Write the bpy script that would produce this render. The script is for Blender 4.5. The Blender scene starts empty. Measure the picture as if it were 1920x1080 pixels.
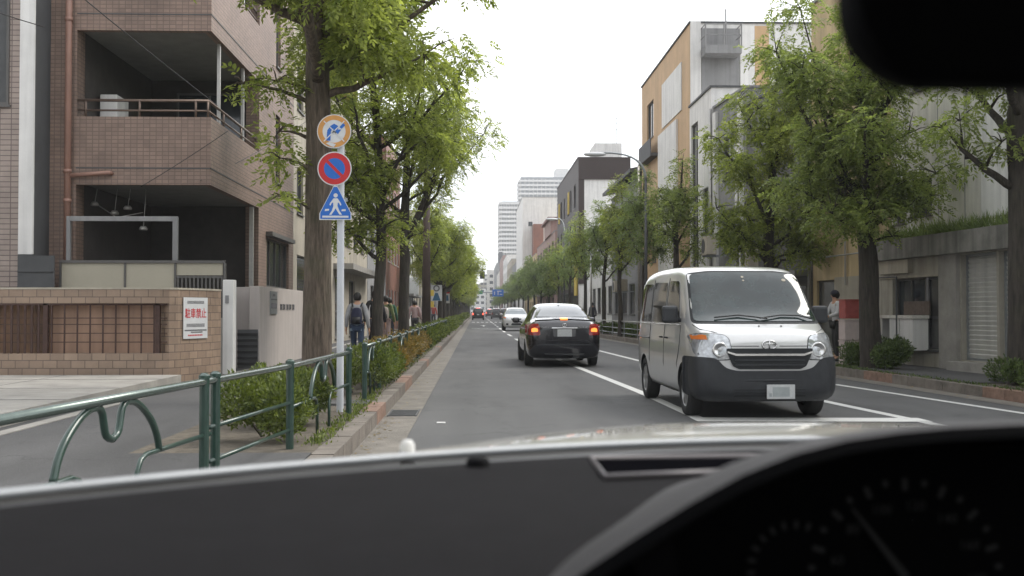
import bpy, bmesh, math, random
import numpy as np
from mathutils import Vector, Matrix, noise, geometry
from mathutils.bvhtree import BVHTree
PI = math.pi
sc = bpy.context.scene
COL = sc.collection
rad = math.radians

# ------------------------------------------------------------------ camera
H = 1.28                       # camera height above the road
cam_d = bpy.data.cameras.new("camera")
cam = bpy.data.objects.new("camera", cam_d)
COL.objects.link(cam)
cam_d.sensor_width = 36.0
cam_d.lens = 36.0 * 2000 / 1920
cam_d.clip_start = 0.05
cam_d.clip_end = 6000
cam.location = (0, 0, H)
cam.rotation_euler = (PI / 2 + math.atan(43 / 2000), 0, -math.atan(67 / 2000))
cam_d.dof.use_dof = True
cam_d.dof.focus_distance = 24.0
cam_d.dof.aperture_fstop = 7.0
sc.camera = cam
sc.render.resolution_x = 1024
sc.render.resolution_y = 576

# ------------------------------------------------------------------ sky
SUN_EL, SUN_AZ = 50, 66        # azimuth clockwise from the street axis (+Y)
world = bpy.data.worlds.new("World")
sc.world = world
world.use_nodes = True
wn, wl = world.node_tree.nodes, world.node_tree.links
wn.clear()
out = wn.new("ShaderNodeOutputWorld")
bg = wn.new("ShaderNodeBackground")
bg.inputs["Strength"].default_value = 0.12
sky = wn.new("ShaderNodeTexSky")
sky.sky_type = 'NISHITA'
sky.sun_disc = False
sky.sun_elevation = rad(SUN_EL)
sky.sun_rotation = rad(SUN_AZ)
sky.air_density = 1.0
sky.dust_density = 2.0
tc = wn.new("ShaderNodeTexCoord")
mp = wn.new("ShaderNodeMapping")
mp.inputs["Scale"].default_value = (1.0, 1.0, 2.6)
nz = wn.new("ShaderNodeTexNoise")
nz.inputs["Scale"].default_value = 1.7
nz.inputs["Detail"].default_value = 5
ramp = wn.new("ShaderNodeValToRGB")
ramp.color_ramp.elements[0].position = 0.30
ramp.color_ramp.elements[0].color = (0.62, 0.62, 0.62, 1)
ramp.color_ramp.elements[1].position = 0.52
ramp.color_ramp.elements[1].color = (1, 1, 1, 1)
# thin cloud low over the horizon lets a little blue through
sep = wn.new("ShaderNodeSeparateXYZ")
el = wn.new("ShaderNodeMapRange")
el.inputs[1].default_value = 0.0
el.inputs[2].default_value = 0.17
el.inputs[3].default_value = 0.38
el.inputs[4].default_value = 1.0
mul = wn.new("ShaderNodeMath"); mul.operation = 'MULTIPLY'
mix = wn.new("ShaderNodeMixRGB")
mix.inputs["Color2"].default_value = (8.6, 8.75, 9.0, 1)
wl.new(tc.outputs["Generated"], mp.inputs["Vector"])
wl.new(mp.outputs[0], nz.inputs["Vector"])
wl.new(nz.outputs["Fac"], ramp.inputs[0])
wl.new(tc.outputs["Generated"], sep.inputs[0])
wl.new(sep.outputs[2], el.inputs[0])
wl.new(ramp.outputs[0], mul.inputs[0])
wl.new(el.outputs[0], mul.inputs[1])
wl.new(mul.outputs[0], mix.inputs["Fac"])
wl.new(sky.outputs[0], mix.inputs["Color1"])
# the cloud cover is thinner, so brighter, ahead and to the right, heavier behind
dt = wn.new("ShaderNodeVectorMath"); dt.operation = 'DOT_PRODUCT'; dt.inputs[1].default_value = (0.75, 0.55, 0.25)
dr = wn.new("ShaderNodeMapRange"); dr.inputs[1].default_value = -0.9; dr.inputs[2].default_value = 0.9
dr.inputs[3].default_value = 0.55; dr.inputs[4].default_value = 1.3
mc = wn.new("ShaderNodeMixRGB"); mc.blend_type = 'MULTIPLY'; mc.inputs["Fac"].default_value = 1
wl.new(tc.outputs["Generated"], dt.inputs[0]); wl.new(dt.outputs["Value"], dr.inputs[0])
wl.new(mix.outputs[0], mc.inputs["Color1"]); wl.new(dr.outputs[0], mc.inputs["Color2"])
wl.new(mc.outputs[0], bg.inputs["Color"])
wl.new(bg.outputs[0], out.inputs[0])

sun_d = bpy.data.lights.new("sun", 'SUN')
sun = bpy.data.objects.new("sun", sun_d)
COL.objects.link(sun)
sun_d.energy = 1.5
sun_d.angle = rad(28)
sun_d.color = (1.0, 0.95, 0.87)
sdir = Vector((math.sin(rad(SUN_AZ)) * math.cos(rad(SUN_EL)), math.cos(rad(SUN_AZ)) * math.cos(rad(SUN_EL)), math.sin(rad(SUN_EL))))
sun.rotation_euler = sdir.to_track_quat('Z', 'Y').to_euler()
sun.location = (20, 10, 40)

sc.view_settings.view_transform = 'Standard'
sc.view_settings.look = 'None'
sc.view_settings.exposure = 0.86
sc.view_settings.gamma = 1
sc.cycles.max_bounces = 6
sc.cycles.diffuse_bounces = 3
sc.cycles.glossy_bounces = 3
sc.cycles.transparent_max_bounces = 6
sc.cycles.sample_clamp_indirect = 6

# ------------------------------------------------------------------ helpers
def gz(px, py, z=0.0):
    """ground position of a spot of the photograph (1920 wide), in metres"""
    Z = (H - z) * 2000 / (py - 583)
    return Vector(((px - 893) / 2000 * Z, Z, z))

def zh(py, Y):
    return H - (py - 583) / 2000 * Y

def tag(o, label=None, cat=None, group=None, kind=None):
    if label: o["label"] = label
    if cat: o["category"] = cat
    if group: o["group"] = group
    if kind: o["kind"] = kind
    return o

def thing(name, label, cat, loc=(0, 0, 0), rotz=0, group=None):
    o = bpy.data.objects.new(name, None)
    COL.objects.link(o)
    o.empty_display_size = 0.2
    o.location = loc
    o.rotation_euler = (0, 0, rotz)
    return tag(o, label, cat, group)

def chain(o):
    m = Matrix.Identity(4)
    while o is not None:
        m = o.matrix_basis @ m
        o = o.parent
    return m

def copy_tree(o, parent=None):
    c = o.copy()
    COL.objects.link(c)
    c.parent = parent
    for ch in list(o.children):
        copy_tree(ch, c)
    return c

class MB:
    def __init__(s):
        s.v = []; s.f = []; s.m = []
    def add(s, vs, fs, mi=0):
        b = len(s.v)
        s.v += [tuple(p) for p in vs]
        s.f += [tuple(i + b for i in f) for f in fs]
        s.m += [mi] * len(fs)
        return s
    def box(s, x0, x1, y0, y1, z0, z1, mi=0):
        return s.fbox(Vector((0, 0, 0)), Vector((1, 0, 0)), Vector((0, 1, 0)), (x0, x1), (y0, y1), (z0, z1), mi)
    def fbox(s, O, U, N, u, n, z, mi=0):
        """box in the frame origin O, width axis U, depth axis N, up z"""
        W = Vector((0, 0, 1))
        vs = [O + U * a + N * b + W * c for c in z for b in n for a in u]
        fs = [(0, 2, 3, 1), (4, 5, 7, 6), (0, 1, 5, 4), (2, 6, 7, 3), (0, 4, 6, 2), (1, 3, 7, 5)]
        return s.add(vs, fs, mi)
    def tube(s, pts, r, seg=8, cap=True, mi=0, flat=1.0):
        pts = [Vector(p) for p in pts]
        n = len(pts)
        rs = r if isinstance(r, (list, tuple)) else [r] * n
        vs = []; up = None
        for i, p in enumerate(pts):
            t = (pts[min(i + 1, n - 1)] - pts[max(i - 1, 0)]).normalized()
            if up is None:
                up = Vector((0, 0, 1)) if abs(t.z) < .9 else Vector((0, 1, 0))
            a = t.cross(up)
            if a.length < 1e-4: a = t.cross(Vector((1, 0, 0)))
            a.normalize(); b = a.cross(t).normalized(); up = b
            for k in range(seg):
                w = 2 * PI * k / seg
                vs.append(p + (a * math.cos(w) + b * math.sin(w) * flat) * rs[i])
        fs = []
        for i in range(n - 1):
            for k in range(seg):
                k2 = (k + 1) % seg
                fs.append((i * seg + k, i * seg + k2, (i + 1) * seg + k2, (i + 1) * seg + k))
        if cap:
            fs.append(tuple(range(seg - 1, -1, -1)))
            fs.append(tuple((n - 1) * seg + k for k in range(seg)))
        return s.add(vs, fs, mi)
    def prism(s, poly, O, U, V, n0, n1, mi=0):
        """2-D outline in axes U,V pushed from n0 to n1 along UxV"""
        Nn = U.cross(V).normalized()
        k = len(poly)
        vs = [O + U * a + V * b + Nn * n0 for a, b in poly] + [O + U * a + V * b + Nn * n1 for a, b in poly]
        fs = [tuple(range(k - 1, -1, -1)), tuple(range(k, 2 * k))]
        fs += [(i, (i + 1) % k, k + (i + 1) % k, k + i) for i in range(k)]
        return s.add(vs, fs, mi)
    def lathe(s, prof, O, A, B, C, seg=24, mi=0):
        """profile (r, h) spun about axis C through O; A,B span the disc"""
        vs = []
        for r, h in prof:
            for k in range(seg):
                w = 2 * PI * k / seg
                vs.append(O + (A * math.cos(w) + B * math.sin(w)) * r + C * h)
        fs = []
        for i in range(len(prof) - 1):
            for k in range(seg):
                k2 = (k + 1) % seg
                fs.append((i * seg + k, i * seg + k2, (i + 1) * seg + k2, (i + 1) * seg + k))
        return s.add(vs, fs, mi)
    def sheet(s, pts_l, pts_r, z0=None, mi=0):
        """strip between two polylines of equal length"""
        k = len(pts_l)
        fs = [(i, k + i, k + i + 1, i + 1) for i in range(k - 1)]
        return s.add(list(pts_l) + list(pts_r), fs, mi)
    def build(s, name, mats, parent=None, smooth=False, bevel=0, local=False, subsurf=0, auto=False):
        me = bpy.data.meshes.new(name)
        vs = s.v
        if parent is not None and not local:
            mi = chain(parent).inverted()
            vs = [mi @ Vector(p) for p in vs]
        me.from_pydata([tuple(p) for p in vs], [], s.f)
        if not isinstance(mats, (list, tuple)): mats = [mats]
        for m in mats: me.materials.append(m)
        me.polygons.foreach_set("material_index", s.m)
        if smooth or auto:
            me.polygons.foreach_set("use_smooth", [True] * len(me.polygons))
        me.update()
        if auto:
            me.set_sharp_from_angle(angle=rad(35))
        o = bpy.data.objects.new(name, me)
        COL.objects.link(o)
        o.parent = parent
        if bevel:
            b = o.modifiers.new("bevel", 'BEVEL'); b.width = bevel; b.segments = 2; b.limit_method = 'ANGLE'
        if subsurf:
            b = o.modifiers.new("sub", 'SUBSURF'); b.levels = subsurf; b.render_levels = subsurf
        return o

def V(*a): return Vector(a)
def pts_arc(cx, cz, r, a0, a1, n):
    return [(cx + r * math.cos(rad(a0 + (a1 - a0) * i / n)), cz + r * math.sin(rad(a0 + (a1 - a0) * i / n))) for i in range(n + 1)]

def bake(o):
    """apply the modifiers of o and keep the plain mesh"""
    dg = bpy.context.evaluated_depsgraph_get()
    me = bpy.data.meshes.new_from_object(o.evaluated_get(dg), preserve_all_data_layers=True, depsgraph=dg)
    o.modifiers.clear()
    o.data = me
    return o

def text_mesh(body, size, mat, name, parent, O, U, Vv, depth=0.002, w=None, bold=0.0):
    """real lettering: a text turned into a mesh, lying in the plane O,U,V"""
    cu = bpy.data.curves.new("t", 'FONT')
    cu.body = body
    cu.size = size
    cu.align_x = 'CENTER'; cu.align_y = 'CENTER'
    cu.extrude = depth / 2
    cu.offset = bold
    cu.resolution_u = 2
    to = bpy.data.objects.new("t", cu)
    COL.objects.link(to)
    dg = bpy.context.evaluated_depsgraph_get()
    me = bpy.data.meshes.new_from_object(to.evaluated_get(dg))
    bpy.data.objects.remove(to)
    xs = [v.co.x for v in me.vertices]
    k = 1.0
    if w and xs and max(xs) > min(xs): k = w / (max(xs) - min(xs))
    N = U.cross(Vv).normalized()
    mi = chain(parent).inverted() if parent else Matrix.Identity(4)
    for v in me.vertices:
        v.co = mi @ (O + U * (v.co.x * k) + Vv * v.co.y + N * v.co.z)
    me.name = name
    me.materials.clear(); me.materials.append(mat)
    for p in me.polygons: p.material_index = 0
    o = bpy.data.objects.new(name, me)
    COL.objects.link(o); o.parent = parent
    return o

# ------------------------------------------------------------------ materials
def nodes_of(m):
    m.use_nodes = True
    return m.node_tree.nodes, m.node_tree.links, m.node_tree.nodes["Principled BSDF"]

def M(name, col, rough=0.6, var=0.12, scale=6.0, metal=0.0, bump=0.0, bscale=40.0, streak=0.0, spec=None, obj=False, coat=0.0):
    m = bpy.data.materials.new(name)
    n, l, b = nodes_of(m)
    b.inputs["Roughness"].default_value = rough
    b.inputs["Metallic"].default_value = metal
    if spec is not None: b.inputs["Specular IOR Level"].default_value = spec
    if coat:
        b.inputs["Coat Weight"].default_value = coat
        b.inputs["Coat Roughness"].default_value = 0.04
    if obj:
        g = n.new("ShaderNodeTexCoord"); pos = g.outputs["Object"]
    else:
        g = n.new("ShaderNodeNewGeometry"); pos = g.outputs["Position"]
    nz = n.new("ShaderNodeTexNoise")
    nz.inputs["Scale"].default_value = scale
    nz.inputs["Detail"].default_value = 6
    nz.inputs["Roughness"].default_value = 0.65
    l.new(pos, nz.inputs["Vector"])
    mx = n.new("ShaderNodeMixRGB")
    mx.inputs["Color1"].default_value = (*[c * (1 - var) for c in col], 1)
    mx.inputs["Color2"].default_value = (*[min(1, c * (1 + var)) for c in col], 1)
    r = n.new("ShaderNodeMapRange")
    r.inputs[1].default_value = 0.3; r.inputs[2].default_value = 0.7
    l.new(nz.outputs["Fac"], r.inputs[0]); l.new(r.outputs[0], mx.inputs["Fac"])
    outc = mx.outputs[0]
    if streak:
        mp = n.new("ShaderNodeMapping"); mp.inputs["Scale"].default_value = (2.2, 2.2, 0.12)
        n2 = n.new("ShaderNodeTexNoise"); n2.inputs["Scale"].default_value = 2.5; n2.inputs["Detail"].default_value = 7
        l.new(pos, mp.inputs[0]); l.new(mp.outputs[0], n2.inputs["Vector"])
        r2 = n.new("ShaderNodeMapRange")
        r2.inputs[1].default_value = 0.42; r2.inputs[2].default_value = 0.72
        r2.inputs[3].default_value = 1.0; r2.inputs[4].default_value = 1.0 - streak
        l.new(n2.outputs["Fac"], r2.inputs[0])
        mm = n.new("ShaderNodeMixRGB"); mm.blend_type = 'MULTIPLY'; mm.inputs["Fac"].default_value = 1
        l.new(outc, mm.inputs["Color1"]); l.new(r2.outputs[0], mm.inputs["Color2"])
        outc = mm.outputs[0]
    l.new(outc, b.inputs["Base Color"])
    if bump:
        n3 = n.new("ShaderNodeTexNoise"); n3.inputs["Scale"].default_value = bscale; n3.inputs["Detail"].default_value = 8
        l.new(pos, n3.inputs["Vector"])
        bp = n.new("ShaderNodeBump"); bp.inputs["Strength"].default_value = bump; bp.inputs["Distance"].default_value = 0.02
        l.new(n3.outputs["Fac"], bp.inputs["Height"]); l.new(bp.outputs[0], b.inputs["Normal"])
    return m

def wall_uv(n, l):
    """(along wall, height) from the world position, for walls facing X or Y"""
    g = n.new("ShaderNodeNewGeometry")
    sp = n.new("ShaderNodeSeparateXYZ"); l.new(g.outputs["Position"], sp.inputs[0])
    sn = n.new("ShaderNodeSeparateXYZ"); l.new(g.outputs["True Normal"], sn.inputs[0])
    ab = n.new("ShaderNodeMath"); ab.operation = 'ABSOLUTE'; l.new(sn.outputs[0], ab.inputs[0])
    gt = n.new("ShaderNodeMath"); gt.operation = 'GREATER_THAN'; gt.inputs[1].default_value = 0.6; l.new(ab.outputs[0], gt.inputs[0])
    mx = n.new("ShaderNodeMix"); mx.data_type = 'FLOAT'
    l.new(gt.outputs[0], mx.inputs[0]); l.new(sp.outputs[0], mx.inputs[2]); l.new(sp.outputs[1], mx.inputs[3])
    cb = n.new("ShaderNodeCombineXYZ")
    l.new(mx.outputs[0], cb.inputs[0]); l.new(sp.outputs[2], cb.inputs[1])
    return cb.outputs[0], g

def tile(name, c1, c2, mortar, bw, bh, ms=0.008, rough=0.55, offset=0.0, bump=0.5, streak=0.38):
    m = bpy.data.materials.new(name)
    n, l, b = nodes_of(m)
    uv, g = wall_uv(n, l)
    t = n.new("ShaderNodeTexBrick")
    t.offset = offset
    t.inputs["Scale"].default_value = 1.0
    t.inputs["Mortar Size"].default_value = ms
    t.inputs["Mortar Smooth"].default_value = 0.1
    t.inputs["Brick Width"].default_value = bw
    t.inputs["Row Height"].default_value = bh
    t.inputs["Color1"].default_value = (*c1, 1); t.inputs["Color2"].default_value = (*c2, 1)
    t.inputs["Mortar"].default_value = (*mortar, 1)
    l.new(uv, t.inputs["Vector"])
    n2 = n.new("ShaderNodeTexNoise"); n2.inputs["Scale"].default_value = 0.9; n2.inputs["Detail"].default_value = 8
    n2.inputs["Roughness"].default_value = 0.7
    l.new(g.outputs["Position"], n2.inputs["Vector"])
    r2 = n.new("ShaderNodeMapRange"); r2.inputs[1].default_value = 0.35; r2.inputs[2].default_value = 0.7
    r2.inputs[3].default_value = 1.0; r2.inputs[4].default_value = 1 - streak
    l.new(n2.outputs["Fac"], r2.inputs[0])
    mm = n.new("ShaderNodeMixRGB"); mm.blend_type = 'MULTIPLY'; mm.inputs["Fac"].default_value = 1
    l.new(t.outputs["Color"], mm.inputs["Color1"]); l.new(r2.outputs[0], mm.inputs["Color2"])
    l.new(mm.outputs[0], b.inputs["Base Color"])
    b.inputs["Roughness"].default_value = rough
    bp = n.new("ShaderNodeBump"); bp.inputs["Strength"].default_value = bump; bp.inputs["Distance"].default_value = 0.006
    bp.invert = True
    l.new(t.outputs["Fac"], bp.inputs["Height"]); l.new(bp.outputs[0], b.inputs["Normal"])
    return m

def leaf_mat(name, dark, light, trans=0.35, clump=1.6):
    m = bpy.data.materials.new(name)
    n, l, b = nodes_of(m)
    g = n.new("ShaderNodeNewGeometry")
    nz = n.new("ShaderNodeTexNoise"); nz.inputs["Scale"].default_value = clump; nz.inputs["Detail"].default_value = 2
    l.new(g.outputs["Position"], nz.inputs["Vector"])
    ad = n.new("ShaderNodeMath"); ad.operation = 'ADD'
    mu = n.new("ShaderNodeMath"); mu.operation = 'MULTIPLY'; mu.inputs[1].default_value = 0.55
    l.new(g.outputs["Random Per Island"], mu.inputs[0])
    l.new(nz.outputs["Fac"], ad.inputs[0]); l.new(mu.outputs[0], ad.inputs[1])
    r = n.new("ShaderNodeMapRange"); r.inputs[1].default_value = 0.4; r.inputs[2].default_value = 1.15
    l.new(ad.outputs[0], r.inputs[0])
    mx = n.new("ShaderNodeMixRGB")
    mx.inputs["Color1"].default_value = (*dark, 1); mx.inputs["Color2"].default_value = (*light, 1)
    l.new(r.outputs[0], mx.inputs["Fac"])
    l.new(mx.outputs[0], b.inputs["Base Color"])
    b.inputs["Roughness"].default_value = 0.5
    tr = n.new("ShaderNodeBsdfTranslucent")
    hs = n.new("ShaderNodeHueSaturation"); hs.inputs["Saturation"].default_value = 1.15; hs.inputs["Value"].default_value = 1.5
    l.new(mx.outputs[0], hs.inputs["Color"]); l.new(hs.outputs[0], tr.inputs["Color"])
    ms = n.new("ShaderNodeMixShader"); ms.inputs[0].default_value = trans
    o = n["Material Output"]
    l.new(b.outputs[0], ms.inputs[1]); l.new(tr.outputs[0], ms.inputs[2]); l.new(ms.outputs[0], o.inputs[0])
    return m

def bark_mat(name, c1, c2, moss=0.0):
    m = bpy.data.materials.new(name)
    n, l, b = nodes_of(m)
    g = n.new("ShaderNodeTexCoord")
    mp = n.new("ShaderNodeMapping"); mp.inputs["Scale"].default_value = (26, 26, 3.2)
    nz = n.new("ShaderNodeTexNoise"); nz.inputs["Scale"].default_value = 1.0; nz.inputs["Detail"].default_value = 7; nz.inputs["Roughness"].default_value = 0.7
    l.new(g.outputs["Object"], mp.inputs[0]); l.new(mp.outputs[0], nz.inputs["Vector"])
    mx = n.new("ShaderNodeMixRGB"); mx.inputs["Color1"].default_value = (*c1, 1); mx.inputs["Color2"].default_value = (*c2, 1)
    r = n.new("ShaderNodeMapRange"); r.inputs[1].default_value = 0.35; r.inputs[2].default_value = 0.68
    l.new(nz.outputs["Fac"], r.inputs[0]); l.new(r.outputs[0], mx.inputs["Fac"])
    n2 = n.new("ShaderNodeTexNoise"); n2.inputs["Scale"].default_value = 2.0; n2.inputs["Detail"].default_value = 4
    l.new(g.outputs["Object"], n2.inputs["Vector"])
    r2 = n.new("ShaderNodeMapRange"); r2.inputs[1].default_value = 0.5; r2.inputs[2].default_value = 0.7; r2.inputs[4].default_value = moss
    l.new(n2.outputs["Fac"], r2.inputs[0])
    m2 = n.new("ShaderNodeMixRGB"); m2.inputs["Color2"].default_value = (0.06, 0.075, 0.03, 1)
    l.new(r2.outputs[0], m2.inputs["Fac"]); l.new(mx.outputs[0], m2.inputs["Color1"])
    l.new(m2.outputs[0], b.inputs["Base Color"])
    b.inputs["Roughness"].default_value = 0.9
    bp = n.new("ShaderNodeBump"); bp.inputs["Strength"].default_value = 0.9; bp.inputs["Distance"].default_value = 0.03
    l.new(nz.outputs["Fac"], bp.inputs["Height"]); l.new(bp.outputs[0], b.inputs["Normal"])
    return m

def emis(name, col, strength, base=(0.3, 0.02, 0.02)):
    m = bpy.data.materials.new(name)
    n, l, b = nodes_of(m)
    b.inputs["Base Color"].default_value = (*base, 1)
    b.inputs["Emission Color"].default_value = (*col, 1)
    b.inputs["Emission Strength"].default_value = strength
    b.inputs["Roughness"].default_value = 0.2
    return m

def asphalt(name, c, crack=0.3):
    m = bpy.data.materials.new(name)
    n, l, b = nodes_of(m)
    g = n.new("ShaderNodeNewGeometry")
    def nn(scale, det, mapping=None):
        x = n.new("ShaderNodeTexNoise"); x.inputs["Scale"].default_value = scale; x.inputs["Detail"].default_value = det
        if mapping:
            mp = n.new("ShaderNodeMapping"); mp.inputs["Scale"].default_value = mapping
            l.new(g.outputs["Position"], mp.inputs[0]); l.new(mp.outputs[0], x.inputs["Vector"])
        else: l.new(g.outputs["Position"], x.inputs["Vector"])
        return x.outputs["Fac"]
    fine = nn(95, 3); mid = nn(0.55, 6); track = nn(1.0, 3, (1.3, 0.03, 1))
    def rng(s, a, bb, lo, hi):
        r = n.new("ShaderNodeMapRange"); r.inputs[1].default_value = a; r.inputs[2].default_value = bb
        r.inputs[3].default_value = lo; r.inputs[4].default_value = hi; l.new(s, r.inputs[0]); return r.outputs[0]
    def mulc(a, bb):
        x = n.new("ShaderNodeMath"); x.operation = 'MULTIPLY'; l.new(a, x.inputs[0]); l.new(bb, x.inputs[1]); return x.outputs[0]
    k = mulc(mulc(rng(fine, 0.35, 0.68, 0.72, 1.3), rng(mid, 0.3, 0.7, 0.88, 1.12)), rng(track, 0.35, 0.65, 0.88, 1.1))
    st = nn(0.9, 8, (1.0, 0.22, 1)); k = mulc(k, rng(st, 0.54, 0.66, 1.0, 0.72))          # oil and repair stains
    vo = n.new("ShaderNodeTexVoronoi"); vo.feature = 'DISTANCE_TO_EDGE'; vo.inputs["Scale"].default_value = 0.42; vo.inputs["Randomness"].default_value = 1.0
    wv = n.new("ShaderNodeVectorMath"); wv.operation = 'ADD'
    wn_ = n.new("ShaderNodeTexNoise"); wn_.inputs["Scale"].default_value = 2.5; wn_.inputs["Detail"].default_value = 6
    l.new(g.outputs["Position"], wn_.inputs["Vector"]); l.new(g.outputs["Position"], wv.inputs[0]); l.new(wn_.outputs["Color"], wv.inputs[1]); l.new(wv.outputs[0], vo.inputs["Vector"])
    k = mulc(k, rng(vo.outputs["Distance"], 0.0, 0.012, 0.72, 1.0))                     # hairline cracks
    vm = n.new("ShaderNodeVectorMath"); vm.operation = 'SCALE'; vm.inputs[0].default_value = c
    l.new(k, vm.inputs["Scale"]); l.new(vm.outputs[0], b.inputs["Base Color"])
    b.inputs["Roughness"].default_value = 0.82
    bp = n.new("ShaderNodeBump"); bp.inputs["Strength"].default_value = 0.5; bp.inputs["Distance"].default_value = 0.006
    l.new(fine, bp.inputs["Height"]); l.new(bp.outputs[0], b.inputs["Normal"])
    return m

def worn_paint(name, col, road, wear=0.5):
    m = bpy.data.materials.new(name)
    n, l, b = nodes_of(m)
    g = n.new("ShaderNodeNewGeometry")
    x = n.new("ShaderNodeTexNoise"); x.inputs["Scale"].default_value = 18; x.inputs["Detail"].default_value = 8; x.inputs["Roughness"].default_value = .75
    l.new(g.outputs["Position"], x.inputs["Vector"])
    r = n.new("ShaderNodeMapRange"); r.inputs[1].default_value = wear; r.inputs[2].default_value = wear + 0.12
    l.new(x.outputs["Fac"], r.inputs[0])
    mx = n.new("ShaderNodeMixRGB"); mx.inputs["Color1"].default_value = (*col, 1); mx.inputs["Color2"].default_value = (*road, 1)
    l.new(r.outputs[0], mx.inputs["Fac"]); l.new(mx.outputs[0], b.inputs["Base Color"])
    b.inputs["Roughness"].default_value = 0.7
    return m

MT = dict(
    asphalt=asphalt("asphalt", (0.088, 0.088, 0.088)),
    walk=asphalt("walk_asphalt", (0.078, 0.077, 0.077)),
    concrete=M("concrete", (0.30, 0.285, 0.26), 0.85, 0.22, 2.2, bump=0.3),
    gutter=M("gutter_concrete", (0.17, 0.155, 0.135), 0.85, 0.28, 3.0, bump=0.4),
    kerb=M("kerb_stone", (0.16, 0.14, 0.12), 0.85, 0.35, 4.0, bump=0.4),
    kerb_red=M("kerb_red", (0.215, 0.135, 0.10), 0.8, 0.35, 7.0, bump=0.3),
    soil=M("soil", (0.10, 0.085, 0.065), 0.95, 0.4, 9.0, bump=0.8, bscale=25),
    paint=worn_paint("road_paint", (0.62, 0.62, 0.60), (0.09, 0.09, 0.09), 0.58),
    tile_brown=tile("brown_tile", (0.25, 0.172, 0.136), (0.315, 0.218, 0.170), (0.175, 0.125, 0.102), 0.118, 0.075),
    tile_pink=tile("pink_tile", (0.42, 0.345, 0.30), (0.37, 0.30, 0.265), (0.17, 0.13, 0.12), 0.20, 0.095),
    tile_tan=tile("tan_tile", (0.38, 0.275, 0.20), (0.30, 0.215, 0.158), (0.15, 0.108, 0.085), 0.22, 0.125, 0.006, offset=0.5),
    tile_red=tile("red_tile", (0.26, 0.10, 0.065), (0.23, 0.09, 0.06), (0.2, 0.13, 0.11), 0.22, 0.08),
    clad=tile("slate_cladding", (0.07, 0.068, 0.066), (0.10, 0.098, 0.094), (0.03, 0.03, 0.03), 1.9, 0.16, 0.006, offset=0.4),
    cream=M("cream_render", (0.42, 0.38, 0.31), 0.8, 0.12, 1.5, streak=0.25),
    white=M("white_render", (0.74, 0.73, 0.71), 0.75, 0.08, 1.5, streak=0.22),
    offwhite=M("offwhite_panel", (0.70, 0.675, 0.62), 0.75, 0.12, 1.2, streak=0.3),
    plaster=M("pink_plaster", (0.46, 0.415, 0.39), 0.85, 0.06, 2.0, streak=0.12, bump=0.12, bscale=120),
    beige=M("beige_render", (0.58, 0.45, 0.26), 0.8, 0.12, 1.0, streak=0.25),
    orange=M("orange_render", (0.55, 0.37, 0.21), 0.75, 0.10, 1.0, streak=0.15),
    grey=M("grey_render", (0.26, 0.26, 0.262), 0.8, 0.12, 1.4, streak=0.25),
    dgrey=M("dark_grey", (0.075, 0.077, 0.08), 0.7, 0.15, 2),
    brown=M("brown_cladding", (0.030, 0.017, 0.014), 0.6, 0.12, 2),
    pinkish=M("pink_render", (0.36, 0.24, 0.21), 0.8, 0.15, 1.5, streak=0.2),
    yellow=M("yellow_panel", (0.62, 0.46, 0.09), 0.7, 0.1, 2),
    ceil=M("balcony_soffit", (0.24, 0.24, 0.225), 0.9, 0.12, 3),
    dark=M("painted_recess_shade", (0.060, 0.052, 0.047), 0.8, 0.2, 3),  # deep shade of the balcony recess, put into the colour
    win=M("window_glass", (0.028, 0.034, 0.04), 0.08, 0.4, 0.6, spec=0.9),
    frame=M("window_frame", (0.10, 0.095, 0.09), 0.45, 0.1, 10),
    alu=M("aluminium", (0.42, 0.41, 0.39), 0.4, 0.1, 10, metal=0.6),
    rail=M("bronze_rail", (0.17, 0.125, 0.10), 0.4, 0.1, 10, metal=0.5),
    post_white=M("white_post", (0.52, 0.54, 0.57), 0.4, 0.05, 5),
    green=M("green_paint", (0.018, 0.046, 0.034), 0.32, 0.2, 12, coat=0.5),
    green_rail=M("green_top_rail", (0.12, 0.15, 0.135), 0.25, 0.15, 9, metal=0.6, coat=0.4),
    black=M("black_plastic", (0.016, 0.016, 0.017), 0.5, 0.2, 20, obj=True),
    shutter=M("shutter_metal", (0.50, 0.49, 0.46), 0.55, 0.08, 2, streak=0.2),
    steel=M("galvanised_steel", (0.33, 0.35, 0.36), 0.42, 0.12, 8, metal=0.7),
    downpipe=M("downpipe", (0.30, 0.17, 0.13), 0.45, 0.1, 4),
    polebrown=M("pole_brown", (0.085, 0.060, 0.052), 0.6, 0.15, 3),
    blue=M("sign_blue", (0.015, 0.13, 0.50), 0.35, 0.05, 8),
    sred=M("sign_red", (0.50, 0.02, 0.025), 0.35, 0.05, 8),
    swhite=M("sign_white", (0.62, 0.63, 0.64), 0.4, 0.05, 8),
    sorange=M("sign_orange", (0.56, 0.27, 0.07), 0.45, 0.12, 9),
    sgreen=M("sign_green", (0.02, 0.25, 0.16), 0.4, 0.05, 8),
    ink=M("ink_grey", (0.14, 0.14, 0.15), 0.6, 0.2, 60),
    redink=M("ink_red", (0.50, 0.03, 0.04), 0.6, 0.05, 60),
)
MT["bark"] = bark_mat("bark", (0.045, 0.035, 0.026), (0.17, 0.13, 0.098), 0.35)
MT["bark_dark"] = bark_mat("bark_dark", (0.022, 0.019, 0.016), (0.075, 0.062, 0.05), 0.2)
MT["leaf"] = leaf_mat("leaf_green", (0.105, 0.138, 0.036), (0.37, 0.415, 0.12), 0.54)
MT["leaf_lit"] = leaf_mat("leaf_yellow_green", (0.115, 0.152, 0.030), (0.36, 0.40, 0.095), 0.48)
MT["leaf_dark"] = leaf_mat("leaf_deep_green", (0.100, 0.134, 0.042), (0.33, 0.385, 0.125), 0.52)
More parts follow.
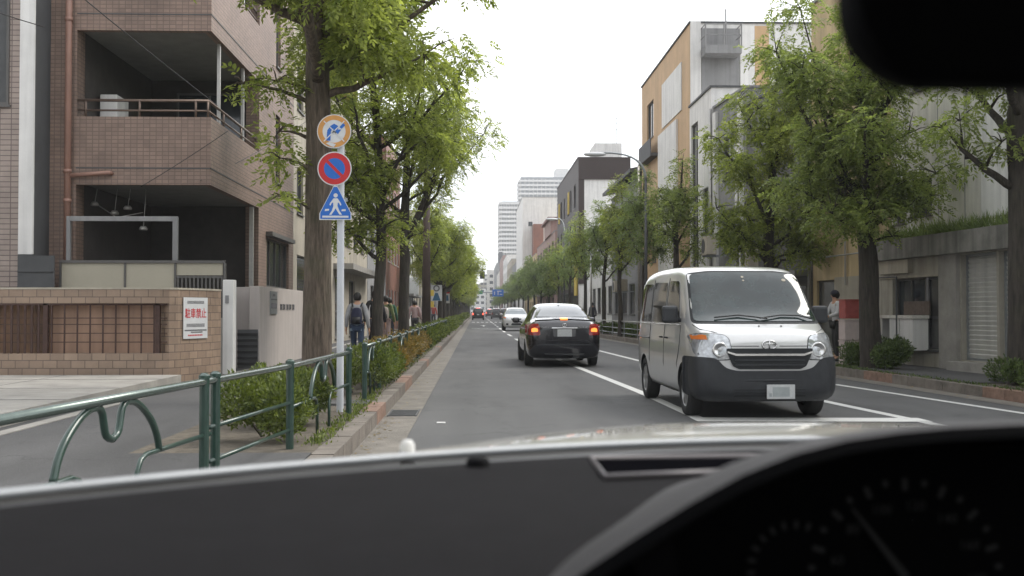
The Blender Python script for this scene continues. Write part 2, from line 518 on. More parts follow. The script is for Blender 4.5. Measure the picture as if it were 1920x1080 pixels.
MT["leaf_far"] = leaf_mat("leaf_grey_green", (0.11, 0.15, 0.055), (0.27, 0.335, 0.12), 0.5, 0.6)
MT["leaf_shrub"] = leaf_mat("leaf_shrub", (0.036, 0.058, 0.014), (0.19, 0.23, 0.052), 0.3, 5)
MT["leaf_shrub_red"] = leaf_mat("leaf_shrub_reddish", (0.07, 0.075, 0.018), (0.33, 0.22, 0.07), 0.3, 5)
MT["leaf_shrub_dark"] = leaf_mat("leaf_shrub_dark", (0.030, 0.052, 0.016), (0.13, 0.18, 0.05), 0.3, 5)

# ================================================================== SETTING
Z0 = 0.15                                    # pavement level
RK = [(7.95, -6), (7.95, 6), (7.8, 10), (7.55, 14.7), (7.15, 21.7), (6.55, 34), (5.83, 52), (5.6, 75), (5.6, 620)]   # right kerb line (x, y)
LKX = -1.11
def rk(y, off=0.0):
    for (x0, y0), (x1, y1) in zip(RK, RK[1:]):
        if y <= y1: return x0 + (x1 - x0) * (y - y0) / (y1 - y0) + off
    return RK[-1][0] + off
def structure(name, mb, mats, **k):
    return tag(mb.build(name, mats, **k), kind="structure")

g = MB(); g.add([(-3000, -300, -0.03), (3000, -300, -0.03), (3000, 5500, -0.03), (-3000, 5500, -0.03)], [(0, 1, 2, 3)])
structure("ground", g, MT["concrete"])
ys = [-6, 3, 6, 10, 14.7, 18, 21.7, 28, 34, 43, 52, 63, 75, 120, 250, 620]
r = MB(); r.sheet([(-0.70, y, 0) for y in ys], [(rk(y, -0.35), y, 0) for y in ys]); structure("road", r, MT["asphalt"])
r = MB(); r.sheet([(LKX, y, 0.004) for y in ys], [(-0.70, y, 0.004) for y in ys])
r.sheet([(rk(y, -0.35), y, 0.004) for y in ys], [(rk(y), y, 0.004) for y in ys]); structure("gutter", r, MT["gutter"])
# pavements
p = MB()
p.sheet([(-4.30, y, Z0) for y in ys], [(LKX - 0.19, y, Z0) for y in ys])
p.sheet([(-30, y, Z0 - .004) for y in ys], [(-4.48, y, Z0 - .004) for y in ys])
p.sheet([(rk(y, 0.19), y, Z0) for y in ys], [(rk(y, 22), y, Z0) for y in ys])
structure("pavement", p, MT["walk"])
# kerb stones, each 0.6 m with a small joint, some tinted red
k = MB()
random.seed(3)
def kerb_run(fx, sgn, y0, y1, step, reds):
    y = y0
    while y < y1:
        ya, yb = y + .006, y + step - .006
        mi = 1 if any(a <= y + step * .5 < b for a, b in reds) else 0
        xa, xb = fx(ya), fx(yb)
        O = V(xa, ya, 0); U = (V(xb, yb, 0) - O); L = U.length; U.normalize()
        N = V(-U.y, U.x, 0) if sgn < 0 else V(U.y, -U.x, 0)
        k.fbox(O, U, N, (0, L), (0, 0.18), (-.02, 0.158 + random.uniform(-.004, .004)), mi)
        y += step
kerb_run(lambda y: LKX, -1, 2.4, 110, 0.6, [(12.1, 13.3), (16.8, 18.6), (24.0, 25.2), (33, 34), (46, 47)])
kerb_run(lambda y: LKX, -1, 110, 600, 10, [])
kerb_run(lambda y: rk(y), 1, 6, 110, 0.6, [(14.4, 15.6), (18.6, 19.8), (22.2, 24), (31, 33)])
kerb_run(lambda y: rk(y), 1, 110, 600, 10, [])
structure("kerb", k, [MT["kerb"], MT["kerb_red"]], bevel=0)
s = MB(); s.sheet([(-2.75, y, Z0 + .004) for y in ys], [(LKX - .19, y, Z0 + .004) for y in ys])
s.sheet([(rk(y, .19), y, Z0 + .004) for y in ys if y < 100], [(rk(y, .85), y, Z0 + .004) for y in ys if y < 100])
structure("planting_strip", s, MT["soil"])
s = MB(); s.box(-2.75, LKX - .19, 12.75, 13.3, Z0, Z0 + .03); s.box(-2.75, LKX - .19, 2.5, 8.5, Z0, Z0 + .012); 
for a, b in ((16.3, 21.2), (24.6, 27.8)):
    s.sheet([(rk(y, .18), y, Z0 + .02) for y in (a, b)], [(rk(y, .95), y, Z0 + .02) for y in (a, b)])
structure("paved_break", s, MT["walk"])
s = MB(); s.box(-4.46, -4.31, -4, 100, Z0 - .1, Z0 + .006); structure("edging_stone", s, MT["concrete"])
s = MB(); s.box(-14, -4.62, 2, 16.9, -.02, Z0 + .13); s.box(-4.62, -4.47, 2, 16.9, -.02, Z0 - .01, 1)
for i in range(8): s.box(-14, -4.62, 3.2 + i * 1.8, 3.215 + i * 1.8, Z0 + .13, Z0 + .133, 1)
for i in range(5): s.box(-6.4 - i * 1.9, -6.385 - i * 1.9, 2, 16.9, Z0 + .13, Z0 + .1315, 1)
structure("forecourt", s, [MT["concrete"], MT["dgrey"]])

# painted lines
CL = [(2.66, 11), (2.65, 12.4), (2.60, 16.3), (2.28, 24.8), (2.02, 34), (1.82, 47), (1.72, 63), (1.72, 91), (1.72, 600)]
def cl(y):
    for (x0, y0), (x1, y1) in zip(CL, CL[1:]):
        if y <= y1: return x0 + (x1 - x0) * (y - y0) / (y1 - y0)
    return CL[-1][0]
m = MB()
def strip(fx, y0, y1, w, n=1, z=0.004):
    yy = [y0 + (y1 - y0) * i / n for i in range(n + 1)]
    m.sheet([(fx(y) - w / 2, y, z) for y in yy], [(fx(y) + w / 2, y, z) for y in yy])
strip(cl, 12.35, 30.0, 0.15, 12)
y = 34
while y < 330:
    strip(cl, y, y + 5, 0.15, 2); y += 10
l2 = [(5.2, 11.5), (5.16, 12.2), (4.91, 15), (4.18, 27.2), (3.93, 34.6), (3.8, 44)]
def f2(y):
    for (x0, y0), (x1, y1) in zip(l2, l2[1:]):
        if y <= y1: return x0 + (x1 - x0) * (y - y0) / (y1 - y0)
    return l2[-1][0]
strip(f2, 11.6, 43, 0.15, 12)
l3 = [(7.3, 9), (6.81, 13.26), (6.23, 18.4), (6.2, 19)]
def f3(y):
    for (x0, y0), (x1, y1) in zip(l3, l3[1:]):
        if y <= y1: return x0 + (x1 - x0) * (y - y0) / (y1 - y0)
    return l3[-1][0]
strip(f3, 9, 18.4, 0.13, 6)
m.add([(2.55, 12.25, .008), (5.25, 12.12, .008), (5.25, 12.55, .008), (2.55, 12.7, .008)], [(0, 1, 2, 3)])
for i in range(12):                          # zebra crossing far down the street
    x = -0.45 + i * 0.5
    m.add([(x, 118, .004), (x + .28, 118, .004), (x + .28, 122, .004), (x, 122, .004)], [(0, 1, 2, 3)])
m.add([(-.6, 113, .004), (1.6, 113, .004), (1.6, 113.5, .004), (-.6, 113.5, .004)], [(0, 1, 2, 3)])
m.add([(.55, 88, .004), (.7, 88, .004), (.7, 93, .004), (.55, 93, .004)], [(0, 1, 2, 3)])      # arrow
m.add([(.3, 93, .004), (.95, 93, .004), (.625, 96, .004)], [(0, 1, 2)])
m.add([(-.35, 78, .004), (.9, 78, .004), (.9, 78.4, .004), (-.35, 78.4, .004)], [(0, 1, 2, 3)])
structure("road_marking", m, MT["paint"])
# gutter grate
d = MB()
for i in range(9): d.box(-1.06, -.74, 13.0 + i * .085, 13.035 + i * .085, .004, .014)
d.box(-1.08, -1.06, 12.97, 13.8, .004, .016); d.box(-.74, -.72, 12.97, 13.8, .004, .016)
tag(d.build("drain_grate", MT["dgrey"]), "dark steel drain grate set in the concrete gutter at the left kerb", "drain")
d = MB(); d.box(-.45, -.35, 12.15, 12.22, .001, .016)
tag(d.build("road_stud", MT["white"], bevel=.004), "small white scrap lying on the asphalt by the gutter", "road stud")

# ================================================================== BUILDINGS
UP = V(0, 0, 1)
GL2 = M("window_glass_curtained", (0.11, 0.11, 0.105), 0.12, 0.35, 0.8, spec=0.8)
GL3 = M("window_glass_warm", (0.10, 0.07, 0.035), 0.12, 0.35, 0.8, spec=0.8)

def facade(mb, O, U, w, z0, z1, holes, d=0.12, mi=0):
    N = U.cross(UP).normalized()
    us = sorted({0, w} | {h[0] for h in holes} | {h[2] for h in holes})
    zs = sorted({z0, z1} | {h[1] for h in holes} | {h[3] for h in holes})
    us = [u for u in us if 0 <= u <= w]; zs = [z for z in zs if z0 <= z <= z1]
    P = lambda u, z, n=0: O + U * u + UP * z + N * n
    for a, b in zip(us, us[1:]):
        for c, e in zip(zs, zs[1:]):
            um, zm = (a + b) / 2, (c + e) / 2
            if any(h[0] < um < h[2] and h[1] < zm < h[3] for h in holes): continue
            mb.add([P(a, c), P(b, c), P(b, e), P(a, e)], [(0, 1, 2, 3)], mi)
    for h in holes:
        a, c, b, e = h[:4]
        mb.add([P(a, c), P(b, c), P(b, e), P(a, e), P(a, c, -d), P(b, c, -d), P(b, e, -d), P(a, e, -d)],
               [(0, 4, 5, 1), (1, 5, 6, 2), (2, 6, 7, 3), (3, 7, 4, 0)], mi)

def window(O, U, h, parent, kind='slide', d=0.12, fr=None, gl=None, rnd=None):
    """one window as one mesh: frame, mullions, panes"""
    N = U.cross(UP).normalized()
    a, c, b, e = h[:4]
    mb = MB(); t = 0.045
    rnd = rnd or random
    def bx(u, z, n, mi=0): mb.fbox(O, U, N, u, n, z, mi)
    bx((a, b), (c, c + t), (-d + .005, -d + .06)); bx((a, b), (e - t, e), (-d + .005, -d + .06))
    bx((a, a + t), (c + t, e - t), (-d + .005, -d + .06)); bx((b - t, b), (c + t, e - t), (-d + .005, -d + .06))
    name = "window"
    P = lambda u, z, n: O + U * u + UP * z + N * n
    if kind in ('slide', 'door'):
        n = max(2, round((b - a) / 0.85)) if kind == 'slide' else 1
        for i in range(1, n):
            x = a + (b - a) * i / n
            bx((x - .02, x + .02), (c + t, e - t), (-d + .01, -d + .05))
        if kind == 'door':
            zz = c + (e - c) * .42
            bx((a + t, b - t), (zz, zz + .06), (-d + .01, -d + .05)); name = "door"
    if kind == 'shutter':
        name = "shutter"
        z = c + t
        while z < e - t:
            z2 = min(z + .09, e - t)
            mb.add([P(a + t, z, -d + .02), P(b - t, z, -d + .02), P(b - t, z2 - .02, -d + .045), P(a + t, z2 - .02, -d + .045), P(b - t, z2, -d + .02), P(a + t, z2, -d + .02)],
                   [(0, 1, 2, 3), (3, 2, 4, 5)], 1)
            z += .09
    else:
        mb.add([P(a + t, c + t, -d + .022), P(b - t, c + t, -d + .022), P(b - t, e - t, -d + .022), P(a + t, e - t, -d + .022)], [(0, 1, 2, 3)], 1)
    if kind != 'shutter': bx((a - .03, b + .03), (c - .04, c), (-.02, .05))
    gl = gl or rnd.choice([MT["win"], MT["win"], GL2])
    return mb.build(name, [fr or MT["frame"], gl], parent)

def grid(w, z0, floors, fh, n, ww, wh, sill=0.9, margin=0.8, skip=()):
    hs = []
    for f in range(floors):
        for i in range(n):
            if (f, i) in skip: continue
            u = margin + (w - 2 * margin) * (i + .5) / n - ww / 2
            hs.append((round(u, 3), round(z0 + f * fh + sill, 3), round(u + ww, 3), round(z0 + f * fh + sill + wh, 3)))
    return hs

def building(label, A, B, depth, h, wall, side, street=(), end=(), d=0.12, cat="building", kinds=None, cop=None, group=None, name="building", ekinds=None, fr=None, gl=None, parapet=.35, endwall=None, group_=None):
    """rectangular block; A near and B far corner on the street line; side -1 left, +1 right of the street"""
    rn = random.Random(label)
    t = thing(name, label, cat, ((A[0] + B[0]) / 2 + side * depth / 2, (A[1] + B[1]) / 2, 0), 0, group)
    A3, B3 = V(A[0], A[1], 0), V(B[0], B[1], 0)
    if side < 0: O, U = A3, (B3 - A3).normalized(); Oe = A3 + V(-depth, 0, 0)
    else: O, U = B3, (A3 - B3).normalized(); Oe = A3
    w = (B3 - A3).length
    mb = MB()
    facade(mb, O, U, w, -.02, h, list(street), d)
    mats = [wall]
    if endwall: mats.append(endwall)
    facade(mb, Oe, V(1, 0, 0), depth, -.02, h, list(end), d, 1 if endwall else 0)
    s3 = V(side * depth, 0, 0)
    for P, Q in ((A3 + s3, B3 + s3), (B3, B3 + s3)):
        mb.add([P, Q, Q + UP * h, P + UP * h], [(0, 1, 2, 3)])
    r = h - parapet
    mb.add([A3 + UP * r, A3 + s3 + UP * r, B3 + s3 + UP * r, B3 + UP * r], [(0, 1, 2, 3)])
    mb.build("wall", mats, t)
    c = MB()
    N = U.cross(UP).normalized()
    c.fbox(O, U, N, (-.04, w + .04), (-.2, .05), (h - .002, h + .07))
    c.fbox(Oe, V(1, 0, 0), V(0, -1, 0), (0.21 if side > 0 else 0, depth - (0.21 if side < 0 else 0)), (-.2, .05), (h, h + .068))
    c.build("coping", cop or MT["grey"], t)
    for i, hh in enumerate(street):
        window(O, U, hh, t, (kinds or {}).get(i, 'slide'), d, fr, gl, rn)
    for i, hh in enumerate(end):
        window(Oe, V(1, 0, 0), hh, t, (ekinds or {}).get(i, 'slide'), d, fr, gl, rn)
    return t, O, U, Oe

# ---- the balconied brown tile block on the left
def balcony_block():
    t = thing("apartment_building", "brown tiled apartment block with deep open corner balconies and a dark carport", "building", (-6.5, 25, 0))
    X0, X1, Y0, Y1, Y2 = -7.5, -5.0, 20.2, 24.8, 29.3
    w = MB()
    w.box(-8.07, X0, Y0 - .0, Y2, -.02, 13)                       # left pier
    facade(w, V(X1, Y1, 0), V(0, 1, 0), Y2 - Y1, -.02, 13, [(0.8, 1.85, 3.8, 3.05), (1.9, 4.5, 2.5, 6.2), (1.9, 7.4, 2.5, 9.1)])
    w.add([(X1, Y2, 0), (-14, Y2, 0), (-14, Y2, 13), (X1, Y2, 13)], [(0, 1, 2, 3)])
    w.add([(-14, Y0 + .5, 0), (-8.07, Y0 + .5, 0), (-8.07, Y0 + .5, 13), (-14, Y0 + .5, 13)], [(0, 1, 2, 3)])
    w.add([(-14, Y0, 13), (X1, Y0, 13), (X1, Y2, 13), (-14, Y2, 13)], [(0, 1, 2, 3)])
    w.box(X1 - .3, X1, Y1 - .14, Y1, -.02, 13)                     # end column
    w.build("wall", MT["tile_brown"], t)
    p = MB()
    for z0, z1 in ((3.65, 4.93), (6.56, 7.85), (9.5, 10.8), (12.4, 13)):
        b = MB()
        b.box(X0 + .002, X1, Y0, Y0 + .15, z0, z1); b.box(X1 - .15, X1, Y0 + .15, Y1 - .141, z0, z1)
        b.build("parapet", MT["tile_brown"], t)
        b = MB(); b.box(X0 + .002, X1 - .152, Y0 + .152, Y1 - .002, z0 + .04, z0 + .22); b.build("balcony_slab", MT["ceil"], t)
    # string course line
    q = MB()
    for z in (3.95, 6.86):
        q.box(X0, X1 + .008, Y0 - .008, Y0 + .001, z, z + .02); q.box(X1 - .001, X1 + .008, Y0 - .008, Y2, z, z + .02)
    q.build("joint_line", MT["dgrey"], t)
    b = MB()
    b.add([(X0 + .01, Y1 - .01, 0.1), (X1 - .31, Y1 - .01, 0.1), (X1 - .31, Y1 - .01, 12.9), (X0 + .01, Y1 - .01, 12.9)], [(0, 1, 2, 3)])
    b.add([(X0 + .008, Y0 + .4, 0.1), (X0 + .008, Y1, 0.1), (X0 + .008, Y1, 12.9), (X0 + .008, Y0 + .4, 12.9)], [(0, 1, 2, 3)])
    b.build("inner_wall_shade", MT["dark"], t)  # dark sheets over the brown tile, painting the recess in shade
    for z0, z1 in ((4.2, 6.3), (7.1, 9.2)):
        window(V(X0, Y1 - .02, 0), V(1, 0, 0), (0.6, z0, 2.1, z1), t, 'slide', 0.0)
    for hh in ((0.8, 1.85, 3.8, 3.05), (1.9, 4.5, 2.5, 6.2), (1.9, 7.4, 2.5, 9.1)):
        window(V(X1, Y1, 0), V(0, 1, 0), hh, t, 'slide')
    hd = MB(); hd.fbox(V(X1, Y1, 0), V(0, 1, 0), V(1, 0, 0), (0.7, 3.9), (0.002, .16), (3.07, 3.17)); hd.build("window_hood", MT["frame"], t)
    for zt in (4.93, 7.85):
        r = MB(); z1, z2 = zt + .32, zt + .13
        for z, rr in ((z1, .028), (z2, .02)):
            r.tube([(X0, Y0 + .07, z), (X1 - .07, Y0 + .07, z), (X1 - .07, Y1 - .14, z)], rr, 8)
        for x in (X0 + .15, -6.35, X1 - .3): r.tube([(x, Y0 + .07, zt), (x, Y0 + .07, z1)], .022, 6)
        for yy in (Y0 + .07, Y0 + 1.3, Y0 + 2.9): r.tube([(X1 - .07, yy, zt), (X1 - .07, yy, z1)], .022, 6)
        r.build("balcony_rail", MT["rail"], t, smooth=True)
    for yy in (21.15, 23.3):
        for z0, z1 in ((4.93, 6.56), (7.85, 9.5)):
            c = MB(); c.box(X1 - .12, X1 - .06, yy, yy + .06, z0, z1); c.build("balcony_post", MT["alu"], t)
    c = MB(); c.box(X1 - .14, X1 - .05, 24.3, 24.38, .15, 3.64); c.build("balcony_post", MT["alu"], t)
    d = MB(); xs = -7.62
    d.tube([(xs, Y0 - .09, .1), (xs, Y0 - .09, 12.9)], .062, 12); 
    for z in (3.3, 3.85, 6.7, 9.6): d.tube([(xs, Y0 - .09, z), (xs, Y0 - .09, z + .07)], .075, 12)
    d.tube([(xs, Y0 - .09, 3.80), (-6.87, Y0 - .09, 3.86), (-6.83, Y0 + .02, 3.86)], .042, 10)
    d.build("drainpipe", MT["downpipe"], t, smooth=True)
    l = MB()
    for (px, py) in ((185, 385), (222, 401), (246, 392), (275, 430)):
        x, z = (px - 893) / 2000 * 21, zh(py, 21)
        l.lathe([(0, .05), (.05, .045), (.085, 0), (.08, -.03), (0, -.035)], V(x, 21, z), V(1, 0, 0), V(0, 1, 0), V(0, 0, 1), 10)
        l.tube([(x, 21, z), (x + .05, 21, 3.66)], .008, 5)
    l.tube([(-7.45, 21, 2.2 + 1.2), (-7.0, 21, 3.1), (-6.5, 21.0, 3.2)], .01, 5)
    l.build("carport_lamp", MT["alu"], t, smooth=True)
    a = MB(); a.box(-7.42, -7.08, 21.2, 21.9, 4.75, 5.55); a.box(-7.45, -7.05, 21.15, 21.95, 4.7, 4.75)
    ac = tag(a.build("air_conditioner", MT["white"], None, bevel=.02), "white air conditioner unit standing on the left balcony of the brown block", "air conditioner")
    st = MB(); st.box(-7.42, -7.08, 21.2, 21.9, 4.2, 4.7); st.build("stand", MT["dgrey"], ac)
balcony_block()

# ---- pale tiled neighbour at the left edge
def edge_block():
    t = thing("building", "pale pink tiled building with a white corner strip at the left edge", "building", (-10, 22, 0))
    w = MB(); facade(w, V(-16, 19.5, 0), V(1, 0, 0), 7.76, -.02, 13, [(2.5, 5.0, 7.56, 12.9)], 0.1)
    w.add([(-8.0, 19.5, 0), (-8.0, 26, 0), (-8.0, 26, 13), (-8.0, 19.5, 13)], [(0, 1, 2, 3)])
    w.add([(-16, 19.5, 13), (-8.0, 19.5, 13), (-8, 26, 13), (-16, 26, 13)], [(0, 1, 2, 3)])
    w.build("wall", MT["tile_pink"], t)
    s = MB(); s.box(-8.235, -7.98, 19.44, 19.498, 2.3, 13); s.build("corner_strip", MT["white"], t)
    s = MB(); s.box(-7.999, -7.985, 19.5, 26, -.02, 13); s.build("alley_shade_sheet", MT["dgrey"], t)  # dark sheet over the tile paints the shade of the narrow alley
    s = MB(); s.box(-8.235, -7.99, 19.45, 19.498, -.02, 2.298); s.build("corner_base", MT["dgrey"], t)
    window(V(-16, 19.5, 0), V(1, 0, 0), (2.5, 5.0, 7.56, 12.9), t, 'fixed', 0.02, None, MT["dgrey"])
edge_block()

# ---- garden wall with the barred opening
def garden_wall():
    t = thing("garden_wall", "tan tiled garden wall with iron bars over a long opening", "wall", (-5, 17.5, 0))
    path = [(-14, 17.25), (-9, 17.15), (-5.25, 17.0), (-5.0, 17.02), (-4.86, 17.08), (-4.76, 17.2), (-4.45, 18.05), (-4.40, 18.55)]
    def band(z0, z1, off, i0, i1, th=.22):
        mb = MB()
        ps = [V(x, y, 0) for x, y in path[i0:i1 + 1]]
        o_, i_ = [], []
        for i, p in enumerate(ps):
            a = ps[max(i - 1, 0)]; b = ps[min(i + 1, len(ps) - 1)]
            d = (b - a).normalized(); n = V(d.y, -d.x, 0)
            o_.append(p + n * off); i_.append(p + n * (off - th))
        k = len(ps)
        vs = [p + UP * z for p in o_ for z in (z0, z1)] + [p + UP * z for p in i_ for z in (z0, z1)]
        fs = []
        for i in range(k - 1):
            fs += [(2 * i, 2 * i + 2, 2 * i + 3, 2 * i + 1), (2 * k + 2 * i, 2 * k + 2 * i + 1, 2 * k + 2 * i + 3, 2 * k + 2 * i + 2),
                   (2 * i + 1, 2 * i + 3, 2 * k + 2 * i + 3, 2 * k + 2 * i + 1), (2 * i, 2 * k + 2 * i, 2 * k + 2 * i + 2, 2 * i + 2)]
        fs += [(0, 1, 2 * k + 1, 2 * k), (2 * k - 2, 4 * k - 2, 4 * k - 1, 2 * k - 1)]
        mb.add(vs, fs)
        return mb
    zb, zo, zt, zc = Z0 - .1, .61, 1.40, 1.62
    band(zb, zo, 0, 0, 7).build("lower_wall", MT["tile_tan"], t)
    band(zo + .001, zt, 0, 4, 7).build("pier", MT["tile_tan"], t)
    band(zt + .001, zc, 0, 0, 7).build("upper_band", MT["tile_tan"], t)
    c = band(zc + .001, zc + .03, .01, 0, 7, .24); c.build("coping", MT["cream"], t)
    b = MB()
    y = lambda x: 17.22 + (x + 5) * -.03
    N = 34
    for i in range(40):                                            # board behind: planks on the left, plain on the right
        x = -14 + i * .2
        if x < -6.75: b.box(x, x + .185 , y(x) + .0 + .02 * (i % 2), y(x) + .05 + .02 * (i % 2), zo, zt)
    b.build("timber_board", M("timber", (0.26, 0.155, 0.095), .7, .35, 2.4, streak=.5), t)
    b = MB(); b.box(-6.75, -4.95, 17.27, 17.30, zo, zt); b.build("plain_board", M("plain_board", (0.40, 0.255, 0.18), .7, .15, 2.4, streak=.3), t)
    r = MB()
    for z in (.78, .92, 1.06, 1.16): r.box(-14, -4.9, 17.09, 17.105, z, z + .014)
    x = -8.6
    while x < -4.95:
        r.box(x, x + (.034 if x < -6.75 else .022), 17.075, 17.09, zo, zt); x += .105 if x < -6.75 else .20
    for x in (-9.5, -6.83, -5.08): r.box(x, x + .07, 17.07, 17.14, zo, zt)
    r.box(-14, -4.9, 17.07, 17.1, zt - .03, zt); 
    r.build("iron_bars", M("rusty_iron", (.060, .030, .023), .7, .3, 20), t)
    # notice board on the curved pier
    P, Q = V(-4.76, 17.2, 0), V(-4.45, 18.05, 0)
    U = (Q - P).normalized(); Nn = U.cross(UP).normalized()
    O = P + U * .12 + Nn * .012
    s = MB(); s.fbox(O, U, Nn, (0, .66), (0, .012), (.83, 1.50))
    sg = tag(s.build("notice_board", MT["swhite"], None), "white no parking notice with big red characters on the tan wall", "notice")
    C = O + U * .33 + Nn * .014
    text_mesh("駐車禁止", .17, MT["redink"], "red_lettering", sg, C + UP * 1.23, U, UP, .003, .58, .0015)
    tm = MB()
    rn = random.Random(5)
    for z, hgt, w0, w1, dens in ((1.40, .05, .10, .56, 16), (1.02, .06, .08, .58, 16), (.955, .025, .03, .62, 34), (.925, .02, .2, .5, 18)):
        u = w0; tm = MB()
        while u < w1:
            for q in range(3):
                tm.fbox(O + Nn * .0125, U, Nn, (u, u + (w1 - w0) / dens * .75), (0, .002), (z + q * hgt / 3, z + q * hgt / 3 + hgt / 6))
            tm.fbox(O + Nn * .0145, U, Nn, (u + .006, u + .012), (0, .001), (z, z + hgt * .9))
            u += (w1 - w0) / dens
        tm.build("print_line", MT["ink"], sg)
    tm = MB()
    for i in range(9): tm.fbox(O + Nn * .0125, U, Nn, (.12 + i * .045, .155 + i * .045), (0, .002), (.875, .895))
    tm.build("red_print", MT["redink"], sg)
garden_wall()

def left_details():
    f = thing("screen_fence", "pale frosted panel fence in a dark metal frame above the tan wall", "fence", (-6, 19.6, 0))
    p = MB()
    for a, b, z0 in ((-7.52, -6.40, .4), (-6.37, -5.50, .4), (-5.46, -4.62, 1.93)): p.box(a, b, 19.60, 19.62, z0, 2.15)
    p.build("frosted_panel", M("frosted", (.40, .37, .29), .5, .06, 2), f)
    m_ = MB(); m_.box(-7.55, -4.58, 19.57, 19.65, 2.15, 2.20)
    for x in (-7.55, -6.395, -5.49, -4.60): m_.box(x, x + .035, 19.575, 19.645, .15, 2.15)
    m_.box(-7.5, -5.5, 19.575, 19.645, 1.66, 1.69)
    m_.build("frame", MT["frame"], f)
    b = MB()
    x = -5.44
    while x < -4.63: b.box(x, x + .03, 19.59, 19.62, .4, 1.92); x += .072
    b.box(-5.46, -4.62, 19.585, 19.625, 1.88, 1.92); b.build("bar_grille", MT["frame"], f)
    f = MB(); f.box(-8.2, -7.56, 19.35, 19.4, .15, 2.27); 
    for i in range(7): f.box(-8.2, -7.56, 19.33, 19.35, .3 + i * .28, .32 + i * .28)
    tag(f.build("metal_gate", MT["dgrey"]), "dark metal side gate between the pink tiled building and the frosted fence", "gate")
    f = MB(); f.box(-7.45, -5.50, 19.8, 19.88, 2.93, 3.02); f.box(-5.59, -5.50, 19.8, 19.88, .15, 2.93); f.box(-7.52, -7.45, 19.8, 19.88, .15, 3.02)
    tag(f.build("gate_frame", MT["grey"], None, bevel=.006), "pale grey metal portal frame in front of the dark carport", "frame")
    f = thing("gate_pillar", "slim white gate pillar beside the black gate", "pillar", (-4.5, 19.4, 0))
    b = MB(); b.box(-4.56, -4.37, 19.35, 19.6, .1, 1.84); b.build("pillar_shaft", MT["white"], f, bevel=.01)
    b = MB(); b.box(-4.66, -4.562, 19.35, 19.55, .1, 1.15); b.build("low_block", MT["concrete"], f, bevel=.01)
    b = MB(); b.box(-4.51, -4.45, 19.335, 19.35, 1.42, 1.56); b.build("intercom", MT["grey"], f)
    f = thing("low_gate", "low black slatted gate beside the pink plaster wall", "gate", (-4.3, 20.3, 0))
    b = MB(); b.box(-4.50, -4.12, 20.3, 20.33, .2, .93)
    b.build("gate_leaf", MT["dgrey"], f)
    b = MB()
    for i in range(6): b.box(-4.5, -4.12, 20.28, 20.298, .26 + i * .11, .31 + i * .11)
    b.build("slat", MT["black"], f)
    w = thing("boundary_wall", "pinkish white plaster wall with dark lettering behind the large trunk", "wall", (-4.4, 23, 0))
    b = MB(); b.box(-4.38, -4.18, 20.75, 25.9, .05, 1.76); b.box(-5.0, -4.381, 21.6, 21.75, .05, 1.76)
    b.build("wall_body", MT["plaster"], w, bevel=.008)
    b = MB(); b.box(-4.18, -4.155, 21.75, 22.45, 1.21, 1.68); b.build("plaque", MT["steel"], w)
    b = MB(); b.box(-4.156, -4.15, 21.8, 22.4, 1.33, 1.44); b.box(-4.156, -4.15, 21.8, 22.4, 1.5, 1.53); b.box(-4.156, -4.15, 21.95, 22.2, 1.58, 1.63); b.build("plaque_print", MT["ink"], w)
    for i, yy in enumerate((22.9, 23.25, 23.65, 24.0, 24.4)):                  # five worn characters, not legible in the photo
        b = MB(); rr = random.Random(i)
        for z in (1.31, 1.36, 1.41): b.box(-4.18, -4.165, yy, yy + .22, z, z + .016)
        for q in range(3): 
            q0 = yy + .01 + q * .09
            b.box(-4.18, -4.166, q0, q0 + .022, 1.30 + .01 * rr.randint(0, 2), 1.43)
        b.build("character", MT["ink"], w)
    u = MB(); u.lathe([(.09, 0), (.10, .5), (.05, .75), (.015, .8), (0, .8)], V(-8.45, 19.0, 1.55 - .5 + .05), V(1, 0, 0), V(0, 1, 0), UP, 10)
    tag(u.build("folded_parasol", M("navy", (.02, .025, .07), .8)), "navy folded cloth hanging at the far left behind the tan wall", "parasol")
left_details()

# ---- rest of the left row
OR = MT
building("cream concrete building with narrow windows just beyond the brown balconied block", (-5.15, 29.6), (-5.15, 36.6), 8, 12.5, MT["cream"], -1,
         [(1.2, 0.2, 5.6, 2.9)] + grid(7, 3.2, 3, 3.0, 3, 1.1, 1.3), kinds={0: 'shutter'}, gl=None)
t, O, U, Oe = building("old cream concrete building behind the pedestrian with the backpack", (-5.0, 36.9), (-5.0, 49), 8, 9.2, MT["cream"], -1,
         [(1.0, 0.3, 3.4, 2.5), (5.2, .3, 7.2, 2.5)] + grid(12.1, 2.9, 2, 3.0, 4, 1.3, 1.3), kinds={0: 'door', 1: 'door'})
b = MB(); b.box(-5.0, -4.3, 37.5, 48.6, 2.75, 2.95); b.build("canopy", MT["concrete"], t)
b = MB(); b.box(-5.6, -4.8, 37.2, 43, 9.3, 11.6)
tag(b.build("billboard", MT["yellow"], None, bevel=.02), "bright yellow rooftop panel seen between the leaves on the left", "billboard")
building("grey rendered building between the cream one and the red brick one", (-5.0, 49.2), (-5.0, 59), 8, 9.0, MT["grey"], -1, grid(9.8, .2, 3, 2.9, 3, 1.5, 1.4))
building("red brown brick building on the left side with narrow white framed windows", (-5.0, 59.2), (-5.0, 70), 8, 11.0, MT["tile_red"], -1, grid(10.8, .2, 3, 3.0, 4, 1.2, 1.4), fr=MT["swhite"])
t, O, U, Oe = building("pale shop building with a white projecting box sign on the left", (-5.0, 71), (-5.0, 86), 8, 8.0, MT["white"], -1, grid(15, .2, 2, 3.0, 5, 2.0, 1.7))
b = MB(); b.box(-4.99, -4.3, 79.8, 80.1, 2.5, 3.8); b.build("box_sign", MT["swhite"], t, bevel=.03)
b = MB(); b.box(-4.99, -4.2, 72, 85, 2.3, 2.45); b.build("canopy", MT["grey"], t)
rnL = random.Random(11)
y = 87
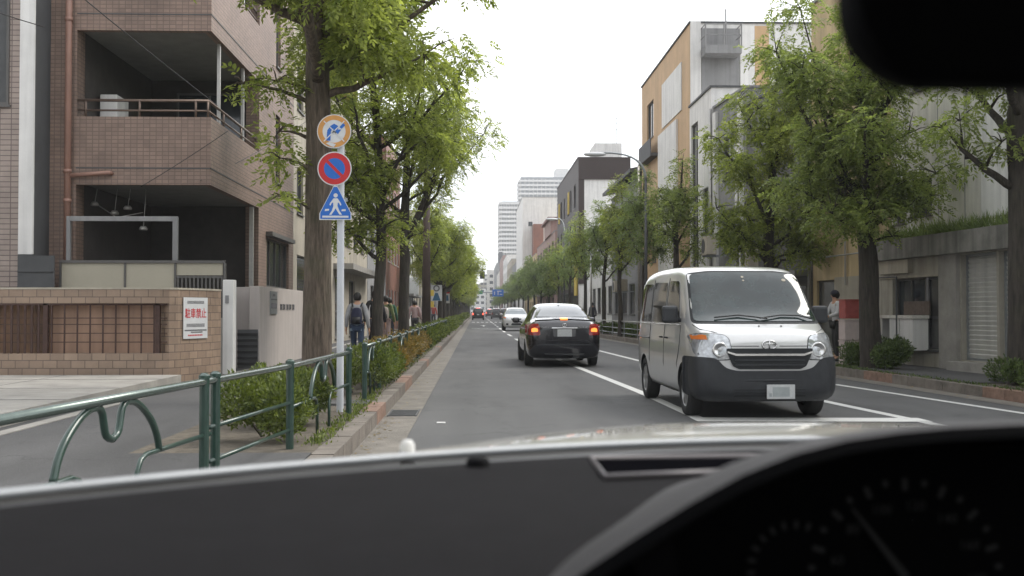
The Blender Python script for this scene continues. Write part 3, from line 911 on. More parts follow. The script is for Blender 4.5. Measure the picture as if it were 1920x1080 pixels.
walls = ["cream", "grey", "offwhite", "tile_pink", "white", "pinkish", "grey", "cream", "offwhite"]
adj = ["cream", "dull grey", "off-white", "pink tiled", "white", "pinkish", "darker grey", "narrow cream", "farthest off-white"]
for i in range(9):
    L = rnL.uniform(14, 30); h = rnL.uniform(7.5, 11)
    building("%s building behind the left trees, %s beyond the box sign shop" % (adj[i], ["first", "second", "third", "fourth", "fifth", "sixth", "seventh", "eighth", "ninth"][i]), (-5.0, y), (-5.0, y + L), 9, h, MT[walls[i]], -1,
             grid(L, .2, 3, 2.9, max(2, int(L / 5)), 1.7, 1.4) if y < 220 else (), group="low buildings behind the left trees")
    y += L + .6

# ================================================================== RIGHT ROW
def r1():
    fx = lambda Y: 11.13 - .091 * Y
    B, A = V(fx(23.6), 23.6, 0), V(fx(9), 9, 0)
    U = (A - B).normalized(); N = U.cross(UP).normalized()
    w = (A - B).length
    cy = lambda Y: (23.6 - Y) * 1.00413
    t = thing("shop_building", "off-white building over a concrete eave with shop window and white shutters at the right edge", "building", (12, 17, 0))
    lower = MB()
    sh = (cy(22.9), .5, cy(20.95), 1.97)
    st = [(cy(20.15), .34, cy(18.98), 2.36), (cy(18.9), .34, cy(17.3), 2.36), (cy(17.2), .34, cy(15.4), 2.36), (cy(15.2), .34, cy(12.5), 2.36)]
    facade(lower, B, U, w, -.02, 2.38, [sh] + st, .16)
    lower.build("ground_floor_wall", M("shop_wall", (.38, .355, .30), .85, .15, 2, streak=.35), t)
    for q in st: window(B, U, q, t, 'shutter', .16, MT["steel"], MT["shutter"])
    # shop window: dark frame, door, display
    window(B, U, (sh[0], sh[1], sh[0] + 1.25, sh[3]), t, 'slide', .16, MT["frame"], MT["win"])
    window(B, U, (sh[2] - .62, sh[1], sh[2], sh[3]), t, 'door', .16, MT["dgrey"], GL2)
    b = MB(); b.fbox(B, U, N, (cy(20.85), cy(20.2)), (.001, .08), (-.02, 2.38)); b.fbox(B, U, N, (cy(20.2) + .02, w), (.001, .3), (-.02, .32)); b.build("pillar", MT["concrete"], t)
    b = MB(); b.fbox(B, U, N, (0, w), (-.6, .22), (2.382, 2.80)); b.build("eave", M("weathered_concrete", (.22, .212, .19), .9, .25, 2.5, streak=.5, bump=.3), t)
    b = MB(); b.fbox(B, U, N, (cy(23.5), cy(20.95)), (.002, .03), (1.98, 2.02)); b.fbox(B, U, N, (cy(23.3), cy(22.0)), (.002, .12), (2.08, 2.36)); b.build("sign_rail", MT["cream"], t)
    up = MB(); B2 = B - N * .35
    hs = [(cy(22.75), 3.3, cy(21.85), 4.12), (cy(23.5), 3.2, cy(23.0), 3.95), (cy(18.9), 3.0, cy(16.5), 3.5), (cy(22.75), 6.0, cy(21.85), 6.9), (cy(18.9), 5.9, cy(17.0), 6.9)]
    facade(up, B2, U, w, 2.80, 8.6, hs, .14)
    up.add([B2 + UP * 8.6, B2 + U * w + UP * 8.6, B2 + U * w - N * 9 + UP * 8.6, B2 - N * 9 + UP * 8.6], [(0, 1, 2, 3)])
    up.add([B2 + UP * 0, B2 - N * 9, B2 - N * 9 + UP * 8.6, B2 + UP * 8.6], [(0, 1, 2, 3)])
    up.build("upper_wall", MT["offwhite"], t)
    for q in hs: window(B2, U, q, t, 'slide', .14)
    b = MB()
    for a, c, z0, z1 in ((cy(19.95), cy(18.95), 3.05, 4.4), (cy(19.95), cy(18.95), 4.45, 8.2), (cy(18.9), cy(14), 3.6, 4.4), (cy(18.9), cy(14), 4.45, 5.8)):
        b.fbox(B2, U, N, (a, c), (.002, .05), (z0, z1))
    b.build("white_panel", MT["white"], t)
    b = MB()
    for q in (cy(22.95), cy(21.6), cy(20.6)): b.fbox(B2, U, N, (q, q + .02), (-.002, .006), (2.81, 8.5))
    b.fbox(B2, U, N, (cy(20.5), cy(20.47)), (.01, .03), (4.9, 6.5))
    b.build("panel_joint", MT["grey"], t)
    # cabinets behind / in front of the shop window
    c = thing("display_cabinet", "white display cabinet standing outside the shop window", "cabinet", (9.0, 21.8, Z0))
    b = MB(); 
    b.fbox(B, U, N, (cy(22.75), cy(22.68)), (.03, .35), (Z0 + .33, 1.12)); b.fbox(B, U, N, (cy(22.35), cy(21.95)), (.03, .35), (Z0 + .33, 1.12)); b.fbox(B, U, N, (cy(21.9), cy(21.35)), (.03, .35), (Z0 + .33, 1.12))
    b.build("cabinet_body", MT["white"], c)
    b = MB(); b.fbox(B, U, N, (cy(22.8), cy(21.3)), (.03, .38), (1.125, 1.19)); b.build("cabinet_top", MT["offwhite"], c)
    b = MB(); b.fbox(B, U, N, (cy(22.35), cy(21.3)), (.001, .03), (1.2, 1.48)); b.build("shelf_board", M("rust_board", (.12, .09, .075), .8, .3, 12), c)
    p = MB(); p.tube([B + U * cy(21.75) + N * .5 + UP * Z0, B + U * cy(21.75) + N * .5 + UP * 1.98], .018, 8)
    p.tube([B + U * cy(21.75) + N * .5 + UP * 1.98, B + U * cy(22.9) + N * .45 + UP * 1.99], .014, 8)
    tag(p.build("awning_pole", MT["dgrey"]), "thin dark pole with a cross bar in front of the shop window", "pole")
r1()

t, O, U, Oe = building("beige rendered building with dark glass door behind the near right trunk", (8.98, 23.65), (8.7, 27.3), 8, 9.2, MT["beige"], 1,
         [(.25, .3, 1.35, 2.05), (.6, 4.2, 1.6, 5.3), (2.2, 6.6, 3.2, 7.7)], kinds={0: 'door'})
b = MB(); b.tube([(8.84, 24.2, 2.62), (8.62, 27.2, 2.62)], .02, 6); b.tube([(8.78, 25.1, 1.9), (8.78, 25.1, 4.0)], .025, 6); b.build("pipe", MT["alu"], t)
b = MB(); b.fbox(O, U, U.cross(UP).normalized(), (1.4, 3.6), (.002, .02), (-.02, 2.1)); b.build("pale_dado", MT["cream"], t)
t, O, U, Oe = building("dark slate clad building behind the silver van", (8.7, 27.35), (8.35, 32.6), 8, 7.6, MT["clad"], 1,
         [(.6, .2, 2.0, 2.0), (3.0, .2, 4.8, 2.0), (.8, 4.4, 1.8, 5.4)], kinds={0: 'door'}, cop=MT["dgrey"])
b = MB(); b.fbox(O, U, U.cross(UP).normalized(), (0, 5.2), (.002, .45), (2.2, 2.34)); b.build("canopy", MT["grey"], t)
t, O, U, Oe = building("narrow grey building with white pilasters beside the slate clad one", (8.35, 32.65), (8.12, 36.1), 8, 8.2, MT["grey"], 1,
         [(1.0, .2, 2.4, 2.2), (1.1, 3.2, 2.2, 4.6), (1.1, 5.6, 2.2, 7.0)], kinds={0: 'door'})
b = MB(); N_ = U.cross(UP).normalized()
for q in (0.15, 2.85): b.fbox(O, U, N_, (q, q + .35), (.002, .1), (-.02, 8.0))
b.build("pilaster", MT["white"], t)

def r4():
    t, O, U, Oe = building("tall orange rendered building with white panels and a rooftop balcony on the right", (8.1, 40.0), (8.1, 51.8), 6.2, 12.2, MT["orange"], 1,
        [(1.6, 9.3, 3.4, 11.0), (2.6, 3.5, 4.0, 5.0), (6.0, 6.2, 7.2, 7.6), (1.2, .3, 3.6, 2.6), (5.0, .3, 8.0, 2.6)], [], cop=MT["dgrey"], endwall=MT["white"])
    b = MB()
    b.box(8.06, 8.098, 41.6, 46.0, 9.2, 11.1, 0)                   # big white panel on the street face
    b.box(8.105, 8.5, 39.94, 39.998, 9, 12.26)                      # white corner of the end wall
    b.box(10.0, 10.55, 39.94, 39.998, 9, 12.1)
    b.box(8.02, 8.098, 42.5, 46.8, 0, 9.0)
    b.build("white_panel", MT["white"], t)
    b = MB(); b.box(10.56, 11.1, 39.95, 39.998, 8, 12.1); b.build("orange_pilaster", MT["orange"], t)
    b = MB(); b.box(8.52, 9.98, 39.96, 39.998, 9, 12.0); b.build("grey_recess", MT["grey"], t)
    b = MB(); b.box(8.5, 9.85, 39.1, 39.95, 10.85, 11.15); b.build("balcony", MT["grey"], t)
    r = MB()
    for z in (11.55, 11.95): r.tube([(8.5, 39.9, z), (8.5, 39.15, z), (9.85, 39.15, z), (9.85, 39.9, z)], .022, 6)
    for x in (8.5, 9.2, 9.85): r.tube([(x, 39.15, 11.1), (x, 39.15, 11.97)], .03, 6)
    r.tube([(9.35, 39.5, 11.15), (9.35, 39.5, 12.6)], .03, 6)
    r.build("balcony_rail", MT["grey"], t)
    r = MB()
    for i in range(14): r.box(11.2 + i * .23, 11.22 + i * .23, 39.98, 40.0, 12.27, 12.75)
    for z in (12.35, 12.7): r.box(11.2, 14.3, 39.98, 40.0, z, z + .03)
    r.build("roof_fence", MT["alu"], t)
    r = MB(); r.box(7.75, 8.09, 47.2, 50.6, 8.2, 8.35); r.box(7.75, 7.79, 47.2, 50.6, 8.35, 9.0); r.build("balcony", MT["dgrey"], t)
    building("lower white and grey block with a sloping roofline in front of the orange building", (8.05, 36.2), (8.05, 39.9), 6, 8.95, MT["white"], 1,
        [(.3, .3, 1.5, 8.2), (2.2, .3, 3.3, 2.4), (2.3, 4.0, 3.2, 5.6)], kinds={0: 'slide', 1: 'door'}, cop=MT["dgrey"])
r4()
def r5():
    t, O, U, Oe = building("grey building with a gently curved dark roof beyond the orange one", (8.1, 53.0), (8.1, 63.5), 6, 7.9, MT["grey"], 1,
        grid(10.5, .2, 2, 3.2, 3, 2.0, 1.6), grid(6, .2, 2, 3.2, 2, 1.6, 1.5))
    ro = MB(); n = 10
    a = []; b = []
    for i in range(n + 1):
        s = i / n; z = 8.35 + .75 * math.sin(PI * min(1, s * .62 + .0)) 
        a.append((7.6 + 6.8 * s, 52.5, z)); b.append((7.6 + 6.8 * s, 64, z))
    ro.sheet(a, b); ro.sheet([(x, y, z - .18) for x, y, z in a], [(x, y, z - .18) for x, y, z in b])
    ro.sheet(a, [(x, y, z - .18) for x, y, z in a]); ro.sheet([a[0], b[0]], [(a[0][0], a[0][1], a[0][2] - .18), (b[0][0], b[0][1], b[0][2] - .18)])
    ro.build("curved_roof", MT["dgrey"], t)
    c = MB(); c.box(8.3, 13.9, 53.3, 63, 7.9, 8.6); c.build("clerestory", MT["win"], t)
r5()
def r6():
    t, O, U, Oe = building("dark brown clad building with yellow window panels and a white end wall", (8.0, 83.3), (8.0, 105), 4.1, 13.3, MT["brown"], 1,
        [(1 + i * 3.4, z, 1 + i * 3.4 + (1.1 + .5 * (i % 2)), z + 1.9) for i in range(6) for z in (3.6, 6.6, 9.6)] + [(1, .3, 6, 2.8), (8, .3, 13, 2.8), (15, .3, 20, 2.8)],
        [(1.6, .4, 2.3, 2.4)], endwall=MT["white"], cop=MT["brown"])
    b = MB(); b.box(8.0, 12.1, 83.15, 83.298, 11.6, 13.3); b.box(8.0, 8.45, 83.2, 83.298, 3.4, 11.6); b.build("brown_band", MT["brown"], t)
    b = MB()
    rn = random.Random(2)
    for i in range(6):
        for z in (3.6, 6.6, 9.6):
            if rn.random() < .3:
                y0 = 105 - (1 + i * 3.4) - 2.0
                b = MB(); b.box(7.9, 7.995, y0 - .5, y0 + .3, z, z + 1.9); b.build("yellow_panel", MT["yellow"], t)
    b = MB(); b.box(7.9, 7.995, 84, 86, 2.5, 5.6); b.build("yellow_panel", MT["yellow"], t)
    b = MB(); b.box(9.6, 11.8, 86, 90, 13.3, 14.9); b.build("roof_house", MT["white"], t)
    b = MB(); b.tube([(11.5, 87, 14.9), (11.5, 87, 17.2)], .03, 5)
    for z in (16.2, 16.7, 17.1): b.tube([(11.1, 87, z), (11.9, 87, z)], .015, 4)
    b.build("antenna", MT["steel"], t)
r6()
t, O, U, Oe = building("low white workshop behind the right trees before the brown clad building", (8.6, 66), (8.6, 80), 7, 5.2, MT["white"], 1, grid(14, .2, 1, 3, 4, 2.2, 1.8), grid(7, .2, 1, 3, 2, 1.4, 1.5))
def r7():
    t, O, U, Oe = building("pinkish apartment building with stepped red balconies beyond the brown clad one", (8.0, 108), (8.0, 140), 9, 9.4, MT["pinkish"], 1,
        grid(32, .2, 3, 2.9, 6, 2.6, 1.6), grid(9, .2, 3, 2.9, 2, 1.6, 1.5))
    b = MB()
    for f in range(1, 3): b.box(7.2, 7.99, 109, 139, .2 + f * 2.9, 1.1 + f * 2.9)
    b.build("balcony", MT["cream"], t)
    b = MB(); b.box(7.8, 11.5, 112, 122, 9.4, 10.9); b.build("roof_house", MT["pinkish"], t)
    b = MB(); b.box(7.5, 11.8, 111.5, 123, 10.9, 11.15); b.build("roof", M("red_roof", (.17, .075, .06), .7), t)
r7()
t, O, U, Oe = building("tall blank white building rising behind the right hand trees", (7.7, 178), (7.7, 205), 5.8, 20.3, MT["white"], 1, (), [(1.0, 15.5, 1.7, 16.2), (4.2, 12, 5.0, 12.8)])
b = MB(); b.box(9.3, 11.0, 174, 177.9, 0, 15.5); b.build("stair_tower", MT["tile_red"], t)
rnR = random.Random(23)
y = 143; i = 0
adjR = ["orange tan", "grey", "pale cream", "white tiled", "dull pink", "off-white", "light grey"]
wlR = ["beige", "grey", "cream", "white", "pinkish", "offwhite", "grey"]
for i, (y, L, h) in enumerate(((143, 33, 9), (208, 30, 11), (240, 36, 13), (278, 40, 16), (320, 44, 18), (366, 50, 15), (418, 60, 20))):
    building("%s building behind the far right trees, %s beyond the pinkish apartments" % (adjR[i], ["first", "second", "third", "fourth", "fifth", "sixth", "seventh"][i]), (8.0, y), (8.0, y + L), 10, h, MT[wlR[i]], 1,
             grid(L, .2, int(h / 3), 3, 6, 2.4, 1.5) if y < 300 else (), grid(10, .2, int(h / 3), 3, 3, 1.8, 1.4), group="buildings behind the far right trees")

def tower(label, X0, X1, Y0, dep, h, fh, bandmat, setb, roof=None, nw=8):
    t = thing("apartment_tower", label, "apartment tower", ((X0 + X1) / 2, Y0 + dep / 2, 0))
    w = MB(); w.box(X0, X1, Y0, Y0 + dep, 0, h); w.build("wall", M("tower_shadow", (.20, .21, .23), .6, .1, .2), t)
    b = MB(); g_ = MB()
    z = fh
    while z < h + .1:
        b.box(X0 - .4, X1 + .3, Y0 - 1.6, Y0 + .2, z - 1.25, z); b.box(X0 - 1.5, X0 - .41, Y0 - 1.6, Y0 + dep, z - 1.25, z)
        z += fh
    b.build("balcony", MT["white"], t)
    for i in range(nw + 1):
        x = X0 + (X1 - X0) * i / nw
        g_.box(x - .18, x + .18, Y0 - 1.3, Y0 + .1, 0, h - 1.3)
    g_.build("balcony_divider", MT["offwhite"], t)
    if roof:
        b = MB(); b.box(*roof); b.build("roof_house", MT["white"], t)
tower("slimmer white apartment tower with stacked balconies far down the street", 14.1, 26, 600, 30, 63, 2.5, None, 0)
tower("tallest white apartment tower with a roof house far down the street", 30, 64, 720, 30, 92, 2.9, None, 0, (54, 63, 725, 745, 92, 98.5), 12)
b = MB(); b.box(10.5, 12.3, 500, 520, 0, 29)
tag(b.build("chimney_slab", MT["dgrey"]), "thin dark tower slab at the left foot of the slimmer apartment tower", "tower")
rn = random.Random(77)
far = [(-9, 5, 560, 13), (5, 12.5, 500, 20.5), (2, 7, 640, 18), (-30, -9, 600, 15), (13, 22, 470, 19), (22, 34, 520, 16), (-3, 3, 820, 22), (5, 14, 760, 27)]
for i, (x0, x1, y0, h) in enumerate(far):
    if i == 5: continue
    t = thing("distant_building", ["pale flat roofed block closing the end of the street", "white block of flats with rows of windows at the street end", "second pale block behind the street end", "low pale block behind the last left trees",
        "pinkish block of flats at the foot of the apartment towers", "", "grey block in the haze at the street end", "tallest of the hazy blocks at the street end"][i], "building", ((x0 + x1) / 2, y0, 0))
    w = MB()
    hs = grid(x1 - x0, 1, int(h / 3), 3, max(2, int((x1 - x0) / 2.6)), 1.6, 1.4, .9, .4)
    facade(w, V(x0, y0, 0), V(1, 0, 0), x1 - x0, -.02, h, hs, .3)
    w.add([(x0, y0, 0), (x0, y0 + 12, 0), (x0, y0 + 12, h), (x0, y0, h)], [(0, 1, 2, 3)]); w.add([(x1, y0, 0), (x1, y0 + 12, 0), (x1, y0 + 12, h), (x1, y0, h)], [(0, 1, 2, 3)])
    w.add([(x0, y0, h), (x1, y0, h), (x1, y0 + 12, h), (x0, y0 + 12, h)], [(0, 1, 2, 3)])
    w.build("wall", [MT["white"], MT["offwhite"], MT["cream"], MT["offwhite"], MT["pinkish"], None, MT["grey"], MT["offwhite"]][i], t)
    q = MB()
    for a, c, e, f in hs: q.add([(x0 + a, y0 + .3, c), (x0 + e, y0 + .3, c), (x0 + e, y0 + .3, f), (x0 + a, y0 + .3, f)], [(0, 1, 2, 3)])
    q.build("glazing", MT["win"], t)

# ================================================================== VEGETATION
def quads_mesh(name, Q, mat, parent=None, smooth=False):
    """Q: (n,4,3) array of leaf quads"""
    n = len(Q)
    me = bpy.data.meshes.new(name)
    me.vertices.add(n * 4); me.loops.add(n * 4); me.polygons.add(n)
    me.vertices.foreach_set("co", Q.astype(np.float32).ravel())
    me.loops.foreach_set("vertex_index", np.arange(n * 4, dtype=np.int32))
    me.polygons.foreach_set("loop_start", np.arange(0, n * 4, 4, dtype=np.int32))
    me.polygons.foreach_set("loop_total", np.full(n, 4, dtype=np.int32))
    me.update(calc_edges=True)
    me.materials.append(mat)
    o = bpy.data.objects.new(name, me)
    COL.objects.link(o); o.parent = parent
    return o

def unit(a): return a / np.maximum(np.linalg.norm(a, axis=1, keepdims=True), 1e-6)

def leaf_quads(base, t, nrm, ln, wd):
    s = unit(np.cross(t, nrm))
    ln = ln[:, None]; wd = wd[:, None]
    mid = base + t * ln * .5
    return np.stack([base, mid + s * wd * .5, base + t * ln, mid - s * wd * .5], axis=1)

def clump_leaves(rg, c, R, nspray, L, k, ll, lw, up=.55, flat=.8):
    """pinnate sprays spread through a lumpy ball round c"""
    u = unit(rg.normal(size=(nspray, 3)))
    rr = R * rg.random((nspray, 1)) ** 0.45 * (1 + .25 * np.sin(u[:, :1] * 5 + c[0] * 3) * np.cos(u[:, 1:2] * 4 + c[1]))
    p = c + u * rr * np.array([1, 1, flat])
    d = u * np.array([1, 1, .35]) + rg.normal(size=(nspray, 3)) * .45
    d[:, 2] -= .30
    d = unit(d)
    nrm = unit(rg.normal(size=(nspray, 3)) * .45 + np.array([0, 0, 1.0]))
    side = unit(np.cross(d, nrm))
    out = []
    for j in range(k):
        f = (j + .6) / k
        b = p + d * L * f + np.array([0, 0, -1.0]) * (L * .35 * f * f)
        for sg in (-1, 1):
            t = unit(side * sg * .85 + d * .6 + rg.normal(size=(nspray, 3)) * .18 + np.array([0, 0, -.15]))
            nn = unit(nrm + rg.normal(size=(nspray, 3)) * .25)
            out.append(leaf_quads(b, t, nn, ll * rg.uniform(.75, 1.2, nspray), lw * rg.uniform(.8, 1.2, nspray)))
    b = p + d * L + np.array([0, 0, -L * .35])
    out.append(leaf_quads(b, unit(d + np.array([0, 0, -.3])), nrm, ll * rg.uniform(.8, 1.3, nspray), lw * rg.uniform(.8, 1.2, nspray)))
    return np.concatenate(out)

def bez(p0, p1, p2, n):
    return [p0 * (1 - s) ** 2 + p1 * 2 * s * (1 - s) + p2 * s * s for s in [i / n for i in range(n + 1)]]

def tree(label, x, y, h, fork, r0, spread, seed, lod=0, leaf="leaf", bark="bark", limbs=None, group=None, lean=(0, 0), sparse=1.0, name="street_tree", cr=None, nl=None, leader=True, fine=1.0, extra=()):
    rn = random.Random(seed); rg = np.random.default_rng(seed)
    t = thing(name, label, "tree", (x, y, Z0 - .02), 0, group)
    mb = MB(); clumps = []
    seg = 12 if lod == 0 else (8 if lod == 1 else 6)
    top = V(lean[0], lean[1], fork)
    tp = [V(0, 0, -.1), V(0, 0, .12), V(lean[0] * .2 + rn.uniform(-.03, .03), lean[1] * .2, fork * .35), V(lean[0] * .6 + rn.uniform(-.04, .04), lean[1] * .6, fork * .7), top]
    rs = [r0 * 1.45, r0 * 1.12, r0, r0 * .92, r0 * .86]
    ld = top
    if leader:
        a = top + V(rn.uniform(-.15, .15), rn.uniform(-.2, .2), (h - fork) * .35)
        b = a + V(rn.uniform(-.25, .25), rn.uniform(-.25, .25), (h - fork) * .3)
        c = b + V(rn.uniform(-.2, .2), rn.uniform(-.2, .2), (h - fork) * .2)
        tp += [a, b, c]; rs += [r0 * .62, r0 * .36, r0 * .14]
    # resample smooth
    fine_p, fine_r = [], []
    for i in range(len(tp) - 1):
        m0 = (tp[i + 1] - tp[i - 1]) * .5 if i > 0 else (tp[1] - tp[0])
        m1 = (tp[i + 2] - tp[i]) * .5 if i < len(tp) - 2 else (tp[-1] - tp[-2])
        for s in [q / 4 for q in range(4)]:
            h00 = 2 * s ** 3 - 3 * s * s + 1; h10 = s ** 3 - 2 * s * s + s; h01 = -2 * s ** 3 + 3 * s * s; h11 = s ** 3 - s * s
            fine_p.append(tp[i] * h00 + m0 * h10 + tp[i + 1] * h01 + m1 * h11)
            fine_r.append((rs[i] * (1 - s) + rs[i + 1] * s) * (1 + rn.uniform(-.03, .03)))
    fine_p.append(tp[-1]); fine_r.append(rs[-1])
    mb.tube(fine_p, fine_r, seg)
    def trunk_at(z):
        for p, q, ra in zip(fine_p, fine_p[1:], fine_r):
            if p.z <= z <= q.z: return p + (q - p) * ((z - p.z) / max(1e-4, q.z - p.z)), ra
        return fine_p[-1], fine_r[-1]
    cr = cr or spread * .27
    nl = nl or (7 if lod < 2 else 5)
    L = []
    for i in range(nl):
        s = i / max(1, nl - 1)
        zs = fork * .92 + (h - fork) * .5 * s * (1 if leader else .1)
        az = i * 2.4 + rn.uniform(-.35, .35) + seed
        rad_ = spread * (1.0 - .35 * s) * rn.uniform(.75, 1.0)
        ze = zs + (h - fork) * (.18 + .22 * rn.random()) * (1.25 - s * .5)
        L.append((zs, V(math.cos(az) * rad_, math.sin(az) * rad_, min(ze, h - .4)), r0 * (.5 - .22 * s)))
    for lb in (limbs or []): L.append((lb[0], V(*lb[1]), lb[2]))
    for zs, e, rl in L:
        p0, _ = trunk_at(zs)
        e = V(e.x + p0.x, e.y + p0.y, e.z)
        mid = V(p0.x + (e.x - p0.x) * .55, p0.y + (e.y - p0.y) * .55, p0.z + (e.z - p0.z) * .3 + rn.uniform(-.1, .12))
        n = 7 if lod < 2 else 3
        pts = bez(p0, mid, e, n)
        if lod < 2:
            pts = [p + V(rn.uniform(-.04, .04), rn.uniform(-.04, .04), rn.uniform(-.04, .04)) * (1 if 0 < i < n else 0) for i, p in enumerate(pts)]
        mb.tube(pts, [rl * (1 - .75 * i / n) for i in range(n + 1)], max(5, seg - 4))
        clumps.append((e, cr * rn.uniform(.85, 1.15)))
        nsub = 3 if lod < 2 else 2
        for j in range(nsub):
            q = pts[int(n * (.45 + .18 * j))]
            d = V(rn.uniform(-1, 1), rn.uniform(-1, 1), rn.uniform(-.1, .9)); d.normalize()
            cc = q + d * spread * rn.uniform(.22, .38)
            if lod < 3: mb.tube([q, q + (cc - q) * .5 + V(0, 0, .06), cc], [rl * .38, rl * .22, rl * .08], 5)
            clumps.append((cc, cr * rn.uniform(.6, .95)))
    if leader:
        clumps.append((fine_p[-1] + V(0, 0, .05), cr)); clumps.append((fine_p[-3] + V(rn.uniform(-.4, .4), rn.uniform(-.4, .4), 0), cr * 1.1))
        clumps.append((fine_p[-6] + V(rn.uniform(-.5, .5), rn.uniform(-.5, .5), 0), cr * 1.0))
    for ex in extra:
        cc = V(*ex[:3]); p0, _ = trunk_at(min(cc.z - .2, fine_p[-1].z))
        clumps.append((cc, ex[3]))
        mb.tube(bez(p0, (p0 + cc) * .5 + V(0, 0, .12), cc, 4), [.035, .03, .022, .015, .008], 5)
    if lod < 2:
        for cc, R in clumps:
            for j in range(4):
                d = V(rn.uniform(-1, 1), rn.uniform(-1, 1), rn.uniform(-.3, .8)); d.normalize()
                mb.tube([cc, cc + d * R * .5 + V(0, 0, .03), cc + d * R * .95], [.012, .009, .004], 4)
    mb.build("trunk", MT[bark], t, smooth=True, local=True)
    qs = []
    for cc, R in clumps:
        c = np.array(cc)
        if lod == 0: qs.append(clump_leaves(rg, c, R, int(190 * R * R / .25 * sparse * fine), .20, 5, .088, .040))
        elif lod == 1: qs.append(clump_leaves(rg, c, R, int(95 * R * R / .25 * sparse), .22, 3, .105, .050))
        elif lod == 2: qs.append(clump_leaves(rg, c, R, int(55 * R * R / .25 * sparse), .22, 2, .16, .085))
        else: qs.append(clump_leaves(rg, c, R, int(28 * R * R / .25 * sparse), .25, 1, .26, .15))
    quads_mesh("crown", np.concatenate(qs), MT[leaf], t)
    return t

LT = []
tree("big brown trunk tree directly behind the white pole with three signs", -2.02, 13.6, 8.6, 4.4, .178, 2.5, 5, 0, "leaf", "bark",
     nl=0, cr=.55, leader=True, limbs=[(3.85, (1.35, .1, 4.45), .055), (4.6, (-1.0, .9, 6.9), .05), (4.2, (1.9, .5, 5.7), .06), (4.4, (.9, 1.4, 5.9), .05), (4.3, (.3, -1.2, 6.4), .05), (4.4, (-.5, -.6, 7), .05)],
     extra=[(-.42, -.3, 3.05, .26), (-.50, .1, 3.45, .22), (-.50, -.1, 4.05, .30), (-.35, -.5, 2.55, .16), (-.85, -.4, 3.95, .16)], sparse=.62)
tree("leaning dark forked tree behind the pedestrian with the backpack", -2.02, 22.0, 8.9, 3.3, .115, 2.2, 8, 0, "leaf", "bark_dark", lean=(.05, 0),
     nl=7, cr=.62, limbs=[(2.9, (-1.1, -.5, 4.0), .06), (2.2, (-.95, .2, 3.1), .05), (3.2, (1.3, -.3, 4.6), .05), (3.4, (.9, -.8, 5.8), .05), (4.5, (1.9, -.6, 6.2), .05)], fine=.36,
     extra=[(-.7, -.6, 2.7, .35), (.5, -.5, 3.0, .3)])
tree("dark tree splitting into two upright stems, next after the leaning forked one", -2.02, 30.0, 8.8, 3.6, .15, 1.9, 13, 0, "leaf", "bark_dark",
     nl=6, cr=.62, limbs=[(3.1, (1.3, -.2, 6.6), .10), (3.0, (-1.2, -.4, 4.4), .05), (4.2, (2.2, -.2, 6.1), .04), (3.0, (1.5, .8, 7.2), .04)], fine=.32,
     extra=[(.5, -.3, 3.3, .32)])
fars = [61.5, 69, 77, 86, 96, 107, 119, 132, 146, 161, 177, 194, 212, 232, 254, 280, 310, 345]
nm = ["first", "second", "third", "fourth", "fifth", "sixth", "seventh", "eighth", "ninth", "tenth", "eleventh", "twelfth", "thirteenth", "fourteenth", "fifteenth", "sixteenth", "seventeenth", "eighteenth"]
protoL = []
for i, yy in enumerate(fars):
    lab = "bright green street tree on the left, %s in line after the brown utility pole" % nm[i]
    G = "street trees along the left kerb"
    if i < 3:
        t = tree(lab, -2.05, yy, 7.8 - .3 * i, 2.5, .15, 2.0, 31 + i, 1, "leaf_lit", "bark_dark", group=G, cr=.72, nl=8)
        protoL.append(t)
    elif i < 6:
        t = tree(lab, -2.05, yy, 7.4, 2.5, .15, 1.9, 51 + i, 2, "leaf_lit", "bark_dark", group=G, cr=.75, nl=8)
        protoL.append(t)
    else:
        t = copy_tree(protoL[3 + i % 3]); t.location = (-2.05, yy, Z0); t.rotation_euler = (0, 0, i * 1.3); t["label"] = lab
        t.scale = (1.05, 1.05, 1 + .05 * (i % 3))
# one more just before the pole, its crown fills the gap
tree("slender left street tree half hidden behind the brown utility pole", -2.2, 45.5, 6.6, 3.0, .12, .95, 44, 1, "leaf", "bark_dark", cr=.42, nl=6)

G = "street trees along the right kerb"
tree("stout right street tree with broad crown in front of the beige building", 7.75, 20.7, 8.0, 2.9, .20, 1.9, 21, 0, "leaf_dark", "bark_dark", lean=(-.1, 0), cr=.54, nl=6,
     limbs=[(2.75, (1.5, .2, 3.9), .07), (2.9, (-.9, -.2, 4.4), .08), (3.0, (-1.3, .4, 3.6), .05), (2.8, (.8, -.5, 3.3), .04), (3.0, (.3, -.5, 5.5), .07), (3.2, (-1.7, .2, 6.3), .07), (3.3, (-1.1, -.4, 5.4), .06), (3.6, (-1.2, .3, 7.2), .05), (2.7, (-.9, -.7, 3.0), .04)], fine=.44, group=G,
     extra=[(.35, -.2, 2.6, .22), (-.5, -.5, 2.75, .35)])
tree("right edge street tree with a long curved branch under the mirror", 8.27, 16.0, 7.6, 4.2, .16, 1.5, 27, 0, "leaf_dark", "bark_dark", cr=.40, nl=0, group=G,
     limbs=[(3.0, (-1.15, 0, 3.95), .075)], fine=.8, sparse=.5)
tree("dense rounded street tree rising behind the silver van", 7.25, 26.2, 8.1, 3.1, .15, 1.6, 33, 0, "leaf", "bark_dark", cr=.50, nl=8, group=G, fine=.50,
     limbs=[(2.7, (1.2, -.2, 3.8), .05), (2.3, (-.9, -.2, 3.1), .04), (2.2, (1.1, .1, 2.9), .04), (2.6, (-1.3, 0, 3.7), .05)], extra=[(-.8, -.3, 2.6, .4), (.9, -.2, 2.6, .35)])
tree("small leafy street tree left of the dense rounded one above the silver van", 6.9, 36.6, 7.0, 2.7, .12, 1.1, 37, 1, "leaf_dark", "bark_dark", cr=.36, nl=8, group=G)
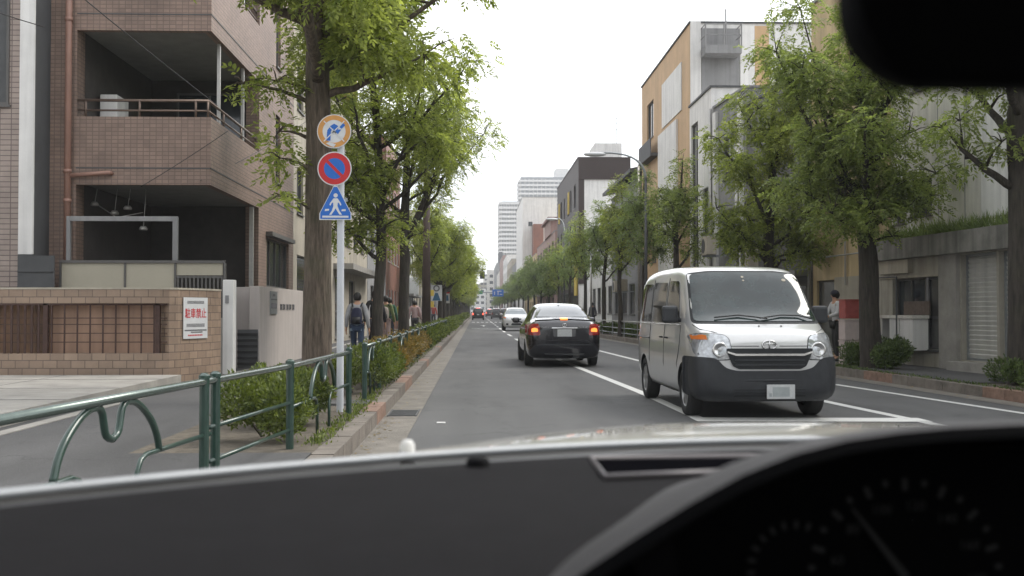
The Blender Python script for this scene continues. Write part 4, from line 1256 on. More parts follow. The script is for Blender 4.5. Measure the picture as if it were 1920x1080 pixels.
rt = [(6.55, 41.4, 7.1, "beside the tall lamp post"), (6.3, 46.6, 7.4, "second left of the lamp post"), (6.3, 52.5, 6.9, "third left of the lamp post"), (6.25, 61, 7.2, "right of the dark brown building's corner"),
      (6.25, 71, 7.0, "in front of the dark brown building"), (6.2, 80, 6.6, "at the middle of the dark brown building")]
for i, (x, y, h, s) in enumerate(rt):
    tree("young right street tree " + s, x, y, h, 2.8 + .3 * (i % 2), .105, 1.05, 61 + i, 1, "leaf" if i % 2 else "leaf_far", "bark_dark", cr=.38, nl=8, group=G)
tree("right street tree behind the viewpoint, mirrored in windscreens", 8.2, 7.6, 7.6, 2.8, .16, 2.2, 91, 1, "leaf_dark", "bark_dark", cr=.62, nl=7, group=G)
tree("right street tree farther behind the viewpoint, mirrored in windscreens", 8.2, -1.5, 8.0, 2.8, .16, 2.4, 92, 1, "leaf_dark", "bark_dark", cr=.66, nl=8, group=G)
tree("left street tree behind the viewpoint, mirrored in windscreens", -2.3, -3.5, 9.0, 3.0, .18, 3.0, 93, 1, "leaf", "bark_dark", cr=.8, nl=9)
protoR = []
for i, yy in enumerate([91, 102, 114, 127, 141, 156, 172, 190, 210, 232, 256, 284, 316, 350]):
    lab = "grey green right street tree, %s in line beyond the dark brown building" % nm[i]
    if i < 3:
        t = tree(lab, 6.2, yy, 6.8, 2.6, .13, 1.4, 81 + i, 2, "leaf_far", "bark_dark", cr=.52, nl=8, group=G); protoR.append(t)
    else:
        t = copy_tree(protoR[i % 3]); t.location = (6.2, yy, Z0); t.rotation_euler = (0, 0, i * 1.7); t["label"] = lab
        t.scale = (1.0, 1.0, 1 + .06 * (i % 4))

def shrub(label, x0, x1, y0, y1, h, seed, n, ls, leaf="leaf_shrub", group="clipped shrubs along the left railing", z=Z0, name="shrub"):
    rn = random.Random(seed); rg = np.random.default_rng(seed)
    cx, cy = (x0 + x1) / 2, (y0 + y1) / 2
    t = thing(name, label, "shrub", (cx, cy, z), 0, group)
    hx, hy = (x1 - x0) / 2, (y1 - y0) / 2
    lobes = []
    m = max(5, int((hx * hy) * 14))
    for i in range(min(m, 26)):
        lobes.append((rn.uniform(-hx, hx) * .62, rn.uniform(-hy, hy) * .75, h * rn.uniform(.32, .60), min(hx, h) * rn.uniform(.42, .62)))
    bm = MB()
    for i in range(26):                                         # stems
        lx, ly, lz, R = rn.choice(lobes)
        bm.tube([V(lx * .5, ly * .7, 0), V(lx * .8, ly * .9, lz * .5), V(lx, ly, lz) + V(rn.uniform(-.1, .1), rn.uniform(-.1, .1), R * .6)], [.012, .009, .004], 5)
    bm.build("stem", MT["bark_dark"], t, local=True)
    qs = []
    per = n // len(lobes)
    for lx, ly, lz, R in lobes:
        u = unit(rg.normal(size=(per, 3)))
        rr = R * rg.random((per, 1)) ** .32 * (1 + .18 * np.sin(u[:, :1] * 7 + lx * 9) * np.cos(u[:, 2:] * 6))
        p = np.array([lx, ly, lz]) + u * rr * np.array([1, 1.1, 1])
        p[:, 2] = np.abs(p[:, 2])
        tt = unit(u * .8 + rg.normal(size=(per, 3)) * .55 + np.array([0, 0, .55]))
        nn = unit(rg.normal(size=(per, 3)) * .6 + u * .5 + np.array([0, 0, .7]))
        qs.append(leaf_quads(p, tt, nn, ls * rg.uniform(.7, 1.35, per), ls * .48 * rg.uniform(.8, 1.2, per)))
    quads_mesh("foliage", np.concatenate(qs), MT[leaf], t)
    return t
shrub("largest low azalea shrub spilling through the railing at the near left", -2.25, -1.36, 8.8, 12.2, .64, 1, 22000, .042)
shrub("bright green round shrub at the end post beyond the walkway gap", -2.1, -1.16, 13.9, 17.6, .72, 2, 17000, .05, "leaf_shrub")
shrub("reddish tinged shrub, second beyond the walkway gap", -2.1, -1.16, 18.4, 23.0, .70, 3, 11000, .055, "leaf_shrub_red")
shrub("yellowish shrub, third beyond the walkway gap", -2.1, -1.16, 23.6, 28.5, .70, 4, 9000, .06, "leaf_shrub_red")
sy = 30.0
for i in range(9):
    L = 4.2 + .9 * i
    shrub("green hedge section along the left kerb, %s after the yellowish shrub" % nm[i], -2.1, -1.15, sy, sy + L, .74, 10 + i, 5200, .085 + .012 * i, "leaf_shrub")
    sy += L + (.9 if i < 3 else .2)
s_ = shrub("long far hedge closing the left kerb line down the street", -2.1, -1.3, sy, sy + 120, .8, 30, 6000, .3, "leaf_shrub")
GR = "low shrubs at the feet of the right street trees"
shrub("dark shrub round the foot of the stout right tree", 7.42, 8.3, 19.2, 22.3, .72, 41, 12000, .05, "leaf_shrub_dark", GR)
shrub("low shrub at the right picture edge by the kerb", 7.75, 8.75, 14.2, 17.0, .42, 42, 8000, .05, "leaf_shrub_dark", GR)
yy = 24.5
for i in range(10):
    L = 2.6 + i * .7
    shrub("dark green shrub on the right kerb, %s beyond the silver van" % nm[i], rk(yy, .25), rk(yy, .95), yy, yy + L, .62, 50 + i, 3500, .075 + .01 * i, "leaf_shrub_dark", GR)
    yy += L + 1.1

def weeds(label, pts, n, seed, hh, name="weeds", mat="leaf_shrub"):
    rg = np.random.default_rng(seed)
    idx = rg.integers(0, len(pts) - 1, n); f = rg.random((n, 1))
    P = np.array(pts)
    b = P[idx] * (1 - f) + P[idx + 1] * f + rg.normal(size=(n, 3)) * np.array([.06, .10, 0])
    t = unit(rg.normal(size=(n, 3)) * .45 + np.array([0, 0, 1]))
    nn = unit(rg.normal(size=(n, 3)) + np.array([0, .3, 0]))
    o = quads_mesh(name, leaf_quads(b, t, nn, hh * rg.uniform(.4, 1.2, n), np.full(n, .012) + .01 * rg.random(n)), MT[mat])
    return tag(o, label, "grass", kind="stuff")
fx = lambda Y: 11.13 - .091 * Y
weeds("thin wild grass growing on the concrete eave of the shop building", [(fx(Y) + .02, Y, 2.78) for Y in (23.4, 21.5, 20.0, 18.0, 16.0)], 2600, 3, .34, "roof_grass", "leaf_far")
weeds("short green weeds along the planting strip behind the left kerb", [(-1.36, 9.0, Z0), (-1.36, 12.4, Z0), (-1.4, 14.4, Z0), (-1.4, 24, Z0), (-1.4, 40, Z0)], 2200, 4, .055)
weeds("short dry weeds along the planting strip on the right", [(7.75, 14.2, Z0), (7.4, 20, Z0), (7.35, 22.3, Z0)], 1200, 6, .06, "weeds", "leaf_shrub_dark")

# ================================================================== STREET FURNITURE
RY = [(-2.02, 3.2), (-1.98, 4.5), (-1.71, 7.0), (-1.52, 8.78), (-1.38, 11.62)]
def rx(y):
    if y > 12.5: return -1.40 + min(.0, 0)
    for (x0, y0), (x1, y1) in zip(RY, RY[1:]):
        if y <= y1: return x0 + (x1 - x0) * (y - y0) / (y1 - y0)
    return RY[-1][0]
def railing(label, ys, kinds, zt=.85, far=False, fx=None, group=None, mats=None, dbl=()):
    fx = fx or rx
    mt, mr = mats or (MT["green"], MT["green_rail"])
    x0 = fx(ys[0])
    t = thing("guard_railing", label, "railing", (x0, ys[0], Z0), 0, group)
    P = lambda y, z: V(fx(y), y, z)
    for i, y in enumerate(ys):
        b = MB(); a = y
        for dy in ((-.10, .10) if i in dbl else (0,)):
            b.tube([P(y + dy, Z0 - .05), P(y + dy, zt - .0)], .032 if not far else .03, 10 if not far else 5)
            if not far: b.lathe([(.037, 0), (.037, .02), (.02, .035), (0, .038)], P(y + dy, zt - .0), V(1, 0, 0), V(0, 1, 0), UP, 10)
        b.build("post", mt, t, smooth=not far, auto=not far)
    r = MB()
    r.tube([P(y, zt - .02) for y in ys], .024 if not far else .025, 10 if not far else 5)
    r.build("top_rail", mr, t, smooth=True)
    for i in range(len(ys) - 1):
        lo = MB(); orn = MB()
        a, b = ys[i], ys[i + 1]; L = b - a; c = (a + b) / 2
        if kinds[i] == 'p':
            for z in (.53, .31): lo.tube([P(a, z), P(b, z)], .015, 7 if not far else 4)
        else:
            hw = min(.60, L * .34)
            for s in (-1, 1):
                e = a if s < 0 else b
                lo.tube([P(e, .49), P(c + s * hw * .70, .49), P(c + s * hw * .58, .465), P(c + s * hw * .50, .40), P(c + s * hw * .48, Z0 - .03)], .015, 7 if not far else 4)
                pts = [(s * hw * 1.0, .49), (s * hw * .93, .585), (s * hw * .80, .675), (s * hw * .60, .755), (s * hw * .42, .795), (s * hw * .27, .80), (s * hw * .185, .765), (s * hw * .15, .70), (s * hw * .105, .645), (0, .622)]
                sm = []
                for k in range(len(pts) - 1):
                    p0 = pts[max(k - 1, 0)]; p1 = pts[k]; p2 = pts[k + 1]; p3 = pts[min(k + 2, len(pts) - 1)]
                    for q in range(3):
                        w = q / 3
                        sm.append(tuple(.5 * (2 * p1[j] + (p2[j] - p0[j]) * w + (2 * p0[j] - 5 * p1[j] + 4 * p2[j] - p3[j]) * w * w + (3 * p1[j] - p0[j] - 3 * p2[j] + p3[j]) * w ** 3) for j in (0, 1)))
                sm.append(pts[-1])
                orn.tube([P(c + u, z) for u, z in sm], .02, 9 if not far else 4)
                if not far: orn.tube([P(c + s * hw * .33, .795), P(c + s * hw * .41, zt - .03)], .018, 6)
        lo.build("lower_rail", mt, t, smooth=True)
        if orn.v: orn.build("scroll", mt, t, smooth=True)
    return t
railing("near dark green guard railing with scroll ornament beside the walkway", [4.15, 6.95, 8.78, 11.62], ['o', 'p', 'o'], dbl=(1,))
yy = [13.45 + 2.0 * i for i in range(20)]
railing("long green guard railing running down the street beyond the walkway gap", yy, ['o' if i % 3 == 0 else 'p' for i in range(19)])
yy = [52.5 + 4 * i for i in range(14)]
railing("far stretch of the green guard railing on the left", yy, ['p'] * 13, far=True)
yy = [24.8 + 3 * i for i in range(14)]
railing("pale grey guard railing on the right kerb behind the vehicles", yy, ['p'] * 13, far=True, fx=lambda y: rk(y, .3), mats=(MT["steel"], MT["alu"]))

def disc_pts(r, n=40, a0=0, a1=360): return [(r * math.cos(rad(a0 + (a1 - a0) * i / n)), r * math.sin(rad(a0 + (a1 - a0) * i / n))) for i in range(n)]
UX, UZ = V(1, 0, 0), V(0, 0, 1)
def sign_pole():
    t = thing("sign_pole", "white metal pole carrying three traffic signs at the left railing", "sign pole", (-1.52, 12.0, Z0))
    p = MB(); p.tube([(-1.52, 12.0, .1), (-1.52, 12.0, 3.40)], .04, 16); p.lathe([(.04, 0), (.025, .03), (0, .035)], V(-1.52, 12, 3.40), UX, V(0, 1, 0), UZ, 16)
    p.build("pole_shaft", MT["post_white"], t, smooth=True, auto=True)
    b = MB()
    for z in (3.30, 2.88, 2.52): b.box(-1.60, -1.44, 11.94, 11.965, z - .02, z + .02)
    b.build("bracket", MT["steel"], t)
    X = -1.585; Y = 11.93
    def layer(poly, O, mi_mat, name, par, n0, n1):
        m = MB(); m.prism(poly, O, UX, UZ, n0, n1); return m.build(name, mi_mat, par)
    z1, z2, z3 = zh(247, 11.93), zh(317, 11.93), zh(382, 11.93)
    R = .19
    # --- one: blue arrow on orange ring (cancelled turn)
    O = V(X - .002, Y, z1)
    s = thing("round_sign", "x", "sign", O); del s["label"]; del s["category"]; s.parent = t; s.location = O - t.location
    layer(disc_pts(R), O, MT["swhite"], "sign_plate", s, 0, .008)
    def ring(r0, r1, O, m, nm_, par, n, a0=0, a1=360):
        mb = MB(); k = 48
        A = [(r0 * math.cos(rad(a0 + (a1 - a0) * i / k)), r0 * math.sin(rad(a0 + (a1 - a0) * i / k))) for i in range(k + 1)]
        Bp = [(r1 * math.cos(rad(a0 + (a1 - a0) * i / k)), r1 * math.sin(rad(a0 + (a1 - a0) * i / k))) for i in range(k + 1)]
        vs = [O + UX * a + UZ * b + V(0, -n, 0) for a, b in A + Bp]
        mb.add(vs, [(i, i + 1, k + 2 + i, k + 1 + i) for i in range(k)])
        return mb.build(nm_, m, par)
    ring(.128, .180, O, MT["sorange"], "orange_ring", s, .010)
    def flat(polys, O, m, nm_, par, n, sc_=1.0):
        mb = MB()
        for poly in polys:
            mb.add([O + UX * a * sc_ + UZ * b * sc_ + V(0, -n, 0) for a, b in poly], [tuple(range(len(poly)))])
        return mb.build(nm_, m, par)
    flat([[(-.085, -.105), (-.04, -.105), (-.035, .0), (-.01, .03), (.0, -.0), (.04, -.035), (.08, .02), (.04, .02), (.05, .04), (.045, .06), (.0, .085), (-.04, .06), (-.075, .01)],
          [(.06, .045), (.10, .09), (.125, .07), (.085, .028)]], O, MT["blue"], "blue_arrow", s, .0115)
    flat([[(-.035, -.01), (-.02, .012), (.012, .0), (.03, -.02), (.0, -.03)], [(-.11, .118), (-.118, .11), (.11, -.118), (.118, -.11)], [(.11, .118), (.118, .11), (-.11, -.118), (-.118, -.11)]], O, MT["swhite"], "worn_patch", s, .0125)
    flat([[(-.09, -.135), (-.04, -.165), (.0, -.178), (.02, -.145), (-.05, -.120)]], O, MT["swhite"], "scuff", s, .0126)
    # --- two: red ring, blue field, red bar
    O = V(X + .004, Y, z2)
    s = thing("round_sign", "x", "sign", O); del s["label"]; del s["category"]; s.parent = t; s.location = O - t.location
    layer(disc_pts(R), O, MT["swhite"], "sign_plate", s, 0, .008)
    ring(.117, .178, O, MT["sred"], "red_ring", s, .010)
    flat([disc_pts(.119, 48)], O, MT["blue"], "blue_field", s, .0095)
    a = .124 * .7071; w = .017
    flat([[(-a - w * .7, a - w * .7), (-a + w * .7, a + w * .7), (a + w * .7, -a + w * .7), (a - w * .7, -a - w * .7)]], O, MT["sred"], "red_bar", s, .011)
    # --- three: blue triangle with walker
    O = V(X + .016, Y, z3)
    s = thing("triangle_sign", "x", "sign", O); del s["label"]; del s["category"]; s.parent = t; s.location = O - t.location
    def tri(k):
        return [(-.178 * k, -.185 * k + 0), (.178 * k, -.185 * k), (.178 * k, -.115 * k), (.02 * k, .195 * k), (-.02 * k, .195 * k), (-.178 * k, -.115 * k)]
    layer(tri(1.0), O, MT["swhite"], "sign_plate", s, 0, .008)
    flat([tri(.945)], O, MT["blue"], "blue_field", s, .0095)
    man = [[(-.022, .055), (.025, .055), (.04, .03), (.062, .0), (.066, -.022), (.052, -.024), (.045, -.004), (.027, .012), (.022, -.03), (.045, -.085), (.068, -.118), (.070, -.128), (.045, -.126), (.018, -.085),
            (.002, -.055), (-.018, -.09), (-.045, -.128), (-.068, -.128), (-.062, -.115), (-.04, -.085), (-.022, -.03), (-.026, .012), (-.044, -.002), (-.052, -.024), (-.066, -.020), (-.060, .002), (-.036, .035)],
           disc_pts(.024, 14)]
    man[1] = [(x + .002, z + .088) for x, z in man[1]]
    flat(man, O, MT["swhite"], "walker_symbol", s, .0105)
    flat([[(-.145, -.160), (.145, -.160), (.145, -.138), (-.145, -.138)], [(-.118, -.088), (-.072, -.082), (-.068, -.062), (-.114, -.064)], [(.068, -.088), (.115, -.086), (.112, -.064), (.07, -.068)]], O, MT["swhite"], "crossing_stripes", s, .0106)
sign_pole()

def util_pole():
    t = thing("utility_pole", "tall brown utility pole standing between the left trees", "utility pole", (-2.0, 43.0, Z0))
    p = MB(); p.tube([(-2.0, 43.0, .1), (-2.0, 43.0, 9.2)], [.17, .12], 12); p.build("pole_shaft", MT["polebrown"], t, smooth=True)
    b = MB()
    for z in (2.0, 1.55): b.box(-1.83, -1.70, 42.9, 42.98, z - .12, z + .12)
    b.build("yellow_tag", MT["yellow"], t)
    b = MB(); b.lathe([(.0, 0), (.2, 0), (.2, .7), (0, .7)], V(-2.3, 43, 7.4), UX, V(0, 1, 0), UZ, 12); b.box(-2.9, -1.1, 42.95, 43.05, 8.5, 8.6); b.build("transformer", MT["grey"], t)
util_pole()
def cable(pts_, label, r=.012):
    m = MB(); m.tube(pts_, r, 5); tag(m.build("overhead_cable", MT["black"], None, smooth=True), label, "cable", "overhead cables across the left buildings")
def sag(a, b, s, n=14): return [V(*a).lerp(V(*b), i / n) - UP * (s * 4 * (i / n) * (1 - i / n)) for i in range(n + 1)]
def pxp(px, py, Y): return ((px - 893) / 2000 * Y, Y, zh(py, Y))
cable(sag(pxp(130, -25, 17), pxp(410, 200, 20.1), .02), "thin cable falling steeply to the rail of the brown balcony", .009)
cable(sag(pxp(-60, 5, 16), pxp(90, 55, 19.3), .02), "thin cable over the pink tiled building at the top left corner", .009)
cable(sag(pxp(430, 247, 20.0), pxp(270, 352, 20.1), .02), "thin cable rising across the lower brown parapet", .007)
cable(sag(pxp(600, 210, 30), pxp(380, 340, 20.15), .1), "long thin cable crossing the brown street wall towards the big trunk", .007)

def board(label, x, y, z0, z1, w, kind):
    t = thing("sign_board", label, "sign", (x, y, Z0))
    p = MB(); p.tube([(x - w / 2 - .03, y, .1), (x - w / 2 - .03, y, z1 + .1)], .03, 6); p.build("pole_shaft", MT["steel"], t)
    b = MB(); b.box(x - w / 2, x + w / 2, y - .03, y, z0, z1); b.build("sign_plate", MT["swhite"], t)
    b = MB(); zc = (z0 + z1) / 2; k = w
    if kind == 0:
        b.prism([(-.38 * k, -.70 * k), (.38 * k, -.70 * k), (.12 * k, .0), (-.12 * k, .0)], V(x, y - .031, zc), UX, UZ, 0, .006)
        m2 = MB(); m2.lathe([(.18 * k, .0), (.30 * k, 0), (.30 * k, .006), (.18 * k, .006)], V(x, y - .034, zc + .42 * k), UX, UZ, V(0, -1, 0), 16); m2.build("ring_symbol", MT["ink"], t)
    else:
        b.prism([(-.35 * k, -.5 * k), (.35 * k, -.5 * k), (.25 * k, .4 * k), (-.25 * k, .4 * k)], V(x, y - .031, zc), UX, UZ, 0, .006)
        m2 = MB(); m2.box(x - w / 2, x + w / 2, y - .035, y - .031, z1 - .1, z1); m2.build("red_header", MT["sred"], t)
    b.build("blue_symbol", M("board_blue", (.03, .12, .22), .5), t)
board("white crossing guide board with ring and blue shape among the left trunks", -2.25, 64.5 - 4, 1.85, 2.75, .62, 0)
board("smaller white board with red header beside the crossing guide board", -2.0, 72, 1.80, 2.55, .42, 1)

def lamp(label, x, y, hz, hx):
    t = thing("street_lamp", label, "street lamp", (x, y, Z0), 0, "street lamps over the right kerb")
    p = MB(); p.tube([(x, y, .1), (x, y, hz - .9)], [.065, .045], 10); 
    p.build("pole_shaft", MT["dgrey"], t, smooth=True)
    p = MB(); p.tube(bez(V(x, y, hz - .95), V(x, y, hz + .08), V(hx + .5, y, hz + .06), 10), [.05] * 5 + [.035] * 6, 8); p.build("lamp_arm", MT["steel"], t, smooth=True)
    p = MB(); p.lathe([(.0, -.42), (.09, -.38), (.14, -.15), (.15, .1), (.11, .28), (.04, .42), (0, .43)], V(hx + .15, y, hz), V(0, 1, 0), UZ * .6, UX, 14)
    p.build("lamp_head", MT["swhite"], t, smooth=True)
lamp("nearer grey street lamp with its head reaching over the lane", 6.3, 39.4, 7.1, 4.25)
lamp("farther street lamp in front of the pinkish apartments", 5.95, 72, 7.5, 4.95)
p = MB(); p.tube([(6.15, 57, .1), (6.15, 57, 4.5)], .05, 8); tag(p.build("post", MT["alu"], None, smooth=True), "plain pale post between the young right trees", "post")
def slat_pole(label, x, y, h):
    p = MB(); p.tube([(x, y, .1), (x, y, h)], .055, 8); tag(p.build("post", MT["alu"], None, smooth=True), label, "post")
slat_pole("tall pale post standing before the grey building right of the van roof", 7.05, 28.6, 5.8)

def gantry():
    t = thing("sign_gantry", "grey gantry beam across the street with a blue direction board", "gantry", (-2.3, 200, Z0))
    p = MB(); p.tube([(-2.3, 200, .1), (-2.3, 200, 4.9)], .14, 8); p.tube([(-2.3, 200, 4.75), (6.9, 200, 4.75)], .13, 8); p.build("beam", MT["steel"], t)
    b = MB(); b.box(3.0, 5.1, 199.7, 199.8, 4.0, 5.3); b.build("blue_board", MT["blue"], t)
    b = MB(); b.box(3.35, 3.5, 199.68, 199.7, 4.3, 4.9); b.box(3.9, 4.7, 199.68, 199.7, 4.9, 5.05); b.box(4.0, 4.15, 199.68, 199.7, 4.25, 4.9); b.box(4.4, 4.85, 199.68, 199.7, 4.3, 4.45)
    b.build("board_marks", MT["swhite"], t)
    b = MB(); b.box(.4, 1.2, 199.7, 199.8, 4.4, 5.1); b.build("green_board", MT["sgreen"], t)
gantry()
def signal():
    Y = 120
    t = thing("traffic_light", "dark traffic signal seen from behind hanging over the street end", "traffic light", (-2.3, Y, Z0))
    p = MB(); p.tube([(-2.3, Y, .1), (-2.3, Y, 5.7)], .1, 8); p.tube([(-2.3, Y, 5.6), (.45, Y, 5.75)], .05, 6); p.build("pole_shaft", MT["dgrey"], t)
    b = MB(); b.box(.4, .95, Y - .15, Y + .12, 4.9, 5.75); b.box(.55, .8, Y - .15, Y + .1, 5.75, 6.05); b.build("signal_box", MT["black"], t, bevel=.05)
    b = MB()
    for z in (5.1, 5.35, 5.6): b.lathe([(.1, 0), (.11, .2), (.1, .2)], V(.68, Y - .15, z), UX, UZ, V(0, -1, 0), 10)
    b.build("visor", MT["black"], t)
signal()
# air conditioner units and pipes on the right facades
for i, (x, y, z, lab) in enumerate(((7.55, 54.5, 2.3, "cream air conditioner box on the wall of the grey curved roof building"), (7.55, 57.2, 2.3, "second cream air conditioner box on the curved roof building, farther along"),
        (7.95, 30.8, 2.55, "air conditioner box on the canopy of the slate clad building"), (7.6, 34.6, 3.1, "air conditioner box high on the narrow grey building with white pilasters"))):
    t = thing("air_conditioner", lab, "air conditioner", (x, y, z), 0, "air conditioner boxes on the right facades")
    b = MB(); b.box(x - .16, x + .16, y - .42, y + .42, z, z + .6); b.build("unit_case", MT["cream"], t, bevel=.02)
    b = MB(); b.lathe([(.23, 0), (.24, .012), (.22, .014), (.05, .01), (0, .01)], V(x - .161, y + .1, z + .3), V(0, 1, 0), UZ, V(-1, 0, 0), 20); b.build("fan_grille", MT["dgrey"], t)
    b = MB(); b.box(x - .16, x + .5, y - .3, y - .26, z - .05, z - .002); b.box(x - .16, x + .5, y + .26, y + .3, z - .05, z - .002); b.build("bracket", MT["steel"], t)
for i, (x, y, h, lab) in enumerate(((8.62, 27.34, 7.6, "rain pipe at the joint between the beige and slate clad buildings"), (8.0, 36.15, 8.2, "rain pipe between the narrow grey and lower white buildings"), (7.98, 52.2, 8.5, "rain pipe beside the tall orange building"), (9.36, 18.95 + 4.8, 8.0, "rain pipe between the off-white shop building and the beige one"))):
    p = MB(); p.tube([(x, y, .1), (x, y, h)], .045, 8)
    for z in (1.2, 3.2, 5.2): p.tube([(x, y, z), (x, y, z + .05)], .06, 8)
    tag(p.build("rain_pipe", MT["alu"], None, smooth=True), lab, "pipe")
rgl = np.random.default_rng(9)
nL = 420
bx_ = np.stack([np.where(rgl.random(nL) < .6, -1.08 + np.abs(rgl.normal(size=nL)) * .12, rk(20) - np.abs(rgl.normal(size=nL)) * .2), 9 + rgl.random(nL) ** 1.6 * 40, np.full(nL, .008)], axis=1)
for i in range(nL):
    if bx_[i, 0] > 3: bx_[i, 0] = rk(bx_[i, 1], -.02 - abs(rgl.normal()) * .15)
tt_ = unit(rgl.normal(size=(nL, 3)) * np.array([1, 1, .05])); nn_ = unit(rgl.normal(size=(nL, 3)) * .12 + np.array([0, 0, 1.0]))
tag(quads_mesh("fallen_leaves", leaf_quads(bx_, tt_, nn_, .05 * rgl.uniform(.6, 1.2, nL), .03 * rgl.uniform(.7, 1.2, nL)), MT["leaf_shrub_red"]), "small fallen leaves scattered along both gutters", "leaves", kind="stuff")
# street banners and shop awnings on the left pavement far away
rn = random.Random(4)
cols = [("pink", (.5, .2, .2)), ("white", (.6, .6, .6)), ("blue", (.08, .16, .4)), ("red", (.45, .06, .05)), ("pale grey", (.45, .45, .47))]
for i in range(5):
    yy = 92 + i * 15
    t = thing("banner", "%s vertical shop banner by the far left pavement" % cols[i][0], "banner", (-2.9, yy, Z0))
    b = MB(); b.tube([(-2.9, yy, .1), (-2.9, yy, 2.6)], .03, 5); b.build("banner_pole", MT["alu"], t)
    b = MB(); b.box(-2.86, -2.35, yy - .01, yy + .01, .9, 2.5); b.build("banner_cloth", M("cloth_" + cols[i][0].replace(" ", "_"), cols[i][1], .8), t)

# ================================================================== VEHICLES
CP = dict(
    silver=M("silver_paint", (.60, .60, .60), .28, .05, 3, metal=.35, obj=True, coat=1.0),
    black=M("black_paint", (.006, .006, .011), .16, .1, 3, obj=True, coat=1.0),
    white=M("white_paint", (.60, .60, .60), .3, .04, 3, obj=True, coat=1.0),
    gunmetal=M("grey_paint", (.10, .10, .105), .3, .05, 3, metal=.4, obj=True, coat=1.0),
    plastic=M("dark_bumper_plastic", (.024, .026, .030), .55, .15, 14, obj=True),
    glass=M("car_glass", (.012, .015, .017), .04, .1, 2, spec=.8, obj=True),
    glass_rear=M("car_rear_glass", (.10, .11, .12), .06, .1, 2, spec=1.0, obj=True, coat=1.0, metal=.35),
    lamp=M("headlamp_lens", (.46, .48, .50), .10, .45, 16, metal=.55, obj=True, coat=1.0),
    chrome=M("chrome", (.70, .70, .70), .15, .05, 6, metal=1.0, obj=True),
    tyre=M("tyre", (.018, .018, .018), .85, .2, 20, obj=True),
    rim=M("rim", (.36, .36, .36), .4, .1, 8, metal=.6, obj=True),
    amber=M("amber_lens", (.60, .16, .03), .2, .05, 8, obj=True),
    redlens=M("red_lens", (.30, .015, .015), .15, .1, 8, obj=True, coat=1.0),
    plate=M("licence_plate", (.50, .51, .51), .5, .1, 30, obj=True),
    smudge=M("plate_smudge", (.33, .36, .36), .6, .1, 9, obj=True),
    inside=M("cabin_dark", (.02, .022, .024), .8, .2, 5, obj=True),
    brake=emis("brake_glow", (1.0, .24, .04), 1.35),
    brake_dim=emis("brake_glow_soft", (1.0, .10, .05), 1.6),
)

def car_surface(stations, name, mat, parent, W2, wheels, wr, sub=2):
    """lofted body: (y, zbottom, zshoulder, ztop, half body, half cabin base, half roof)"""
    vs = []; fs = []
    def prof(s, k=1.0):
        y, zb, zs, zt, wb, wc, wf = s
        zm = zb + (zs - zb) * .5
        P = [(0, zb), (wb * .72, zb), (wb * .965, zb + .03), (wb, zb + (zs - zb) * .30), (wb, zb + (zs - zb) * .68), (wb - .02, zs - .05), (wc, zs + (.012 if zt - zs > .05 else .0)),
             (wc + (wf - wc) * .55, zs + (zt - zs) * .55), (wf, zt - min(.06, (zt - zs) * .25)), (wf - .10, zt - .002), (wf * .5, zt + .012), (0, zt + .018)]
        cz = (zb + zt) / 2
        P = [(x * k, cz + (z - cz) * k) for x, z in P]
        full = P + [(-x, z) for x, z in P[-2:0:-1]]
        return [(x, y, z) for x, z in full]
    first, last = stations[0], stations[-1]
    rings = [prof(first, .55), prof(first, .93)] + [prof(s) for s in stations] + [prof(last, .93), prof(last, .55)]
    rings[0] = [(x, y - .012, z) for x, y, z in rings[0]]; rings[1] = [(x, y - .01, z) for x, y, z in rings[1]]
    rings[-1] = [(x, y + .012, z) for x, y, z in rings[-1]]; rings[-2] = [(x, y + .01, z) for x, y, z in rings[-2]]
    n = len(rings[0])
    for r in rings: vs += r
    for i in range(len(rings) - 1):
        for k in range(n):
            fs.append((i * n + k, i * n + (k + 1) % n, (i + 1) * n + (k + 1) % n, (i + 1) * n + k))
    fs.append(tuple(range(n - 1, -1, -1))); fs.append(tuple((len(rings) - 1) * n + k for k in range(n)))
    me = bpy.data.meshes.new(name); me.from_pydata(vs, [], fs)
    for m in (mat, CP["inside"]): me.materials.append(m)
    bm = bmesh.new(); bm.from_mesh(me); bmesh.ops.recalc_face_normals(bm, faces=bm.faces); bm.to_mesh(me); bm.free()
    o = bpy.data.objects.new(name, me); COL.objects.link(o); o.parent = parent
    md = o.modifiers.new("s", 'SUBSURF'); md.levels = sub; md.render_levels = sub
    bake(o)
    bvh_full = BVHTree.FromPolygons([v.co.copy() for v in o.data.vertices], [tuple(p.vertices) for p in o.data.polygons])
    cut = MB()
    for y in wheels:
        for sd in (-1, 1):
            x0 = sd * (W2 - .24); x1 = sd * (W2 + .2)
            pr = [(0, 0), (wr, 0), (wr, 1), (0, 1)]
            k = 28
            poly = [(wr * math.cos(2 * PI * i / k), max(-.35, wr * math.sin(2 * PI * i / k))) for i in range(k)]
            cut.prism(poly, V(min(x0, x1), y, .30), V(0, 1, 0), UZ, 0, abs(x1 - x0))
    c = cut.build("cut", CP["inside"], None)
    bmc = bmesh.new(); bmc.from_mesh(c.data); bmesh.ops.recalc_face_normals(bmc, faces=bmc.faces); bmc.to_mesh(c.data); bmc.free()
    md = o.modifiers.new("b", 'BOOLEAN'); md.object = c; md.operation = 'DIFFERENCE'; md.solver = 'EXACT'
    # the cutter must live in the same space as the body
    c.matrix_basis = chain(o)
    bpy.context.view_layer.update()
    nb = len(o.data.polygons)
    bake(o)
    bpy.data.objects.remove(c)
    for p in o.data.polygons: p.use_smooth = True
    o.data.set_sharp_from_angle(angle=rad(38))
    return o, bvh_full

